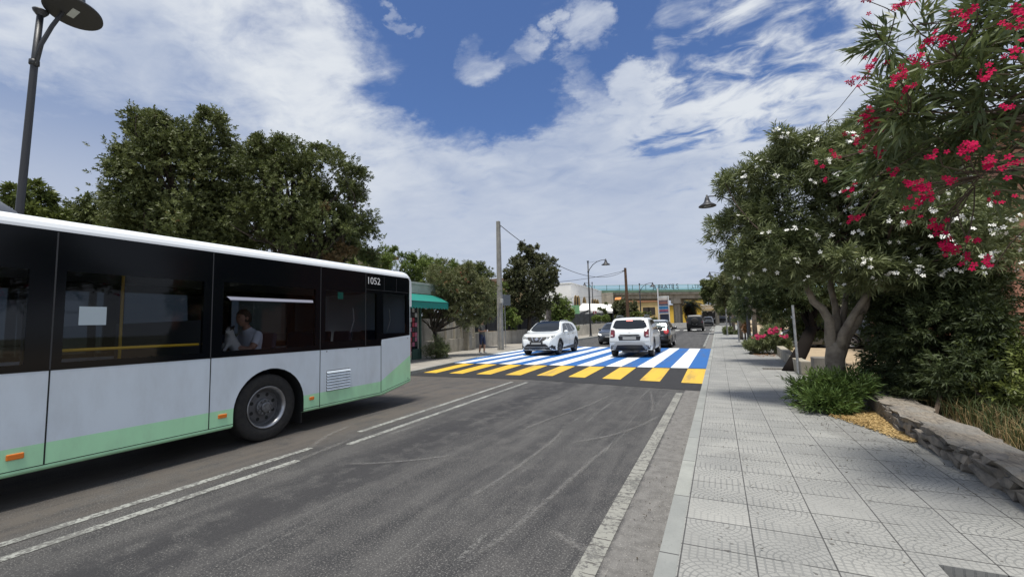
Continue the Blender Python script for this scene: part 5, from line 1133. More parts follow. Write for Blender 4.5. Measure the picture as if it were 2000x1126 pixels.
p = MB(); p.add([(-13.24, 17.4, .13), (-13.62, 20.3, .13), (-14.16, 24.3, .13), (-14.16, 24.3, .86), (-13.62, 20.3, .86), (-13.24, 17.4, .86)], [(0, 1, 4, 5), (1, 2, 3, 4)]); p.add([(-13.24, 17.4, .86), (-13.62, 20.3, .86), (-14.16, 24.3, .86), (-14.26, 24.3, .88), (-13.72, 20.3, .88), (-13.34, 17.4, .88)], [(0, 1, 4, 5), (1, 2, 3, 4)]); p.build('plinth', CW, cwl, world=True)
g1 = GR(868, 690); ub = empty('gatepost_box', (-13.9, 22.9, .13), 'low pale concrete meter cabinet against the garden wall behind the pedestrian', 'cabinet'); p = MB(); p.box((0, 0, .55), (.5, .55, 1.1), rz=R(8)); p.box((0, 0, 1.12), (.56, .6, .05), rz=R(8)); p.build('cabinet', CW, ub, bevel=.01); p = MB(); p.box((.26, 0, .5), (.02, .36, .8), rz=R(8)); p.build('door', POLEC, ub)
bw = wall_run('white_wall', [(-14.35, 24.4), (-14.7, 27), (-14.1, 31.5), (-13.4, 37)], 1.05, 1.1, .2, WWALL, 'low whitewashed wall under the black mesh fence, left pavement', 'wall')
def fence(name, pts, z0, h, m, label, post=2.2, pm_=None):
    o = empty(name, (pts[0][0], pts[0][1], 0), label, 'fence')
    mb = MB()
    for (a, b) in zip(pts, pts[1:]):
        za, zb = terr(a[1])+z0, terr(b[1])+z0; mb.add([(*a, za), (*b, zb), (*b, zb+h), (*a, za+h)], [(0, 1, 2, 3)]); mb.add([(a[0]-.03, a[1], za), (b[0]-.03, b[1], zb), (b[0]-.03, b[1], zb+h), (a[0]-.03, a[1], za+h)], [(0, 1, 2, 3)])
        n_ = max(1, int(math.hypot(b[0]-a[0], b[1]-a[1])/post))
        for i in range(n_+1):
            t = i/n_; x, y = a[0]+(b[0]-a[0])*t, a[1]+(b[1]-a[1])*t; p = MB(); p.tube([(x+.03, y, terr(y)+z0-.05), (x+.03, y, terr(y)+z0+h+.04)], .028, 6); p.build('fence_post', pm_ or IRON, o, world=True)
    mb.build('screen', m, o, world=True); return o
fence('mesh_fence', [(-14.45, 24.4), (-14.8, 27), (-14.2, 31.5), (-13.8, 34.5)], 1.14, 1.15, mat('black_screen', (.010, .011, .014), .8, col2=(.02, .022, .028), vscale=3), 'black screened fence on top of the low white wall')
wall_run('white_wall', [(-13.0, 40.2), (-12.4, 44), (-12.3, 60)], 1.15, 1.15, .2, mat('pale_wall', (.58, .54, .46), .8, var=.2, vscale=2), 'pale low wall beyond the tall lamp, under the grey plank fence')
fence('plank_fence', [(-13.1, 40.2), (-12.5, 44), (-12.4, 60)], 1.24, 1.1, mat('grey_planks', (.07, .075, .08), .8, var=.4, vscale=3), 'dark grey plank fence on top of the pale low wall far left', pm_=GALV)
wall_run('timber_gate', [(-13.75, 36.4), (-13.25, 39.9)], 2.75, 2.75, .12, mat('weathered_boards', (.22, .20, .19), .8, col2=(.10, .09, .085), vscale=3), 'tall weathered grey board panel left of the grey plank fence', 'gate')
rp = empty('rusty_post', (-13.1, 40.0, terr(40)+.1), 'rusty brown square gate post at the end of the board panel', 'post'); p = MB(); p.box((0, 0, 1.4), (.35, .35, 2.8)); p.box((0, 0, 2.85), (.45, .45, .1)); p.build('post', mat('rusty_brown', (.16, .085, .05), .8, var=.4), rp)
# ================================================================== BUILDINGS
WB = mat('white_render', (.90, .895, .88), .8, var=.08, vscale=.4); AMB = mat('amber_shutter', (.40, .26, .09), .6); DRK = mat('dark_opening', (.03, .025, .02), .7)
wb = empty('white_building', (-22, 66, .6), 'large white building with pairs of arched windows, far left', 'building')
zt, zt2 = 7.1, 6.95; p = MB(); p.add([(-18, 57.3, .3), (-18, 82, .3), (-30, 82, .3), (-30, 57.3, .3), (-18, 57.3, zt), (-18, 82, zt2), (-30, 82, zt2), (-30, 57.3, zt)], [(0, 1, 5, 4), (1, 2, 6, 5), (2, 3, 7, 6), (3, 0, 4, 7), (4, 5, 6, 7)]); p.build('wall', WB, wb, world=True)
p = MB(); p.b2((-30, 57.25, zt-.01), (-17.95, 57.5, zt+.14)); p.add([(-17.95, 57.5, zt+.0), (-17.95, 82, zt2+.0), (-18.2, 82, zt2), (-18.2, 57.5, zt), (-17.95, 57.5, zt+.14), (-17.95, 82, zt2+.14), (-18.2, 82, zt2+.14), (-18.2, 57.5, zt+.14)], [(0, 1, 5, 4), (1, 2, 6, 5), (2, 3, 7, 6), (3, 0, 4, 7), (4, 5, 6, 7)])
for y in np.arange(58, 82, 1.9): p.b2((-18.1, y, zt-.1), (-17.9, y+.12, zt-.02))
p.build('parapet', WB, wb, world=True)
def archwin(y, z0, z1, w_, x=-18):
    n = 8; r_ = w_/2; pts = [(y-r_, z0), (y+r_, z0)]+[(y+r_*math.cos(t), z1-r_+r_*math.sin(t)) for t in np.linspace(0, math.pi, n)]
    mt = Matrix(((0, 0, 1, x-.02), (1, 0, 0, 0), (0, 1, 0, 0), (0, 0, 0, 1))); a = MB(); a.prism(pts, .05, mt); f_ = a.build('window', AMB, wb, world=True)
    a = MB(); a.prism([(y-r_*.95, z0+.05), (y-r_*.15, z0+.05), (y-r_*.15, z1-.12), (y-r_*.6, z1-.3)], .025, Matrix(((0, 0, 1, x+.021), (1, 0, 0, 0), (0, 1, 0, 0), (0, 0, 0, 1)))); b = a.build('pane', DRK, wb, world=True); b.parent = f_
def AXY(px): return AX(px, 590, -18).y
for px, w_ in ((1124.6, .95), (1129.6, .95), (1141.5, 1.05), (1158, 1.0), (1162.5, 1.0), (1167, 1.0), (1181.5, .95), (1186, .95)):
    y = AXY(px); t = (y-60)/20; archwin(y, 3.8-.0*t, 5.6-.1*t, w_*1.9)
# low marquee with white canvas and its dark terrace
mq = empty('white_marquee', (-14, 52, .4), 'low white canvas marquee roof in front of the white building', 'marquee'); a0, a1 = AY(1122, 600, 50), AY(1193, 600, 58); CANV = mat('white_canvas', (.72, .71, .68), .8)
q0, q1, q2, q3 = AY(1124, 606, 50), AY(1197, 607, 54), AY(1197, 594, 60), AY(1138, 592, 60); p = MB(); p.add([q0, q1, q2, q3], [(0, 1, 2, 3)]); v_ = Vector((0, 0, -.25)); p.add([q0, q1, q1+v_, q0+v_], [(0, 1, 2, 3)]); p.build('canopy', CANV, mq, world=True)
p = MB()
for q in (q0, q1, q2, q3, (q0+q1)/2): p.tube([(q.x, q.y, terr(q.y)), tuple(q)], .07, 6)
p.build('post', IRON, mq, world=True); p = MB(); p.b2((q0.x, 57.0, .3), (q1.x, 57.15, q2.z-.6)); p.build('back_wall', DRK, mq, world=True)
p = MB(); q0 = AY(1133, 610, 48); q1 = AY(1150, 604, 51); p.add([q0, q1, q1+Vector((0, 0, -.3)), q0+Vector((0, 0, -.3))], [(0, 1, 2, 3)]); p.build('eave_board', mat('grey_eave', (.12, .12, .12), .7), mq, world=True)
gp = empty('green_panel', AY(1125, 615, 47.5), 'pale green advertising panel at the corner left of the white marquee', 'billboard'); g0, g1 = AY(1116, 596, 47.5), AY(1132, 613, 47.5); p = MB(); p.b2((g0.x, 47.5, g1.z), (g1.x, 47.58, g0.z)); p.build('panel', mat('pale_green', (.20, .42, .22), .6, var=.15), gp, world=True); p = MB(); p.tube([(g0.x+.1, 47.62, .3), (g0.x+.1, 47.62, g0.z)], .05, 6); p.tube([(g1.x-.1, 47.62, .3), (g1.x-.1, 47.62, g0.z)], .05, 6); p.build('post', GALV, gp, world=True)
rs = AY(1162, 655, 49); rs.z = terr(49)+.1; ro = empty('red_sign', rs, 'tall narrow dark red sign with white lettering marks beside the far lamp', 'sign'); s0, s1 = AY(1158.5, 607, 49), AY(1165, 619.5, 49); p = MB(); p.b2((s0.x, 49, s1.z), (s1.x, 49.1, s0.z)); p.build('sign_board', mat('sign_red', (.22, .015, .03), .5), ro, world=True); p = MB()
for i in range(4): z = s1.z+.12+i*.16; p.b2(((s0.x+s1.x)/2-.06, 48.985, z), ((s0.x+s1.x)/2+.05, 48.995, z+.10))
p.build('lettering', mat('letter_white', (.7, .7, .7), .6), ro, world=True); p = MB(); p.tube([(s0.x+.05, 49.15, terr(49)), (s0.x+.05, 49.15, s0.z)], .04, 6); p.build('post', IRON, ro, world=True)
hs = empty('beige_house', (-25, 47, .3), 'ochre house with a brown eave showing above the trees, behind the concrete pole', 'house'); h0, h1 = AY(936, 553, 45), AY(990, 600, 45); p = MB(); p.b2((h0.x, 45, .3), (h1.x, 52, h0.z)); p.build('wall', mat('ochre_wall', (.45, .32, .16), .8, var=.15), hs, world=True); p = MB(); p.b2((h0.x-.5, 44.4, h0.z), (h1.x+.5, 52.6, h0.z+.35)); p.build('roof', mat('brown_eave', (.20, .13, .10), .8), hs, world=True)
for px in (952, 962, 972): w0 = AY(px, 564, 45); p = MB(); p.b2((w0.x-.28, 44.95, w0.z-.7), (w0.x+.28, 45.02, w0.z+.55)); p.build('window', DRK, hs, world=True)
bh = empty('garden_house', (-30, 22, 0), 'ochre house glimpsed through the big oak behind the bus', 'house'); b0, b1 = AY(500, 492, 21), AY(690, 520, 21); p = MB(); p.b2((b0.x, 21, 0), (b1.x-2, 27, b0.z-.5)); p.build('wall', mat('sand_wall', (.48, .38, .25), .8, var=.15), bh, world=True); p = MB(); p.b2((b0.x-.4, 20.6, b0.z-.5), (b1.x-1.6, 27.4, b0.z-.25)); p.build('roof', mat('tile_roof', (.25, .12, .07), .8), bh, world=True)
for t in (.2, .45, .7): x = b0.x+(b1.x-2-b0.x)*t; p = MB(); p.b2((x-.5, 20.95, b0.z-2.4), (x+.5, 21.02, b0.z-1.1)); p.build('window', DRK, bh, world=True)
# pink building on the right
PK = conc('terracotta_render', (.40, .20, .135), (.35, .17, .115)); pb = empty('terracotta_building', (9, 12, 0), 'terracotta rendered building behind the oleanders at the right edge', 'building')
c0 = AY(1990, 610, 13.5); p = MB(); xl = AY(1962, 400, 13.5).x; p.add([(xl, 13.5, 0), (xl+9, 13.5, 0), (xl+9, 24, 0), (xl, 24, 0), (xl, 13.5, 5.7), (xl+9, 13.5, 5.7), (xl+9, 24, 5.7), (xl, 24, 5.7)], [(0, 1, 5, 4), (1, 2, 6, 5), (2, 3, 7, 6), (3, 0, 4, 7), (4, 5, 6, 7)]); p.build('wall', PK, pb, world=True)
p = MB(); p.b2((xl-.35, 13.1, 5.7), (xl+9.4, 24.4, 5.95)); p.b2((xl-.42, 13.02, 5.95), (xl+9.5, 24.5, 6.05)); p.build('roof', mat('eave_brown', (.10, .065, .05), .7), pb, world=True)
p = MB(); p.b2((xl+1.6, 13.46, 1.2), (xl+2.8, 13.49, 2.6)); p.build('window', DRK, pb, world=True)
# ---- overpass
OY = 75.0; CON = stained('bridge_concrete', (.46, .41, .33), (.36, .32, .26)); GRN = mat('green_fascia', (.13, .21, .15), .7, var=.2, vscale=1)
ov = empty('overpass', (-8, OY, .6), 'concrete road overpass with green edge beam and pale teal railing panels crossing the background', 'bridge')
def OZ(px, py): return AY(px, py, OY)
xL, xR = OZ(1180, 570).x-6, 22
def beam(name, pyA, pyB, m, y0, y1, slope=True):
    # heights read at px 1200 and px 1395
    a0, a1 = OZ(1200, pyA[0]).z, OZ(1395, pyA[1]).z; b0, b1 = OZ(1200, pyB[0]).z, OZ(1395, pyB[1]).z; X0, X1 = OZ(1200, 570).x, OZ(1395, 570).x
    f_ = lambda v0, v1, x: v0+(v1-v0)*(x-X0)/(X1-X0); q = MB(); x_ = [xL, xR]
    vs = [(x, y, f_(*v, x)) for x in x_ for v in ((b0, b1), (a0, a1)) for y in (y0, y1)]; q.add(vs, [(0, 4, 6, 2), (1, 3, 7, 5), (2, 6, 7, 3), (0, 1, 5, 4), (0, 2, 3, 1), (4, 5, 7, 6)]); return q.build(name, m, ov, world=True)
beam('edge_beam', (566.5, 564.5), (571.5, 569), GRN, OY-.25, OY+9.25); beam('deck', (571.5, 569), (575.5, 573), CON, OY-.1, OY+9.1); beam('girder', (575.5, 573), (583, 581), CON, OY+.5, OY+1.2); beam('girder', (575.5, 573), (583, 581), CON, OY+4, OY+4.6); beam('girder', (575.5, 573), (583, 581), CON, OY+7.6, OY+8.4)
ab = MB(); ab.b2((xL, OY-.5, .3), (OZ(1199, 590).x, OY+10, OZ(1200, 571).z)); ab.build('abutment', CON, ov, world=True)
TP = glass('teal_panel', (.66, .90, .90), .12)
def rail(y, detail):
    zA0, zA1, zB0, zB1 = OZ(1200, 557).z, OZ(1395, 554.5).z, OZ(1200, 566.5).z, OZ(1395, 564.5).z; X0, X1 = OZ(1200, 570).x, OZ(1395, 570).x; f_ = lambda v0, v1, x: v0+(v1-v0)*(x-X0)/(X1-X0); n = 22; xs = np.linspace(xL, xR, n)
    for a, b in zip(xs, xs[1:]):
        q = MB(); q.add([(a+.05, y, f_(zB0, zB1, a)), (b-.05, y, f_(zB0, zB1, b)), (b-.05, y, f_(zA0, zA1, b)), (a+.05, y, f_(zA0, zA1, a))], [(0, 1, 2, 3)]); q.build('railing_panel', TP, ov, world=True)
    q = MB(); RM = mat('teal_rail', (.06, .16, .15), .5)
    for a in xs: q.tube([(a, y, f_(zB0, zB1, a)), (a, y, f_(zA0, zA1, a)+.05)], .05, 5)
    for tt in (0, .75): q.tube([(xL, y, f_(zA0, zA1, xL)-tt*(zA0-zB0)), (xR, y, f_(zA0, zA1, xR)-tt*(zA0-zB0))], .035, 5)
    q.build('railing_bars', RM, ov, world=True)
rail(OY-.2, 1); rail(OY+9.2, 0)
GT = mat('graffiti_black', (.015, .02, .02), .7); mtg = lambda px, py: Matrix.Translation(OZ(px, py)-Vector(ov.location)+Vector((0, -.27, 0))) @ Matrix.Rotation(R(90), 4, 'X')
text_mesh('graffiti', 'A.FRATE S', 1.05, mtg(1300, 560.2) @ Matrix.Diagonal((.86, 1, 1, 1)), GT, ov, .01); text_mesh('graffiti', 'LTRS', .75, mtg(1361, 559.5) @ Matrix.Diagonal((.9, 1, 1, 1)), mat('graffiti_pale', (.05, .10, .10), .7), ov, .01)
for px0, px1 in ((1312, 1327), (1395, 1404)):
    c0, c1 = OZ(px0, 600).x, OZ(px1, 600).x; q = MB(); zt_ = OZ(1320, 582).z; cx = (c0+c1)/2; wd = (c1-c0)/2
    q.tube([(cx, OY+2, .3), (cx, OY+2, zt_-.7)], wd*.9, 14); q.tube([(cx, OY+7, .3), (cx, OY+7, zt_-.7)], wd*.9, 14); q.b2((cx-wd*1.3, OY+.6, zt_-.8), (cx+wd*1.3, OY+8.6, zt_)); q.build('pier', CON, ov, world=True)
# totem sign in front
to = empty('totem_sign', (0, 0, 0), 'tall white-framed totem billboard with a blue and red striped poster before the overpass', 'billboard'); t0 = AY(1285, 578, 47.5); t1 = AY(1306, 611, 47.5); to.location = ((t0.x+t1.x)/2, 47.5, terr(47)+.1)
p = MB(); p.tube([(t0.x, 47.5, terr(47)), (t0.x, 47.5, AY(1285, 562, 47.5).z)], .06, 8); p.tube([(t1.x+.05, 47.5, terr(47)), (t1.x+.05, 47.5, t0.z)], .05, 8); p.b2((t0.x, 47.46, t1.z-.06), (t1.x, 47.54, t1.z)); p.build('frame', mat('frame_white', (.7, .7, .7), .5), to, world=True)
bands = [(0, .12, (.62, .62, .60)), (.12, .24, (.55, .50, .45)), (.24, .36, (.16, .10, .11)), (.36, .46, (.30, .12, .09)), (.46, .56, (.08, .09, .15)), (.56, .60, (.45, .48, .50)), (.60, .76, (.03, .17, .38)), (.76, .80, (.3, .35, .5)), (.80, .88, (.35, .05, .08)), (.88, 1, (.10, .12, .22))]
for a, b, c in bands: p = MB(); p.b2((t0.x+.05, 47.47+.001*a, t0.z+(t1.z-t0.z)*b), (t1.x-.02, 47.53, t0.z+(t1.z-t0.z)*a)); p.build('poster', mat('poster_band', c, .5, var=.3, vscale=2), to, world=True)
p = MB(); z2 = AY(1300, 628, 47.5).z; p.b2((t0.x+.12, 47.44, z2), (t1.x, 47.56, t1.z-.08)); p.build('lower_panel', mat('navy_panel', (.015, .02, .04), .5), to, world=True)
# buildings beyond the bridge
YW = mat('yellow_render', (.80, .52, .07), .8, var=.18, vscale=.5); CRM = mat('cream_render', (.78, .71, .58), .8, var=.1); TR = mat('terracotta_tiles', (.35, .17, .09), .8)
def box_b(name, x0p, x1p, ytop, Y, depth, m, label, extra=None, roofm=None, rh=.25):
    a, b = AY(x0p, ytop, Y), AY(x1p, ytop, Y); o = empty(name, ((a.x+b.x)/2, Y, terr(Y)), label, 'building'); q = MB(); q.b2((a.x, Y, terr(Y)-.3), (b.x, Y+depth, a.z)); q.build('wall', m, o, world=True)
    q = MB(); q.b2((a.x-.2, Y-.25, a.z), (b.x+.2, Y+depth+.2, a.z+rh)); q.build('roof', roofm or m, o, world=True); return o, a, b
yb, a, b = box_b('yellow_building', 1290, 1368, 598, 104, 10, YW, 'yellow ochre building under the overpass, behind the palm', roofm=mat('dark_ochre_roof', (.16, .12, .06), .8))  # roof slab in a darker ochre brown than the walls
for px in (1302, 1342, 1356): w0 = AY(px, 612, 103.9); q = MB(); q.b2((w0.x-.5, 103.93, w0.z-.9), (w0.x+.5, 104.02, w0.z+.7)); q.build('shutter', mat('ochre_shutter', (.42, .26, .04), .7), yb, world=True)
y2, a, b = box_b('yellow_building', 1327, 1375, 583, 118, 10, mat('bright_yellow_render', (.80, .56, .12), .8, var=.15, vscale=.5), 'taller yellow building behind, seen between the overpass pier and the trees')
y3, a, b = box_b('ochre_house', 1188, 1287, 593, 100, 10, mat('ochre_render', (.66, .48, .22), .8, var=.2, vscale=.4), 'ochre house with shaded openings under the overpass, left of the totem sign', roofm=TR, rh=.5)
for px in (1212, 1232, 1262, 1273): w0 = AY(px, 605, 99.9); q = MB(); q.b2((w0.x-.7, 99.93, w0.z-1.1), (w0.x+.7, 100.02, w0.z+.6)); q.build('window', DRK, y3, world=True)
ar, a, b = box_b('arcade_building', 1370, 1440, 597, 96, 9, CRM, 'cream arcaded building beyond the far cars, with dark arches', roofm=CRM)
for px in (1377, 1387, 1399, 1411): w0 = AY(px, 618, 95.9); zt_ = AY(px, 607, 95.9).z; pts = [(w0.x-.55, terr(96)), (w0.x+.55, terr(96))]+[(w0.x+.55*math.cos(t), zt_-.55+.55*math.sin(t)) for t in np.linspace(0, math.pi, 8)]; q = MB(); q.prism(pts, .04, Matrix(((1, 0, 0, 0), (0, 0, -1, 95.99), (0, 1, 0, 0), (0, 0, 0, 1)))); q.build('arch', DRK, ar, world=True)
q = MB(); q.b2((a.x, 95.5, AY(1400, 605, 95.5).z), (b.x, 95.9, AY(1400, 602.5, 95.5).z)); q.build('ledge', mat('ochre_ledge', (.5, .36, .16), .7), ar, world=True)
aw_ = empty('orange_awning', AY(1207, 590, 70), 'orange striped awning left of the wooden pole', 'awning'); a, b = AY(1199, 580, 70), AY(1211, 586.5, 70); OR_ = mat('orange_canvas', (.65, .22, .05), .7); q = MB(); q.add([(a.x, 70, b.z), (b.x, 70, b.z), (b.x, 71.2, a.z), (a.x, 71.2, a.z), (a.x, 70, b.z-.3), (b.x, 70, b.z-.3)], [(0, 1, 2, 3), (4, 5, 1, 0)]); q.build('canvas', OR_, aw_, world=True); q = MB(); q.tube([(a.x+.1, 71.2, terr(70)), (a.x+.1, 71.2, a.z)], .05, 6); q.tube([(b.x-.1, 71.2, terr(70)), (b.x-.1, 71.2, a.z)], .05, 6); q.build('post', GALV, aw_, world=True)
wl = wall_run('pale_wall', [(AY(1310, 640, 66).x, 66), (AY(1368, 640, 69).x, 69)], .75, .75, .2, mat('far_white_wall', (.52, .50, .46), .8, var=.2), 'low pale kerb wall at the far bend, left of the black 4x4')

# ================================================================== RIGHT SIDE: walls
STN = mat('field_stone', (.25, .22, .185), .9, col2=(.13, .12, .108), vscale=7, bump=1.0, bscale=18); STC = mat('wall_cap_stone', (.30, .265, .215), .95)
def capmat():
    m = STC; k = N(m.node_tree); b = k.n('ShaderNodeBsdfPrincipled'); o = k.n('ShaderNodeOutputMaterial'); k.l(b.outputs[0], o.inputs[0]); p = k.n('ShaderNodeNewGeometry').outputs['Position']
    q = k.scale(p, (3.2, .9, 2), rot=(0, 0, R(-6))); a = k.noise(q, 7, 9, .78, .8); f = k.noise(p, 38, 5, .8); g_ = k.noise(p, 2.5, 5, .6)
    c = k.mix(k.ss(a, .36, .62), (.15, .13, .11), (.33, .29, .235)); c = k.mix(k.ss(g_, .45, .62, 0, .6), c, (.27, .265, .25)); c = k.mix(k.ss(f, .42, .30, 0, .8), c, (.06, .05, .045)); c = k.mix(k.ss(a, .40, .36, 0, .8), c, (.05, .045, .04))
    k.l(c, b.inputs['Base Color']); b.inputs['Roughness'].default_value = .95; bp = k.n('ShaderNodeBump'); bp.inputs['Strength'].default_value = 1; bp.inputs['Distance'].default_value = .03
    k.l(k.m('ADD', a, k.m('MULTIPLY', f, .4)), bp.inputs['Height']); k.l(bp.outputs[0], b.inputs['Normal'])
capmat()
sw_ = empty('stone_wall', (2.1, 6, .13), 'low dry stone wall of rough grey-brown stones along the right pavement', 'wall')
def stone(c, d, rr, mb, flat=.0):
    bm = bmesh.new(); n = 16
    for i in range(n):
        v = Vector((rr.uniform(-1, 1), rr.uniform(-1, 1), rr.uniform(-1, 1))); v = v.normalized()*rr.uniform(.95, 1.3); v = Vector((max(-.74, min(.74, v.x)), max(-.74, min(.74, v.y)), max(-.66, min(.66, v.z))))/.74
        bm.verts.new((c[0]+v.x*d[0]/2, c[1]+v.y*d[1]/2, c[2]+v.z*d[2]/2))
    r_ = bmesh.ops.convex_hull(bm, input=bm.verts); bmesh.ops.delete(bm, geom=[g for g in r_['geom_interior'] if isinstance(g, bmesh.types.BMVert)], context='VERTS')
    bm.verts.index_update(); bm.verts.ensure_lookup_table(); mb.add([v.co.copy() for v in bm.verts], [tuple(v.index for v in f.verts) for f in bm.faces]); bm.free()
mb = MB(); rr = random.Random(11); y = 2.6
def wx(y): return interp(RE, y)
for (z0, zh) in ((.125, .10), (.215, .085), (.29, .075)):
    y = 2.6
    while y < 9.6:
        l = rr.uniform(.12, .36); h = zh*rr.uniform(.9, 1.2); stone((wx(y+l/2)+.14+rr.uniform(-.018, .018), y+l/2, z0+h/2), (.30, l*1.12, h*1.2), rr, mb); y += l*.97
mb.build('face_stones', STN, sw_, world=True)
mb = MB(); mb.b2((1.99, 2.5, .0), (2.30, 9.5, .34)); nx = 9; ys_ = list(np.arange(2.5, 9.7, .12)); gr_ = []
for y in ys_:
    row = []
    for i in range(nx+1):
        t = i/nx; ed = min(t, 1-t); x = wx(y)-.005+t*.42+(rr.uniform(-.012, .012)+(.03*math.sin(y*5.3)+.02*math.sin(y*11+1) if ed == 0 else 0))
        row.append((x, y+rr.uniform(-.02, .02), .375+rr.uniform(-.007, .007)+.006*math.sin(y*3+i)-(.012 if ed == 0 else 0)))
    gr_.append(row)
for i in range(len(gr_)-1):
    for j in range(nx): mb.add([gr_[i][j], gr_[i][j+1], gr_[i+1][j+1], gr_[i+1][j]], [(0, 1, 2, 3)])
    for j, s in ((0, 1), (nx, -1)):
        a, b = gr_[i][j], gr_[i+1][j]; mb.add([a, b, (b[0]+.05*s, b[1], b[2]-.07), (a[0]+.05*s, a[1], a[2]-.07)], [(0, 1, 2, 3)])
cap = mb.build('cap', STC, sw_, world=True)
lw = wall_run('low_concrete_wall', [(2.02, 13.0), (1.98, 13.9), (2.45, 24.6)], .42, .42, .22, CW, 'low concrete wall bordering the sandy lot beyond the leaning trunk')
eb = empty('concrete_block', (2.3, 12.7, .13), 'short dark concrete end block of the low wall beside the leaning pole', 'block'); p = MB(); p.box((0, 0, .24), (.62, .42, .48)); p.build('block', conc('dark_concrete', (.20, .185, .16), (.12, .11, .10)), eb, bevel=.02)
p = MB(); p.box((2.45, 10.9, .16), (.55, 2.6, .22)); tag(p.build('low_kerb_wall', CW, bevel=.02), 'flat concrete ledge beside the pale oleander trunk', 'ledge')
# dark soil hump behind the stone wall and dry grass ground
mb = MB(); gr_ = []
for y in np.arange(1.0, 13, .5):
    gr_.append([(2.3+(x**1.3)*.9, y, .22-.05*x*.2+.05*math.sin(y*1.7+x*2)) for x in np.linspace(0, 5, 9)])
for i in range(len(gr_)-1):
    for j in range(8): mb.add([gr_[i][j], gr_[i][j+1], gr_[i+1][j+1], gr_[i+1][j]], [(0, 1, 2, 3)])
tag(mb.build('ground', mat('bank_soil', (.17, .12, .07), .95, col2=(.09, .075, .05), vscale=4, bump=1, bscale=30), smooth=True), kind='structure')
# ================================================================== VEGETATION
def E_(px, py, D_, rpx, rpy, ry=None, w_=1.0):
    c = AD(px, py, D_); s = D_*ray(px, py).dot(FWD)/850
    return (c, (rpx*s, (ry if ry is not None else rpx*s*.9), rpy*s), w_)
def sprigs(blobs, n, rng, shell=.5, per=22, csig=.17, up=.35):
    """sprig positions and axes, gathered in clumps over the blobs"""
    wts = np.array([b[2]*(b[1][0]*b[1][2]+b[1][0]*b[1][1])**1.0 for b in blobs]); wts /= wts.sum()
    K = max(3, n//per); bi = rng.choice(len(blobs), K, p=wts)
    C_ = np.array([list(b[0]) for b in blobs])[bi]; Rr = np.array([b[1] for b in blobs])[bi]
    d = rng.normal(size=(K, 3)); d /= np.linalg.norm(d, axis=1)[:, None]; rad = shell+(1-shell)*rng.random(K)**.6
    rad *= rng.uniform(.82, 1.12, K)
    cc = C_+d*Rr*rad[:, None]; ctint = rng.random(K); cs = csig*np.minimum(Rr.min(axis=1), 2.2)*rng.uniform(.6, 1.5, K)
    ki = rng.integers(0, K, n); P_ = cc[ki]+rng.normal(size=(n, 3))*cs[ki][:, None]
    out = P_-C_[ki]; out /= np.linalg.norm(out, axis=1)[:, None]+1e-6
    loc = P_-cc[ki]; loc /= np.linalg.norm(loc, axis=1)[:, None]+1e-6
    A = out*.55+loc*.75+np.array([0, 0, up])+rng.normal(size=(n, 3))*.35; A /= np.linalg.norm(A, axis=1)[:, None]
    return P_, A, ctint[ki], cc
def leaves(name, parent, blobs, n, per, ll, lw, m, seed, shell=.5, ang=(.5, 1.25), slen=.12, droop=.15, kind=None, csig=.17, up=.35, cper=22, zmin=None):
    rng = np.random.default_rng(seed); P_, A, ct, cc = sprigs(blobs, n, rng, shell, cper, csig, up)
    if zmin is not None: k = P_[:, 2] > zmin; P_, A, ct = P_[k], A[k], ct[k]; n = len(P_)
    ref = np.where(np.abs(A[:, 2:3]) > .9, np.array([[1., 0, 0]]), np.array([[0, 0, 1.]])); U = np.cross(A, ref); U /= np.linalg.norm(U, axis=1)[:, None]; V_ = np.cross(A, U)
    th = np.arange(per)*2.4+rng.random((n, 1))*6.28; tpos = np.linspace(0, 1, per)[None, :]+rng.uniform(-.06, .06, (n, per))
    an = rng.uniform(ang[0], ang[1], (n, per))*(1.15-.5*tpos); rd = U[:, None]*np.cos(th)[..., None]+V_[:, None]*np.sin(th)[..., None]
    Dl = A[:, None]*np.cos(an)[..., None]+rd*np.sin(an)[..., None]; base = P_[:, None]+A[:, None]*(tpos*slen)[..., None]
    L_ = ll*rng.uniform(.65, 1.15, (n, per)); side = np.cross(Dl, rd+rng.normal(size=rd.shape)*.35); side /= np.linalg.norm(side, axis=2)[..., None]+1e-9
    mid = base+Dl*(L_*.45)[..., None]; tip = base+Dl*L_[..., None]+np.array([0, 0, -1.])*(L_*droop)[..., None]; hw = side*(lw/2*rng.uniform(.8, 1.15, (n, per)))[..., None]
    vs = np.stack([base, mid+hw, tip, mid-hw], axis=2).reshape(-1, 3)
    nf = n*per; me = bpy.data.meshes.new(name); me.vertices.add(nf*4); o_ = np.array(parent.location) if parent is not None else np.zeros(3)
    me.vertices.foreach_set('co', (vs-o_).astype(np.float32).ravel()); me.loops.add(nf*4); me.loops.foreach_set('vertex_index', np.arange(nf*4, dtype=np.int32)); me.polygons.add(nf); me.polygons.foreach_set('loop_start', np.arange(0, nf*4, 4, dtype=np.int32)); me.update(calc_edges=True)
    t = np.clip(ct[:, None]*.60+rng.random((n, 1))*.20+rng.random((n, per))*.30-.05, 0, 1).ravel().astype(np.float32); at = me.attributes.new('tint', 'FLOAT', 'FACE'); at.data.foreach_set('value', t)
    me.materials.append(m); ob = bpy.data.objects.new(name, me); COL.objects.link(ob); ob.parent = parent
    if kind: ob['kind'] = kind
    return ob, cc, P_, A
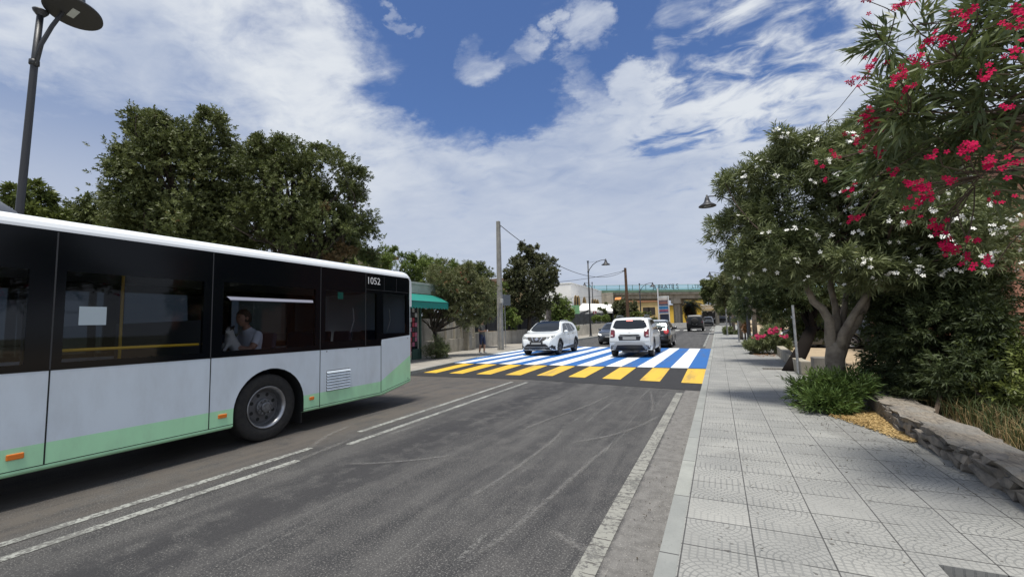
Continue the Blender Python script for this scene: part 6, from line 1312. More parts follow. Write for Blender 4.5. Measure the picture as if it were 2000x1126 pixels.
def flowers(name, parent, pts, axes, r_, m, seed, cl=(1, 4), spread=.05):
    rng = random.Random(seed); mb = MB(); o_ = Vector(parent.location) if parent else Vector()
    for p, a in zip(pts, axes):
        for _ in range(rng.randint(*cl)):
            c = Vector(p)+Vector((rng.gauss(0, spread), rng.gauss(0, spread), rng.gauss(0, spread*.7)))-o_; ax_ = (Vector(a)+Vector((rng.gauss(0, .4), rng.gauss(0, .4)-.25, rng.gauss(0, .4)+.2))).normalized()
            u = ax_.orthogonal().normalized(); v = ax_.cross(u); rr_ = r_*rng.uniform(.75, 1.2); ph = rng.random()*6
            for k in range(5):
                t = ph+k*1.2566; d = u*math.cos(t)+v*math.sin(t); s = u*math.cos(t+1.57)+v*math.sin(t+1.57)
                mb.add([c, c+d*rr_*.6+s*rr_*.34+ax_*rr_*.15, c+d*rr_+s*rr_*.15+ax_*rr_*.08, c+d*rr_*.95-s*rr_*.22+ax_*rr_*.12, c+d*rr_*.5-s*rr_*.24+ax_*rr_*.18], [(0, 1, 2, 3, 4)])
    return tag(mb.build(name, m, parent), kind='stuff')
def twigs(mb, a, b, r0, r1, rng, n=5, wob=.12, seg=6):
    a, b = Vector(a), Vector(b); L_ = (b-a).length; pts = []; w1 = Vector((rng.gauss(0, 1), rng.gauss(0, 1), rng.gauss(0, .6)))*wob*L_
    for i in range(n+1): t = i/n; pts.append(a.lerp(b, t)+w1*math.sin(math.pi*t)+Vector((rng.gauss(0, 1), rng.gauss(0, 1), rng.gauss(0, 1)))*wob*.12*L_*(0 < i < n))
    mb.tube(pts, [r0+(r1-r0)*i/n for i in range(n+1)], seg, caps=False)
BARK = mat('bark', (.075, .06, .045), .9, col2=(.03, .025, .02), vscale=9, bump=1, bscale=25)
BARKP = mat('pale_bark', (.25, .215, .17), .85, col2=(.15, .125, .10), vscale=7, bump=1, bscale=22)
TWG = mat('twig', (.07, .05, .035), .9)
def limbs(parent, base, fork, targets, r0, m, seed, name='branches', trunkname='trunk', nsub=2, lean=None):
    rng = random.Random(seed); t = MB(); base, fork = Vector(base), Vector(fork)
    pts = [base+Vector((0, 0, -.1)), base.lerp(fork, .12), base.lerp(fork, .5)+Vector((rng.gauss(0, .03), rng.gauss(0, .03), 0)), fork]
    t.tube(pts, [r0*1.5, r0*1.1, r0, r0*.85], 12); t.build(trunkname, m, parent, smooth=True, world=True)
    b = MB()
    for q in targets:
        q = Vector(q); q = fork.lerp(q, .93); twigs(b, fork+Vector((rng.gauss(0, r0*.3), rng.gauss(0, r0*.3), -r0*.4)), q, r0*.5, r0*.13, rng, 7, .10, 8)
        for _ in range(nsub):
            s = fork.lerp(q, rng.uniform(.4, .85)); e = q+Vector((rng.gauss(0, .5), rng.gauss(0, .5), rng.gauss(-.1, .3)))*(q-fork).length*.16; twigs(b, s, e, r0*.2, r0*.05, rng, 5, .12, 5)
    return b.build(name, m, parent, smooth=True, world=True)
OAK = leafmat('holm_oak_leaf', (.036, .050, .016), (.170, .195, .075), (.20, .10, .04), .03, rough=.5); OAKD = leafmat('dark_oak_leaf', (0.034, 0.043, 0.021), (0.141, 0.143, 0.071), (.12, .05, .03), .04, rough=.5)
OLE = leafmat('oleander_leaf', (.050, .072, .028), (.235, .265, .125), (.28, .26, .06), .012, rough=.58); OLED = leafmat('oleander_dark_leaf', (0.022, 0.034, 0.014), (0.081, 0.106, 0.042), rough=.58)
BRT = leafmat('bright_leaf', (0.062, 0.106, 0.022), (0.213, 0.275, 0.075), (.25, .24, .07), .05); RUS = leafmat('rusty_leaf', (.060, .070, .030), (.19, .20, .09), (.32, .09, .055), .12)
YGR = leafmat('yellow_green_leaf', (.05, .075, .018), (.17, .20, .055), (.26, .24, .08), .08)
WFL = mat('white_petal', (.80, .80, .76), .6); RFL = mat('crimson_petal', (.42, .006, .060), .8, spec=.08); PFL = mat('pink_petal', (.42, .03, .10), .7, spec=.1); YFL = mat('cream_petal', (.75, .72, .42), .6)

# big holm oaks behind the bus
t1_ = empty('holm_oak', (-16.2, 9.0, .05), 'big dense holm oak with tall uneven top behind the bus, left of two', 'tree', 'holm oaks behind the bus')
D1 = 19.0
bl = [E_(345, 360, D1, 105, 95), E_(300, 265, D1, 48, 44), E_(410, 262, D1, 40, 46), E_(255, 330, D1, 34, 36), E_(262, 405, D1, 52, 66), E_(430, 340, D1, 55, 70), E_(360, 450, D1, 120, 55), E_(345, 290, D1, 60, 50), E_(300, 232, D1, 16, 20, None, 1.6), E_(404, 235, D1, 15, 22, None, 1.6), E_(240, 300, D1, 14, 14), E_(430, 480, D1, 80, 40)]
_, cc, _, _ = leaves('crown', t1_, bl, 13500, 9, .115, .050, OAK, 1, slen=.14, csig=.13, up=.5)
limbs(t1_, (-16.2, 9, .05), AD(380, 540, D1), [tuple(c) for c in cc[::28]], .26, BARK, 3)
t2_ = empty('holm_oak', (-13.6, 11.6, .05), 'holm oak with thin twiggy right side and browned tufts behind the bus', 'tree', 'holm oaks behind the bus')
D2 = 18.4
bl = [E_(560, 380, D2, 85, 75), E_(555, 305, D2, 55, 34), E_(640, 350, D2, 70, 50), E_(690, 410, D2, 42, 60), E_(610, 450, D2, 110, 50), E_(500, 330, D2, 50, 55), E_(700, 470, D2, 48, 40), E_(556, 275, D2, 14, 16, None, 1.8), E_(500, 278, D2, 14, 12, None, 1.5), E_(620, 305, D2, 24, 18, None, 1.4), E_(690, 345, D2, 30, 26), E_(490, 430, D2, 60, 70), E_(735, 500, D2, 25, 22)]
_, cc, _, _ = leaves('crown', t2_, bl, 10500, 9, .115, .048, OAK, 2, slen=.14, csig=.12, up=.5, shell=.45)
bl2 = [E_(655, 480, D2-1, 16, 30), E_(640, 415, D2-1.2, 14, 12), E_(690, 500, D2-1, 14, 12)]
leaves('browned_tufts', t2_, bl2, 220, 9, .12, .05, leafmat('browned_leaf', (.12, .075, .035), (.30, .21, .11)), 12, slen=.14)
limbs(t2_, (-13.6, 11.6, .05), AD(600, 560, D2), [tuple(c) for c in cc[::20]]+[AD(x, y, D2-.6) for x, y in ((660, 440), (690, 460), (640, 430), (610, 410), (700, 430), (560, 440))], .24, BARK, 4, nsub=4)
o = empty('tree', AD(190, 470, 24)*1, 'small dark tree low on the left, between the lamp and the big oak', 'tree'); o.location.z = .05
_, cc, _, _ = leaves('crown', o, [E_(195, 415, 24, 48, 34), E_(150, 435, 24, 36, 22), E_(220, 440, 24, 60, 30), E_(175, 455, 24, 70, 25)], 1900, 9, .14, .06, OAK, 21, up=.5, csig=.14); limbs(o, o.location, AD(190, 480, 24), [tuple(c) for c in cc[::20]], .12, BARK, 5)
o = empty('tree', AD(55, 480, 19), 'yellow-green young tree behind the near lamp post at the far left', 'tree'); o.location.z = .05
_, cc, _, _ = leaves('crown', o, [E_(62, 395, 19, 28, 34), E_(58, 350, 19, 16, 22), E_(22, 378, 19, 18, 12), E_(85, 400, 19, 18, 22), E_(60, 430, 19, 45, 25)], 420, 9, .19, .065, YGR, 22, csig=.22, up=.5); limbs(o, o.location, AD(58, 440, 19), [tuple(c) for c in cc[::3]], .08, BARK, 6)
# greenery beyond the bus on the left
o = empty('garden_tree', AD(775, 560, 26), 'bright green garden tree with spiky top right behind the bus rear', 'tree'); o.location.z = .05
_, cc, _, _ = leaves('crown', o, [E_(775, 525, 26, 45, 32), E_(740, 505, 26, 30, 20), E_(768, 495, 26, 12, 16), E_(812, 520, 26, 35, 26), E_(690, 520, 26, 50, 22), E_(830, 560, 26, 30, 40)], 2600, 9, .15, .045, BRT, 31, csig=.12, up=.9); limbs(o, o.location, AD(775, 560, 26), [tuple(c) for c in cc[::25]], .12, BARK, 7)
lo_ = empty('oleander_tree', (GR(858, 697).x, GR(858, 697).y, .13), 'left oleander with crooked dark trunk, dull green and reddish crown beside the kiosk', 'tree')
DO = 21.6
bl = [E_(890, 565, DO, 50, 40), E_(865, 540, DO, 34, 26), E_(925, 570, DO, 38, 42), E_(905, 610, DO, 45, 26), E_(940, 600, DO, 24, 26), E_(915, 530, DO, 26, 18), E_(862, 590, DO, 28, 30)]
_, cc, P_, A_ = leaves('crown', lo_, bl, 4300, 10, .15, .024, RUS, 32, csig=.14, shell=.3, up=.3)
k = np.argsort(P_[:, 0]*0+A_[:, 1]*1-P_[:, 1]*.0)[:70]; rs_ = np.random.default_rng(4).choice(len(P_), 46); flowers('flowers', lo_, P_[rs_], A_[rs_], .06, mat('dull_red_petal', (.40, .05, .05), .6), 1, (1, 3), .07)
limbs(lo_, GR(857, 697), AD(848, 645, DO), [tuple(c) for c in cc[::14]]+[AD(x, y, DO) for x, y in ((835, 610), (870, 600), (840, 590), (822, 620), (880, 620))], .11, BARK, 8, nsub=3)
o = empty('small_bush', lo_.location+Vector((.02, -.05, 0)), 'small leafy green bush growing round the foot of the left oleander', 'bush'); leaves('leaves', o, [E_(855, 680, 20.6, 17, 18), E_(848, 688, 20.5, 20, 10), E_(862, 684, 20.5, 14, 14)], 420, 10, .13, .026, OLE, 33, csig=.3, up=.8)
for k_i, (bls, n_, m_, lb_, D_) in enumerate([
    ([E_(938, 545, 29, 22, 30), E_(945, 590, 29, 30, 40), E_(915, 560, 29, 30, 40)], 2000, OAK, 'dark green garden tree between the left oleander and the concrete pole', 29),
    ([E_(970, 600, 33, 18, 34), E_(955, 620, 33, 20, 24), E_(985, 590, 33, 14, 40), E_(1000, 620, 33, 20, 20)], 1500, BRT, 'yellow-green hedge tree right behind the concrete pole', 33),
    ([E_(850, 600, 27, 40, 26), E_(830, 630, 27, 30, 26), E_(890, 620, 27, 34, 24)], 1500, OAKD, 'dark garden shrubbery tree behind the kiosk and the concrete wall', 27),
    ([E_(835, 520, 30, 22, 16), E_(870, 525, 30, 30, 16), E_(850, 545, 30, 40, 26), E_(905, 530, 30, 20, 18)], 1500, BRT, 'light green garden tree with ragged top above the kiosk roof', 30)]):
    o = empty('garden_tree', bls[0][0], lb_, 'tree'); o.location.z = .1
    _, cc, _, _ = leaves('crown', o, bls, n_, 9, .17, .06, m_, 40+k_i, csig=.15, up=.7); limbs(o, o.location, (o.location.x, o.location.y, 2.2), [tuple(c) for c in cc[::25]], .12, BARK, 41+k_i)
tr = GR(1033, 668); o = empty('holm_oak', tr, 'round dark holm oak with straight thin trunk on the left pavement behind the white crossover', 'tree')
DT = (AY(1037, 560, tr.y)-Vector((0, 0, CAMZ))).length
bl = [E_(1037, 545, DT, 46, 50), E_(1010, 520, DT, 18, 24), E_(1025, 492, DT, 15, 20), E_(1050, 492, DT, 16, 18), E_(1070, 530, DT, 22, 30), E_(1060, 575, DT, 28, 28), E_(1010, 580, DT, 26, 30), E_(1035, 600, DT, 34, 22), E_(1083, 545, DT, 9, 12), E_(994, 548, DT, 12, 26)]
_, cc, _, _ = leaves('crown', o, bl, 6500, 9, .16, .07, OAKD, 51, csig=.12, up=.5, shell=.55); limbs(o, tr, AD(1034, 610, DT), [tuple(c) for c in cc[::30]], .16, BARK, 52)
o = empty('garden_tree', AY(1088, 640, 38), 'bright green bushy tree beside the round dark oak, in front of the white building', 'tree'); o.location.z = terr(38)+.1; DB = (AY(1088, 610, 38)-Vector((0, 0, CAMZ))).length
_, cc, _, _ = leaves('crown', o, [E_(1088, 605, DB, 28, 30), E_(1068, 615, DB, 24, 28), E_(1105, 615, DB, 20, 24), E_(1088, 635, DB, 42, 14), E_(1060, 640, DB, 20, 12)], 2900, 9, .17, .065, BRT, 53, csig=.14, up=.6); limbs(o, o.location, AD(1088, 630, DB), [tuple(c) for c in cc[::25]], .12, BARK, 54)
def far_tree(name, px, Y, bls, n_, m_, lb_, seed, cat='tree', leaf=.28):
    b = AY(px, 640, Y); o = empty(name, (b.x, Y, terr(Y)+.05), lb_, cat); D_ = (b-Vector((0, 0, CAMZ))).length
    _, cc, P_, A_ = leaves('crown' if cat == 'tree' else 'leaves', o, [E_(x, y, D_, rx, ry) for x, y, rx, ry in bls], n_, 8, leaf, leaf*.42, m_, seed, csig=.16, up=.5)
    if cat == 'tree': limbs(o, o.location, (b.x, Y, terr(Y)+1.2), [tuple(c) for c in cc[::12]], .13, BARK, seed)
    return o, P_, A_
far_tree('garden_tree', 1212, 56, [(1212, 600, 16, 17), (1232, 600, 14, 14), (1205, 620, 18, 16), (1226, 620, 20, 14), (1240, 615, 10, 16)], 1300, OAKD, 'dark green tree around the foot of the wooden pole', 61)
far_tree('garden_tree', 1245, 52, [(1248, 620, 14, 12), (1238, 632, 16, 10)], 500, YGR, 'pale dusty green shrub tree left of the totem sign', 62)
far_tree('oleander_bush', 1265, 50, [(1265, 625, 16, 12), (1275, 632, 14, 10), (1258, 635, 16, 8)], 600, RUS, 'dusty reddish oleander bush at the foot of the totem sign', 63, 'bush', .22)
far_tree('small_tree', 1183, 53, [(1183, 604, 3, 8), (1183, 596, 2, 4)], 70, OAK, 'slender small shrub in front of the white marquee', 64, 'shrub', .24)
far_tree('small_tree', 1172, 53, [(1172, 604, 3, 6)], 50, OAK, 'tiny dark plant in front of the white marquee, left of the slender shrub', 65, 'shrub', .24)
hd = empty('clipped_hedge', AY(1172, 630, 46), 'clipped green hedge behind the grey plank fence', 'hedge'); q = [E_(1164, 621, 46, 9, 4), E_(1174, 620, 46, 9, 5), E_(1184, 621, 46, 8, 4)]; leaves('leaves', hd, q, 500, 8, .16, .06, BRT, 66, csig=.2)
# palm
pm_ = AY(1350, 640, 86); pl = empty('palm_tree', (pm_.x, 86, terr(86)), 'palm with a thick skirt of dead fronds under the overpass', 'palm'); p = MB(); top_ = AY(1350, 594, 86)
p.tube([(pm_.x, 86, terr(86)), (pm_.x-.05, 86, 2.0), (pm_.x-.1, 86, top_.z-.5)], [.38, .34, .40], 12); p.build('trunk', BARK, pl, world=True); rng = random.Random(9); p = MB(); DRY = mat('dead_frond', (.10, .065, .035), .9, col2=(.05, .035, .02), vscale=2)
for i in range(150):
    a = rng.random()*6.283; r0_ = rng.uniform(.2, .7); L_ = rng.uniform(1.2, 3.2); z = top_.z-rng.uniform(0, .5); q = [(pm_.x+math.cos(a)*r0_*t_, 86+math.sin(a)*r0_*t_, z-L_*s) for t_, s in ((.5, 0), (1.6, .15), (1.8, .5), (1.0, 1))]; w_ = Vector((-math.sin(a), math.cos(a), 0))*.10
    vs = []; [vs.extend([Vector(v)-w_, Vector(v)+w_]) for v in q]; p.add(vs, [(0, 1, 3, 2), (2, 3, 5, 4), (4, 5, 7, 6)])
p.build('dead_skirt', DRY, pl, world=True); p = MB()
for i in range(46):
    a = i*2.399; el = rng.uniform(-.1, 1.2); L_ = rng.uniform(2.6, 3.6); pts = []
    for t in np.linspace(0, 1, 9): r_ = L_*t*math.cos(el*(1-.5*t)); pts.append(Vector((pm_.x+math.cos(a)*r_, 86+math.sin(a)*r_, top_.z+L_*t*math.sin(el)-2.0*t*t)))
    sd = Vector((-math.sin(a), math.cos(a), 0))
    for j in range(8):
        for s in (1, -1):
            for u_ in (.0, .5): c = pts[j].lerp(pts[j+1], u_); l_ = .75*(1-abs(j/8-.35)); p.add([c, c+sd*s*l_+Vector((0, 0, -.3*l_))+(pts[j+1]-pts[j])*.5, c+(pts[j+1]-pts[j])*.35], [(0, 1, 2)])
p.build('fronds', leafmat('palm_frond', (.02, .03, .01), (.05, .06, .02)), pl, world=True)

# ---- right side: trees in line beyond the white oleander
def right_tree(name, base, bls, D_, n_, m_, lb_, seed, trunk=.10, leaf=(.13, .03), fork=None, fl=None, cat='tree', bark=BARK, flr=.045, grp=None, per=10):
    o = empty(name, base, lb_, cat, grp); bl = [E_(x, y, D_+(z if z else 0), rx, ry) for x, y, rx, ry, z in bls]
    _, cc, P_, A_ = leaves('crown' if cat == 'tree' else 'leaves', o, bl, n_, per, leaf[0], leaf[1], m_, seed, csig=.15, up=.45)
    if trunk: limbs(o, base, fork or (base[0], base[1], 2.0), [tuple(c) for c in cc[::24]], trunk, bark, seed, nsub=2)
    if fl: k = np.random.default_rng(seed).choice(len(P_), fl[1]); flowers('flowers', o, P_[k], A_[k], flr, fl[0], seed, (1, 3), .06)
    return o
g = GR(1410, 652); right_tree('street_tree', (1.2, 44, terr(44)+.13), [(1395, 575, 20, 24, 0), (1412, 560, 24, 20, 0), (1415, 590, 30, 20, 0), (1385, 560, 14, 14, 0)], 45, 2000, OAK, 'dark rounded street tree farthest along the right pavement', 71, .14, (.22, .08))
right_tree('street_tree', (1.3, 33, terr(33)+.13), [(1428, 555, 26, 24, 0), (1440, 585, 26, 28, 0), (1418, 580, 18, 26, 0), (1445, 540, 26, 20, 0)], 34, 2600, RUS, 'rust-tinged oleander tree along the right pavement, before the farthest one', 72, .12, (.18, .04), fl=(mat('rusty_blossom', (.35, .06, .04), .6), 50), flr=.08)
right_tree('street_tree', (1.6, 24.5, .13), [(1465, 560, 30, 34, 0), (1455, 600, 28, 24, 0), (1485, 590, 34, 30, 0), (1480, 545, 30, 30, 0), (1500, 620, 24, 16, 0)], 26, 3000, OLE, 'green oleander tree dotted with cream blossoms on the right pavement', 73, .11, (.15, .035), fl=(YFL, 60), flr=.055)
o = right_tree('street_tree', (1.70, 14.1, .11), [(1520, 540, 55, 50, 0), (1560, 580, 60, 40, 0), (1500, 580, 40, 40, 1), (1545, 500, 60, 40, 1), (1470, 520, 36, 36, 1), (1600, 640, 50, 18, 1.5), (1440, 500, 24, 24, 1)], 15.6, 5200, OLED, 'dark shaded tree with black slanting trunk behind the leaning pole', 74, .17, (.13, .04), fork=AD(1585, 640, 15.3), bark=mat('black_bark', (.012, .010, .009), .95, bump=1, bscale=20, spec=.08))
b = GR(1492, 690); right_tree('oleander_bush', (b.x, b.y, .13), [(1490, 672, 26, 17, 0), (1510, 660, 22, 18, 0), (1475, 678, 16, 12, 0), (1520, 675, 18, 14, 0), (1500, 650, 12, 10, 0)], (AY(1492, 670, b.y)-Vector((0, 0, CAMZ))).length, 1400, OLE, 'low oleander bush with pink flowers beside the sandy lot', 75, 0, (.14, .026), cat='bush')
pk = bpy.data.objects['oleander_bush.001'] if 'oleander_bush.001' in bpy.data.objects else o
DK = (AY(1492, 670, b.y)-Vector((0, 0, CAMZ))).length-.9; P2 = []
for x, y, n_ in ((1486, 656, 7), (1508, 648, 8), (1518, 643, 5), (1532, 657, 5), (1478, 658, 4)): P2 += [AD(x+random.gauss(0, 4), y+random.gauss(0, 2), DK) for _ in range(n_)]
flowers('flowers', pk, P2, [(0, -1, .3)]*len(P2), .05, PFL, 3, (1, 3), .05)
right_tree('small_bush', tuple(GR(1424, 653)), [(1422, 646, 10, 7, 0), (1430, 648, 10, 6, 0)], (GR(1424, 653)-Vector((0, 0, CAMZ))).length, 260, OLE, 'small green bush far along the right pavement edge', 76, 0, (.2, .05), cat='bush')
right_tree('dry_sapling', tuple(GR(1456, 664)), [(1456, 640, 9, 8, 0), (1452, 628, 6, 8, 0)], (GR(1456, 664)-Vector((0, 0, CAMZ))).length, 90, leafmat('dead_leaf', (.10, .045, .02), (.26, .13, .07)), 'dried brown sapling on the right pavement', 77, .05, (.2, .07), fork=tuple(GR(1456, 664)+Vector((0, 0, .7))))
# bushes on the dirt-lot side seen under the crowns
right_tree('garden_tree', (5.6, 27, .06), [(1600, 640, 50, 30, 0), (1560, 610, 50, 30, 0), (1650, 600, 60, 40, 0), (1700, 620, 60, 50, 0), (1620, 560, 80, 40, 0)], 29, 2600, OAKD, 'dark backdrop tree behind the car on the sandy lot', 78, .15, (.2, .08))

# ---- white oleander: the main tree in the pavement pit
wo_ = empty('white_oleander', (1.52, 8.72, .10), 'large spreading oleander tree with white flowers and pale forked trunk in the pavement pit', 'tree')
DW = 9.1
bl = [E_(1560, 410, DW, 100, 85), E_(1680, 400, DW, 110, 100), E_(1790, 430, DW, 110, 90), E_(1455, 455, DW, 52, 60), E_(1490, 340, DW, 60, 40), E_(1590, 320, DW, 85, 45), E_(1885, 480, DW, 80, 70, 1.0), E_(1510, 500, DW-.3, 90, 40), E_(1640, 520, DW-.4, 100, 38), E_(1760, 520, DW-.3, 90, 46), E_(1680, 320, DW, 80, 50), E_(1545, 290, DW, 50, 26, .5, 1.3), E_(1440, 365, DW, 34, 28, .5, 1.2), E_(1800, 350, DW+.3, 90, 60), E_(1405, 455, DW, 20, 30, .4), E_(1700, 265, DW+.3, 60, 36, None, 1.2), E_(1780, 290, DW+.4, 60, 40)]
_, cc, P_, A_ = leaves('crown', wo_, bl, 11000, 11, .125, .0185, OLE, 81, csig=.14, shell=.45, up=.35, ang=(.35, 1.1), zmin=1.98)
rng = np.random.default_rng(5); cell = {}
for i, p in enumerate(P_):          # outermost sprigs of the crown on the street side carry the blossoms
    v = Vector(p)-Vector((0, 0, CAMZ)); z = v.dot(FWD); kx, ky = int(v.dot(RIGHT)/z*32), int(v.dot(UP)/z*32)
    if (kx, ky) not in cell or cell[(kx, ky)][0] > z: cell[(kx, ky)] = (z, i)
P_f = []; A_f = []
for (kx, ky), (z, i) in cell.items():
    pr_ = .34+.36*min(1, max(0, (kx-14)/22))
    if rng.random() < pr_*(1 if ky > -1 else .5):
        q = Vector(P_[i]); P_f.append(q-(q-Vector((0, 0, CAMZ))).normalized()*.10); A_f.append(A_[i])
flowers('flowers', wo_, P_f, A_f, .031, WFL, 7, (1, 5), .045)
TZ = lambda x, y, dd=0: AD(x, y, DW-.15+dd)
t = MB(); base = Vector((1.50, 8.70, .05)); t.tube([base, AY(1634, 770, 8.70), AY(1632, 730, 8.70), AY(1630, 700, 8.72), AY(1633, 682, 8.72), AY(1635, 668, 8.72)], [.19, .145, .132, .132, .138, .10], 18)
f0 = AY(1632, 700, 8.72)
def limb(pts, radii): t.tube([f0+Vector((0, 0, -.05))]+[AY(x, y, 8.72+d) for x, y, d in pts], radii, 12)
limb([(1622, 662, 0), (1620, 625, -.05), (1606, 602, -.1), (1588, 588, -.1), (1578, 565, -.15), (1560, 530, -.2)], [.10, .085, .07, .06, .055, .045, .03])
limb([(1650, 655, .05), (1672, 625, .05), (1688, 596, 0), (1696, 560, 0), (1710, 500, .1)], [.11, .10, .085, .07, .055, .035])
limb([(1648, 650, -.1), (1664, 620, -.15), (1690, 580, -.2), (1720, 540, -.2)], [.09, .07, .055, .045, .03]); limb([(1636, 640, .15), (1632, 600, .2), (1622, 560, .2), (1630, 500, .3)], [.08, .065, .05, .045, .03]); limb([(1645, 640, .2), (1650, 600, .3), (1654, 555, .3)], [.07, .05, .045, .03])
t.build('trunk', BARKP, wo_, smooth=True, world=True); b_ = MB(); rg = random.Random(3)
for c in cc[::16]: s = rg.choice([AY(1560, 530, 8.5), AY(1710, 500, 8.8), AY(1720, 540, 8.5), AY(1630, 500, 9.0), AY(1654, 555, 9.0)]); twigs(b_, s, Vector(c), .028, .007, rg, 6, .10, 5)
b_.build('branches', TWG, wo_, world=True, smooth=True)
# leafy suckers at its foot
sb2 = empty('small_bush', (1.45, 8.5, .09), 'bright green bushy suckers filling the pit at the foot of the white oleander', 'bush')
bl = [E_(1600, 770, 8.45, 32, 28), E_(1645, 765, 8.5, 36, 30), E_(1625, 785, 8.3, 50, 18), E_(1670, 755, 8.7, 22, 34), E_(1580, 760, 8.5, 22, 22)]
leaves('leaves', sb2, bl, 900, 12, .11, .017, leafmat('sucker_leaf', (.03, .06, .015), (.13, .20, .055), (.3, .3, .08), .02), 82, csig=.25, up=1.2, shell=.2, ang=(.3, .9), slen=.16, zmin=.12)
# dark dense shrub behind the stone wall
ds = empty('dark_shrub', (3.0, 7.4, .2), 'dense dark leafy shrub directly behind the stone wall on the right', 'shrub'); DS = 8.0
bl = [E_(1800, 650, DS+1.2, 85, 75), E_(1870, 640, DS+.8, 85, 80), E_(1760, 720, DS+1.5, 55, 55), E_(1840, 750, DS+.7, 75, 55), E_(1905, 730, DS+.3, 62, 60), E_(1750, 640, DS+1.7, 45, 60), E_(1925, 640, DS+.4, 36, 50), E_(1775, 775, DS+.9, 40, 26), E_(1870, 570, DS+1.2, 90, 50), E_(1775, 590, DS+1.6, 85, 40)]
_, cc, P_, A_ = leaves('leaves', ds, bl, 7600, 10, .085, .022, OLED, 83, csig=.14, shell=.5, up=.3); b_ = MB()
for c in cc[::18]: twigs(b_, (3.0+rg.gauss(0, .25), 7.4+rg.gauss(0, .4), .15), Vector(c), .03, .006, rg, 6, .08, 5)
b_.build('branches', TWG, ds, world=True)
rs2 = empty('yellowing_bush', AD(1975, 720, 8.2), 'sparse yellow-green bush at the right edge beside the terracotta building', 'bush'); rs2.location.z = .2
leaves('leaves', rs2, [E_(1965, 690, 8.4, 40, 40), E_(1990, 740, 8.2, 40, 36), E_(1940, 760, 8.0, 36, 30)], 520, 9, .075, .024, YGR, 84, csig=.22, up=.6)
# crimson oleander reaching in at the top right, close to the camera
ro_ = empty('crimson_oleander', (4.6, 3.4, .15), 'close oleander with crimson flowers and long leaves hanging in from the top right corner', 'tree')
DR = 5.0
bl = [E_(1880, 90, DR, 110, 80), E_(1950, 190, DR, 70, 90, None, .7), E_(1850, 210, DR, 90, 60), E_(1780, 60, DR+.2, 55, 40), E_(1790, 250, DR+.3, 80, 50), E_(1900, 330, DR, 90, 50), E_(1740, 200, DR+.5, 40, 30), E_(2040, 90, DR-.2, 90, 120, None, .6), E_(1720, 270, DR+.8, 50, 36), E_(1960, 20, DR, 90, 50), E_(2090, 330, DR-.4, 70, 60, None, .4), E_(1800, 340, DR+.8, 90, 40)]
OLC = leafmat('close_oleander_leaf', (0.047, 0.073, 0.031), (0.182, 0.222, 0.096), (.26, .20, .05), .010, rough=.4)
_, cc, P_, A_ = leaves('crown', ro_, bl, 560, 10, .155, .025, OLC, 85, csig=.26, shell=.35, up=.35, ang=(.25, 1.0), slen=.16, cper=9)
fl = []
for x, y, n_, dd in ((1690, 8, 3, .3), (1765, 12, 3, .3), (1690, 42, 1, .4), (1700, 130, 5, .7), (1672, 150, 3, .7), (1668, 165, 2, .7), (1754, 148, 5, .2), (1790, 112, 4, 0), (1838, 78, 6, -.3), (1870, 50, 2, 0), (1775, 170, 3, .2), (1692, 232, 8, .6), (1700, 250, 5, .6), (1672, 270, 4, .7), (1605, 318, 3, 1.2), (1630, 315, 2, 1.2), (1740, 332, 3, .6), (1652, 370, 3, 1.2), (1665, 424, 3, 1.4), (1790, 365, 9, .3), (1800, 385, 8, .3), (1786, 420, 3, .5), (1830, 438, 4, .6), (1845, 460, 4, .6), (1858, 482, 5, .5), (1884, 500, 3, .5), (1890, 290, 4, -.3), (1830, 305, 2, .1), (1950, 320, 4, -.2), (1975, 332, 3, -.2), (1985, 22, 3, -.2), (1990, 45, 3, -.2), (1930, 140, 3, -.2), (1880, 20, 3, 0), (1990, 98, 3, -.6), (1855, 355, 2, .3), (1935, 385, 3, 0), (1890, 465, 2, .4), (1932, 510, 3, .2), (1620, 350, 2, 1.2), (1755, 215, 3, .5), (1990, 205, 3, -.5), (1720, 300, 3, .7)):
    for _ in range(n_): fl.append(AD(x+random.gauss(0, 7), y+random.gauss(0, 6), DR-.75+dd))
flowers('flowers', ro_, fl, [(-.3, -1, .1)]*len(fl), .021, RFL, 9, (1, 3), .028)
b_ = MB(); hub = [Vector((3.9, 3.6, 2.2)), Vector((4.2, 4.0, 2.6)), Vector((3.8, 3.9, 2.9))]
for c in cc: twigs(b_, rg.choice(hub), Vector(c), .016, .004, rg, 8, .09, 5)
for c in cc: twigs(b_, Vector(c), Vector(c)+Vector((rg.gauss(0, .3), rg.gauss(0, .3), rg.gauss(.1, .3))), .005, .002, rg, 4, .1, 4)
for q in fl[::3]: c = min(cc, key=lambda v: (Vector(v)-q).length); twigs(b_, Vector(c), q, .005, .003, rg, 4, .1, 4)
for h in hub: twigs(b_, (4.6+rg.gauss(0, .1), 3.4+rg.gauss(0, .1), .15), h, .06, .025, rg, 7, .06, 7)
b_.build('branches', TWG, ro_, world=True)
rg2 = np.random.default_rng(3)
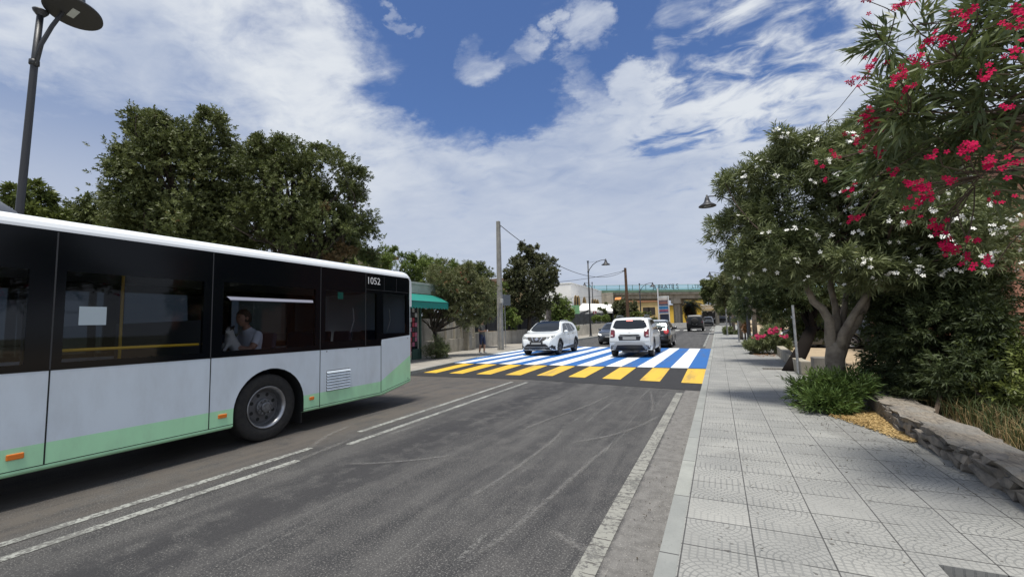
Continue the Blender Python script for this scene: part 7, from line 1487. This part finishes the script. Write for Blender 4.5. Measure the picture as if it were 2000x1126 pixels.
# ---- grass, straw, litter (stuff)
def blades(name, pts, h, w_, m, seed, lab=None, lean=.6):
    rng = np.random.default_rng(seed); mb = MB()
    vs = []; n = len(pts)
    for p in pts:
        a = rng.random()*6.28; l = h*rng.uniform(.5, 1.2); d = np.array([math.cos(a), math.sin(a), 0]); s = np.array([-d[1], d[0], 0])*w_/2; ln = rng.uniform(.1, lean)
        m1 = p+d*l*ln*.35+np.array([0, 0, l*.6]); t = p+d*l*ln+np.array([0, 0, l*(1-.35*ln)]); vs += [p-s, p+s, m1+s*.7, m1-s*.7, t]
    me = bpy.data.meshes.new(name); fs = []
    for i in range(n): fs += [(5*i, 5*i+1, 5*i+2, 5*i+3), (5*i+3, 5*i+2, 5*i+4)]
    me.from_pydata([tuple(v) for v in vs], [], fs); at = me.attributes.new('tint', 'FLOAT', 'FACE'); at.data.foreach_set('value', np.repeat(rng.random(n), 2).astype(np.float32)); me.materials.append(m); o = bpy.data.objects.new(name, me); COL.objects.link(o); return tag(o, lab, name.replace('_', ' '), kind='stuff')
DG = leafmat('dry_grass_blade', (.14, .10, .045), (.34, .25, .12), rough=.7)
pts = [np.array([x, y, .22-.05*(x-2.3)*.2]) for x, y in zip(rg2.uniform(2.5, 5.5, 9000), rg2.uniform(3.2, 9.5, 9000)) if rg2.random() < .9]
blades('dry_grass', pts, .34, .008, DG, 1, 'dry yellow grass behind the stone wall', 1.0)
GG = leafmat('weed_blade', (.03, .045, .015), (.10, .13, .05), rough=.6)
pts = [np.array([x, y, .2]) for x, y in zip(rg2.uniform(2.5, 4.6, 3500), rg2.uniform(4.5, 9, 3500))]; blades('weeds', pts, .42, .010, GG, 2, 'green weeds behind the stone wall', .9)
def chips(name, poly, n, L_, w_, z, m, seed, lab, edge=.0):
    rng = np.random.default_rng(seed); xs = [p[0] for p in poly]; ys_ = [p[1] for p in poly]; vs = []; fs = []; c = 0
    def inside(x, y):
        r = False
        for i in range(len(poly)):
            x0, y0 = poly[i]; x1, y1 = poly[i-1]
            if (y0 > y) != (y1 > y) and x < (x1-x0)*(y-y0)/(y1-y0)+x0: r = not r
        return r
    while c < n:
        x, y = rng.uniform(min(xs)-edge, max(xs)+edge), rng.uniform(min(ys_)-edge, max(ys_)+edge)
        if not inside(x+rng.normal()*edge, y+rng.normal()*edge): continue
        a = rng.random()*6.28; l = L_*rng.uniform(.4, 1.3)/2; d = Vector((math.cos(a)*l, math.sin(a)*l, rng.normal()*l*.25)); s = Vector((-math.sin(a), math.cos(a), rng.normal()*.3))*w_*rng.uniform(.6, 1.4)/2; p = Vector((x, y, z+rng.random()*.02)); vs += [tuple(p-d), tuple(p+s), tuple(p+d), tuple(p-s)]; fs.append((4*c, 4*c+1, 4*c+2, 4*c+3)); c += 1
    me = bpy.data.meshes.new(name); me.from_pydata(vs, [], fs); at = me.attributes.new('tint', 'FLOAT', 'FACE'); at.data.foreach_set('value', rng.random(n).astype(np.float32)); me.materials.append(m); o = bpy.data.objects.new(name, me); COL.objects.link(o); return tag(o, lab, name.replace('_', ' '), kind='stuff')
STRAW = leafmat('straw_bits', (.28, .17, .06), (.62, .46, .22), rough=.7)
chips('fallen_leaves', [(1.38, 7.75), (1.62, 8.18), (2.0, 8.3), (1.95, 7.2), (1.93, 6.42), (1.84, 6.40), (1.63, 7.05)], 6500, .05, .012, .142, STRAW, 1, 'golden heap of fallen dry leaves along the stone wall', .03)
chips('pit_leaves', [(1.06, 8.21), (1.85, 8.21), (1.85, 9.0), (1.06, 9.0)], 900, .05, .012, .10, leafmat('brown_bits', (.10, .05, .02), (.32, .19, .08)), 2, 'brown dead leaves in the tree pit')
TW = leafmat('dark_bits', (.02, .018, .014), (.09, .07, .05), rough=.8)
chips('litter', [(-.25, 2.6), (1.88, 2.6), (1.9, 9), (.6, 12), (-.25, 10)], 330, .035, .006, .138, TW, 3, 'twigs and leaf bits scattered on the tiles')
chips('litter', [(1.2, 5.2), (1.9, 4.4), (1.9, 8), (1.1, 8.1)], 260, .06, .006, .138, TW, 4, 'twigs and leaf bits along the foot of the stone wall')
chips('litter', [(-.72, 2.0), (-.43, 2.0), (-.43, 12), (-.72, 12)], 260, .018, .010, .003, TW, 5, 'small stones and bits in the gutter')
chips('litter', [(1.2, 19.0), (2.2, 19), (2.3, 22), (1.2, 21)], 300, .08, .03, .14, leafmat('orange_leaves', (.2, .08, .03), (.40, .20, .08)), 6, 'orange-brown leaves beside the pink oleander bush')
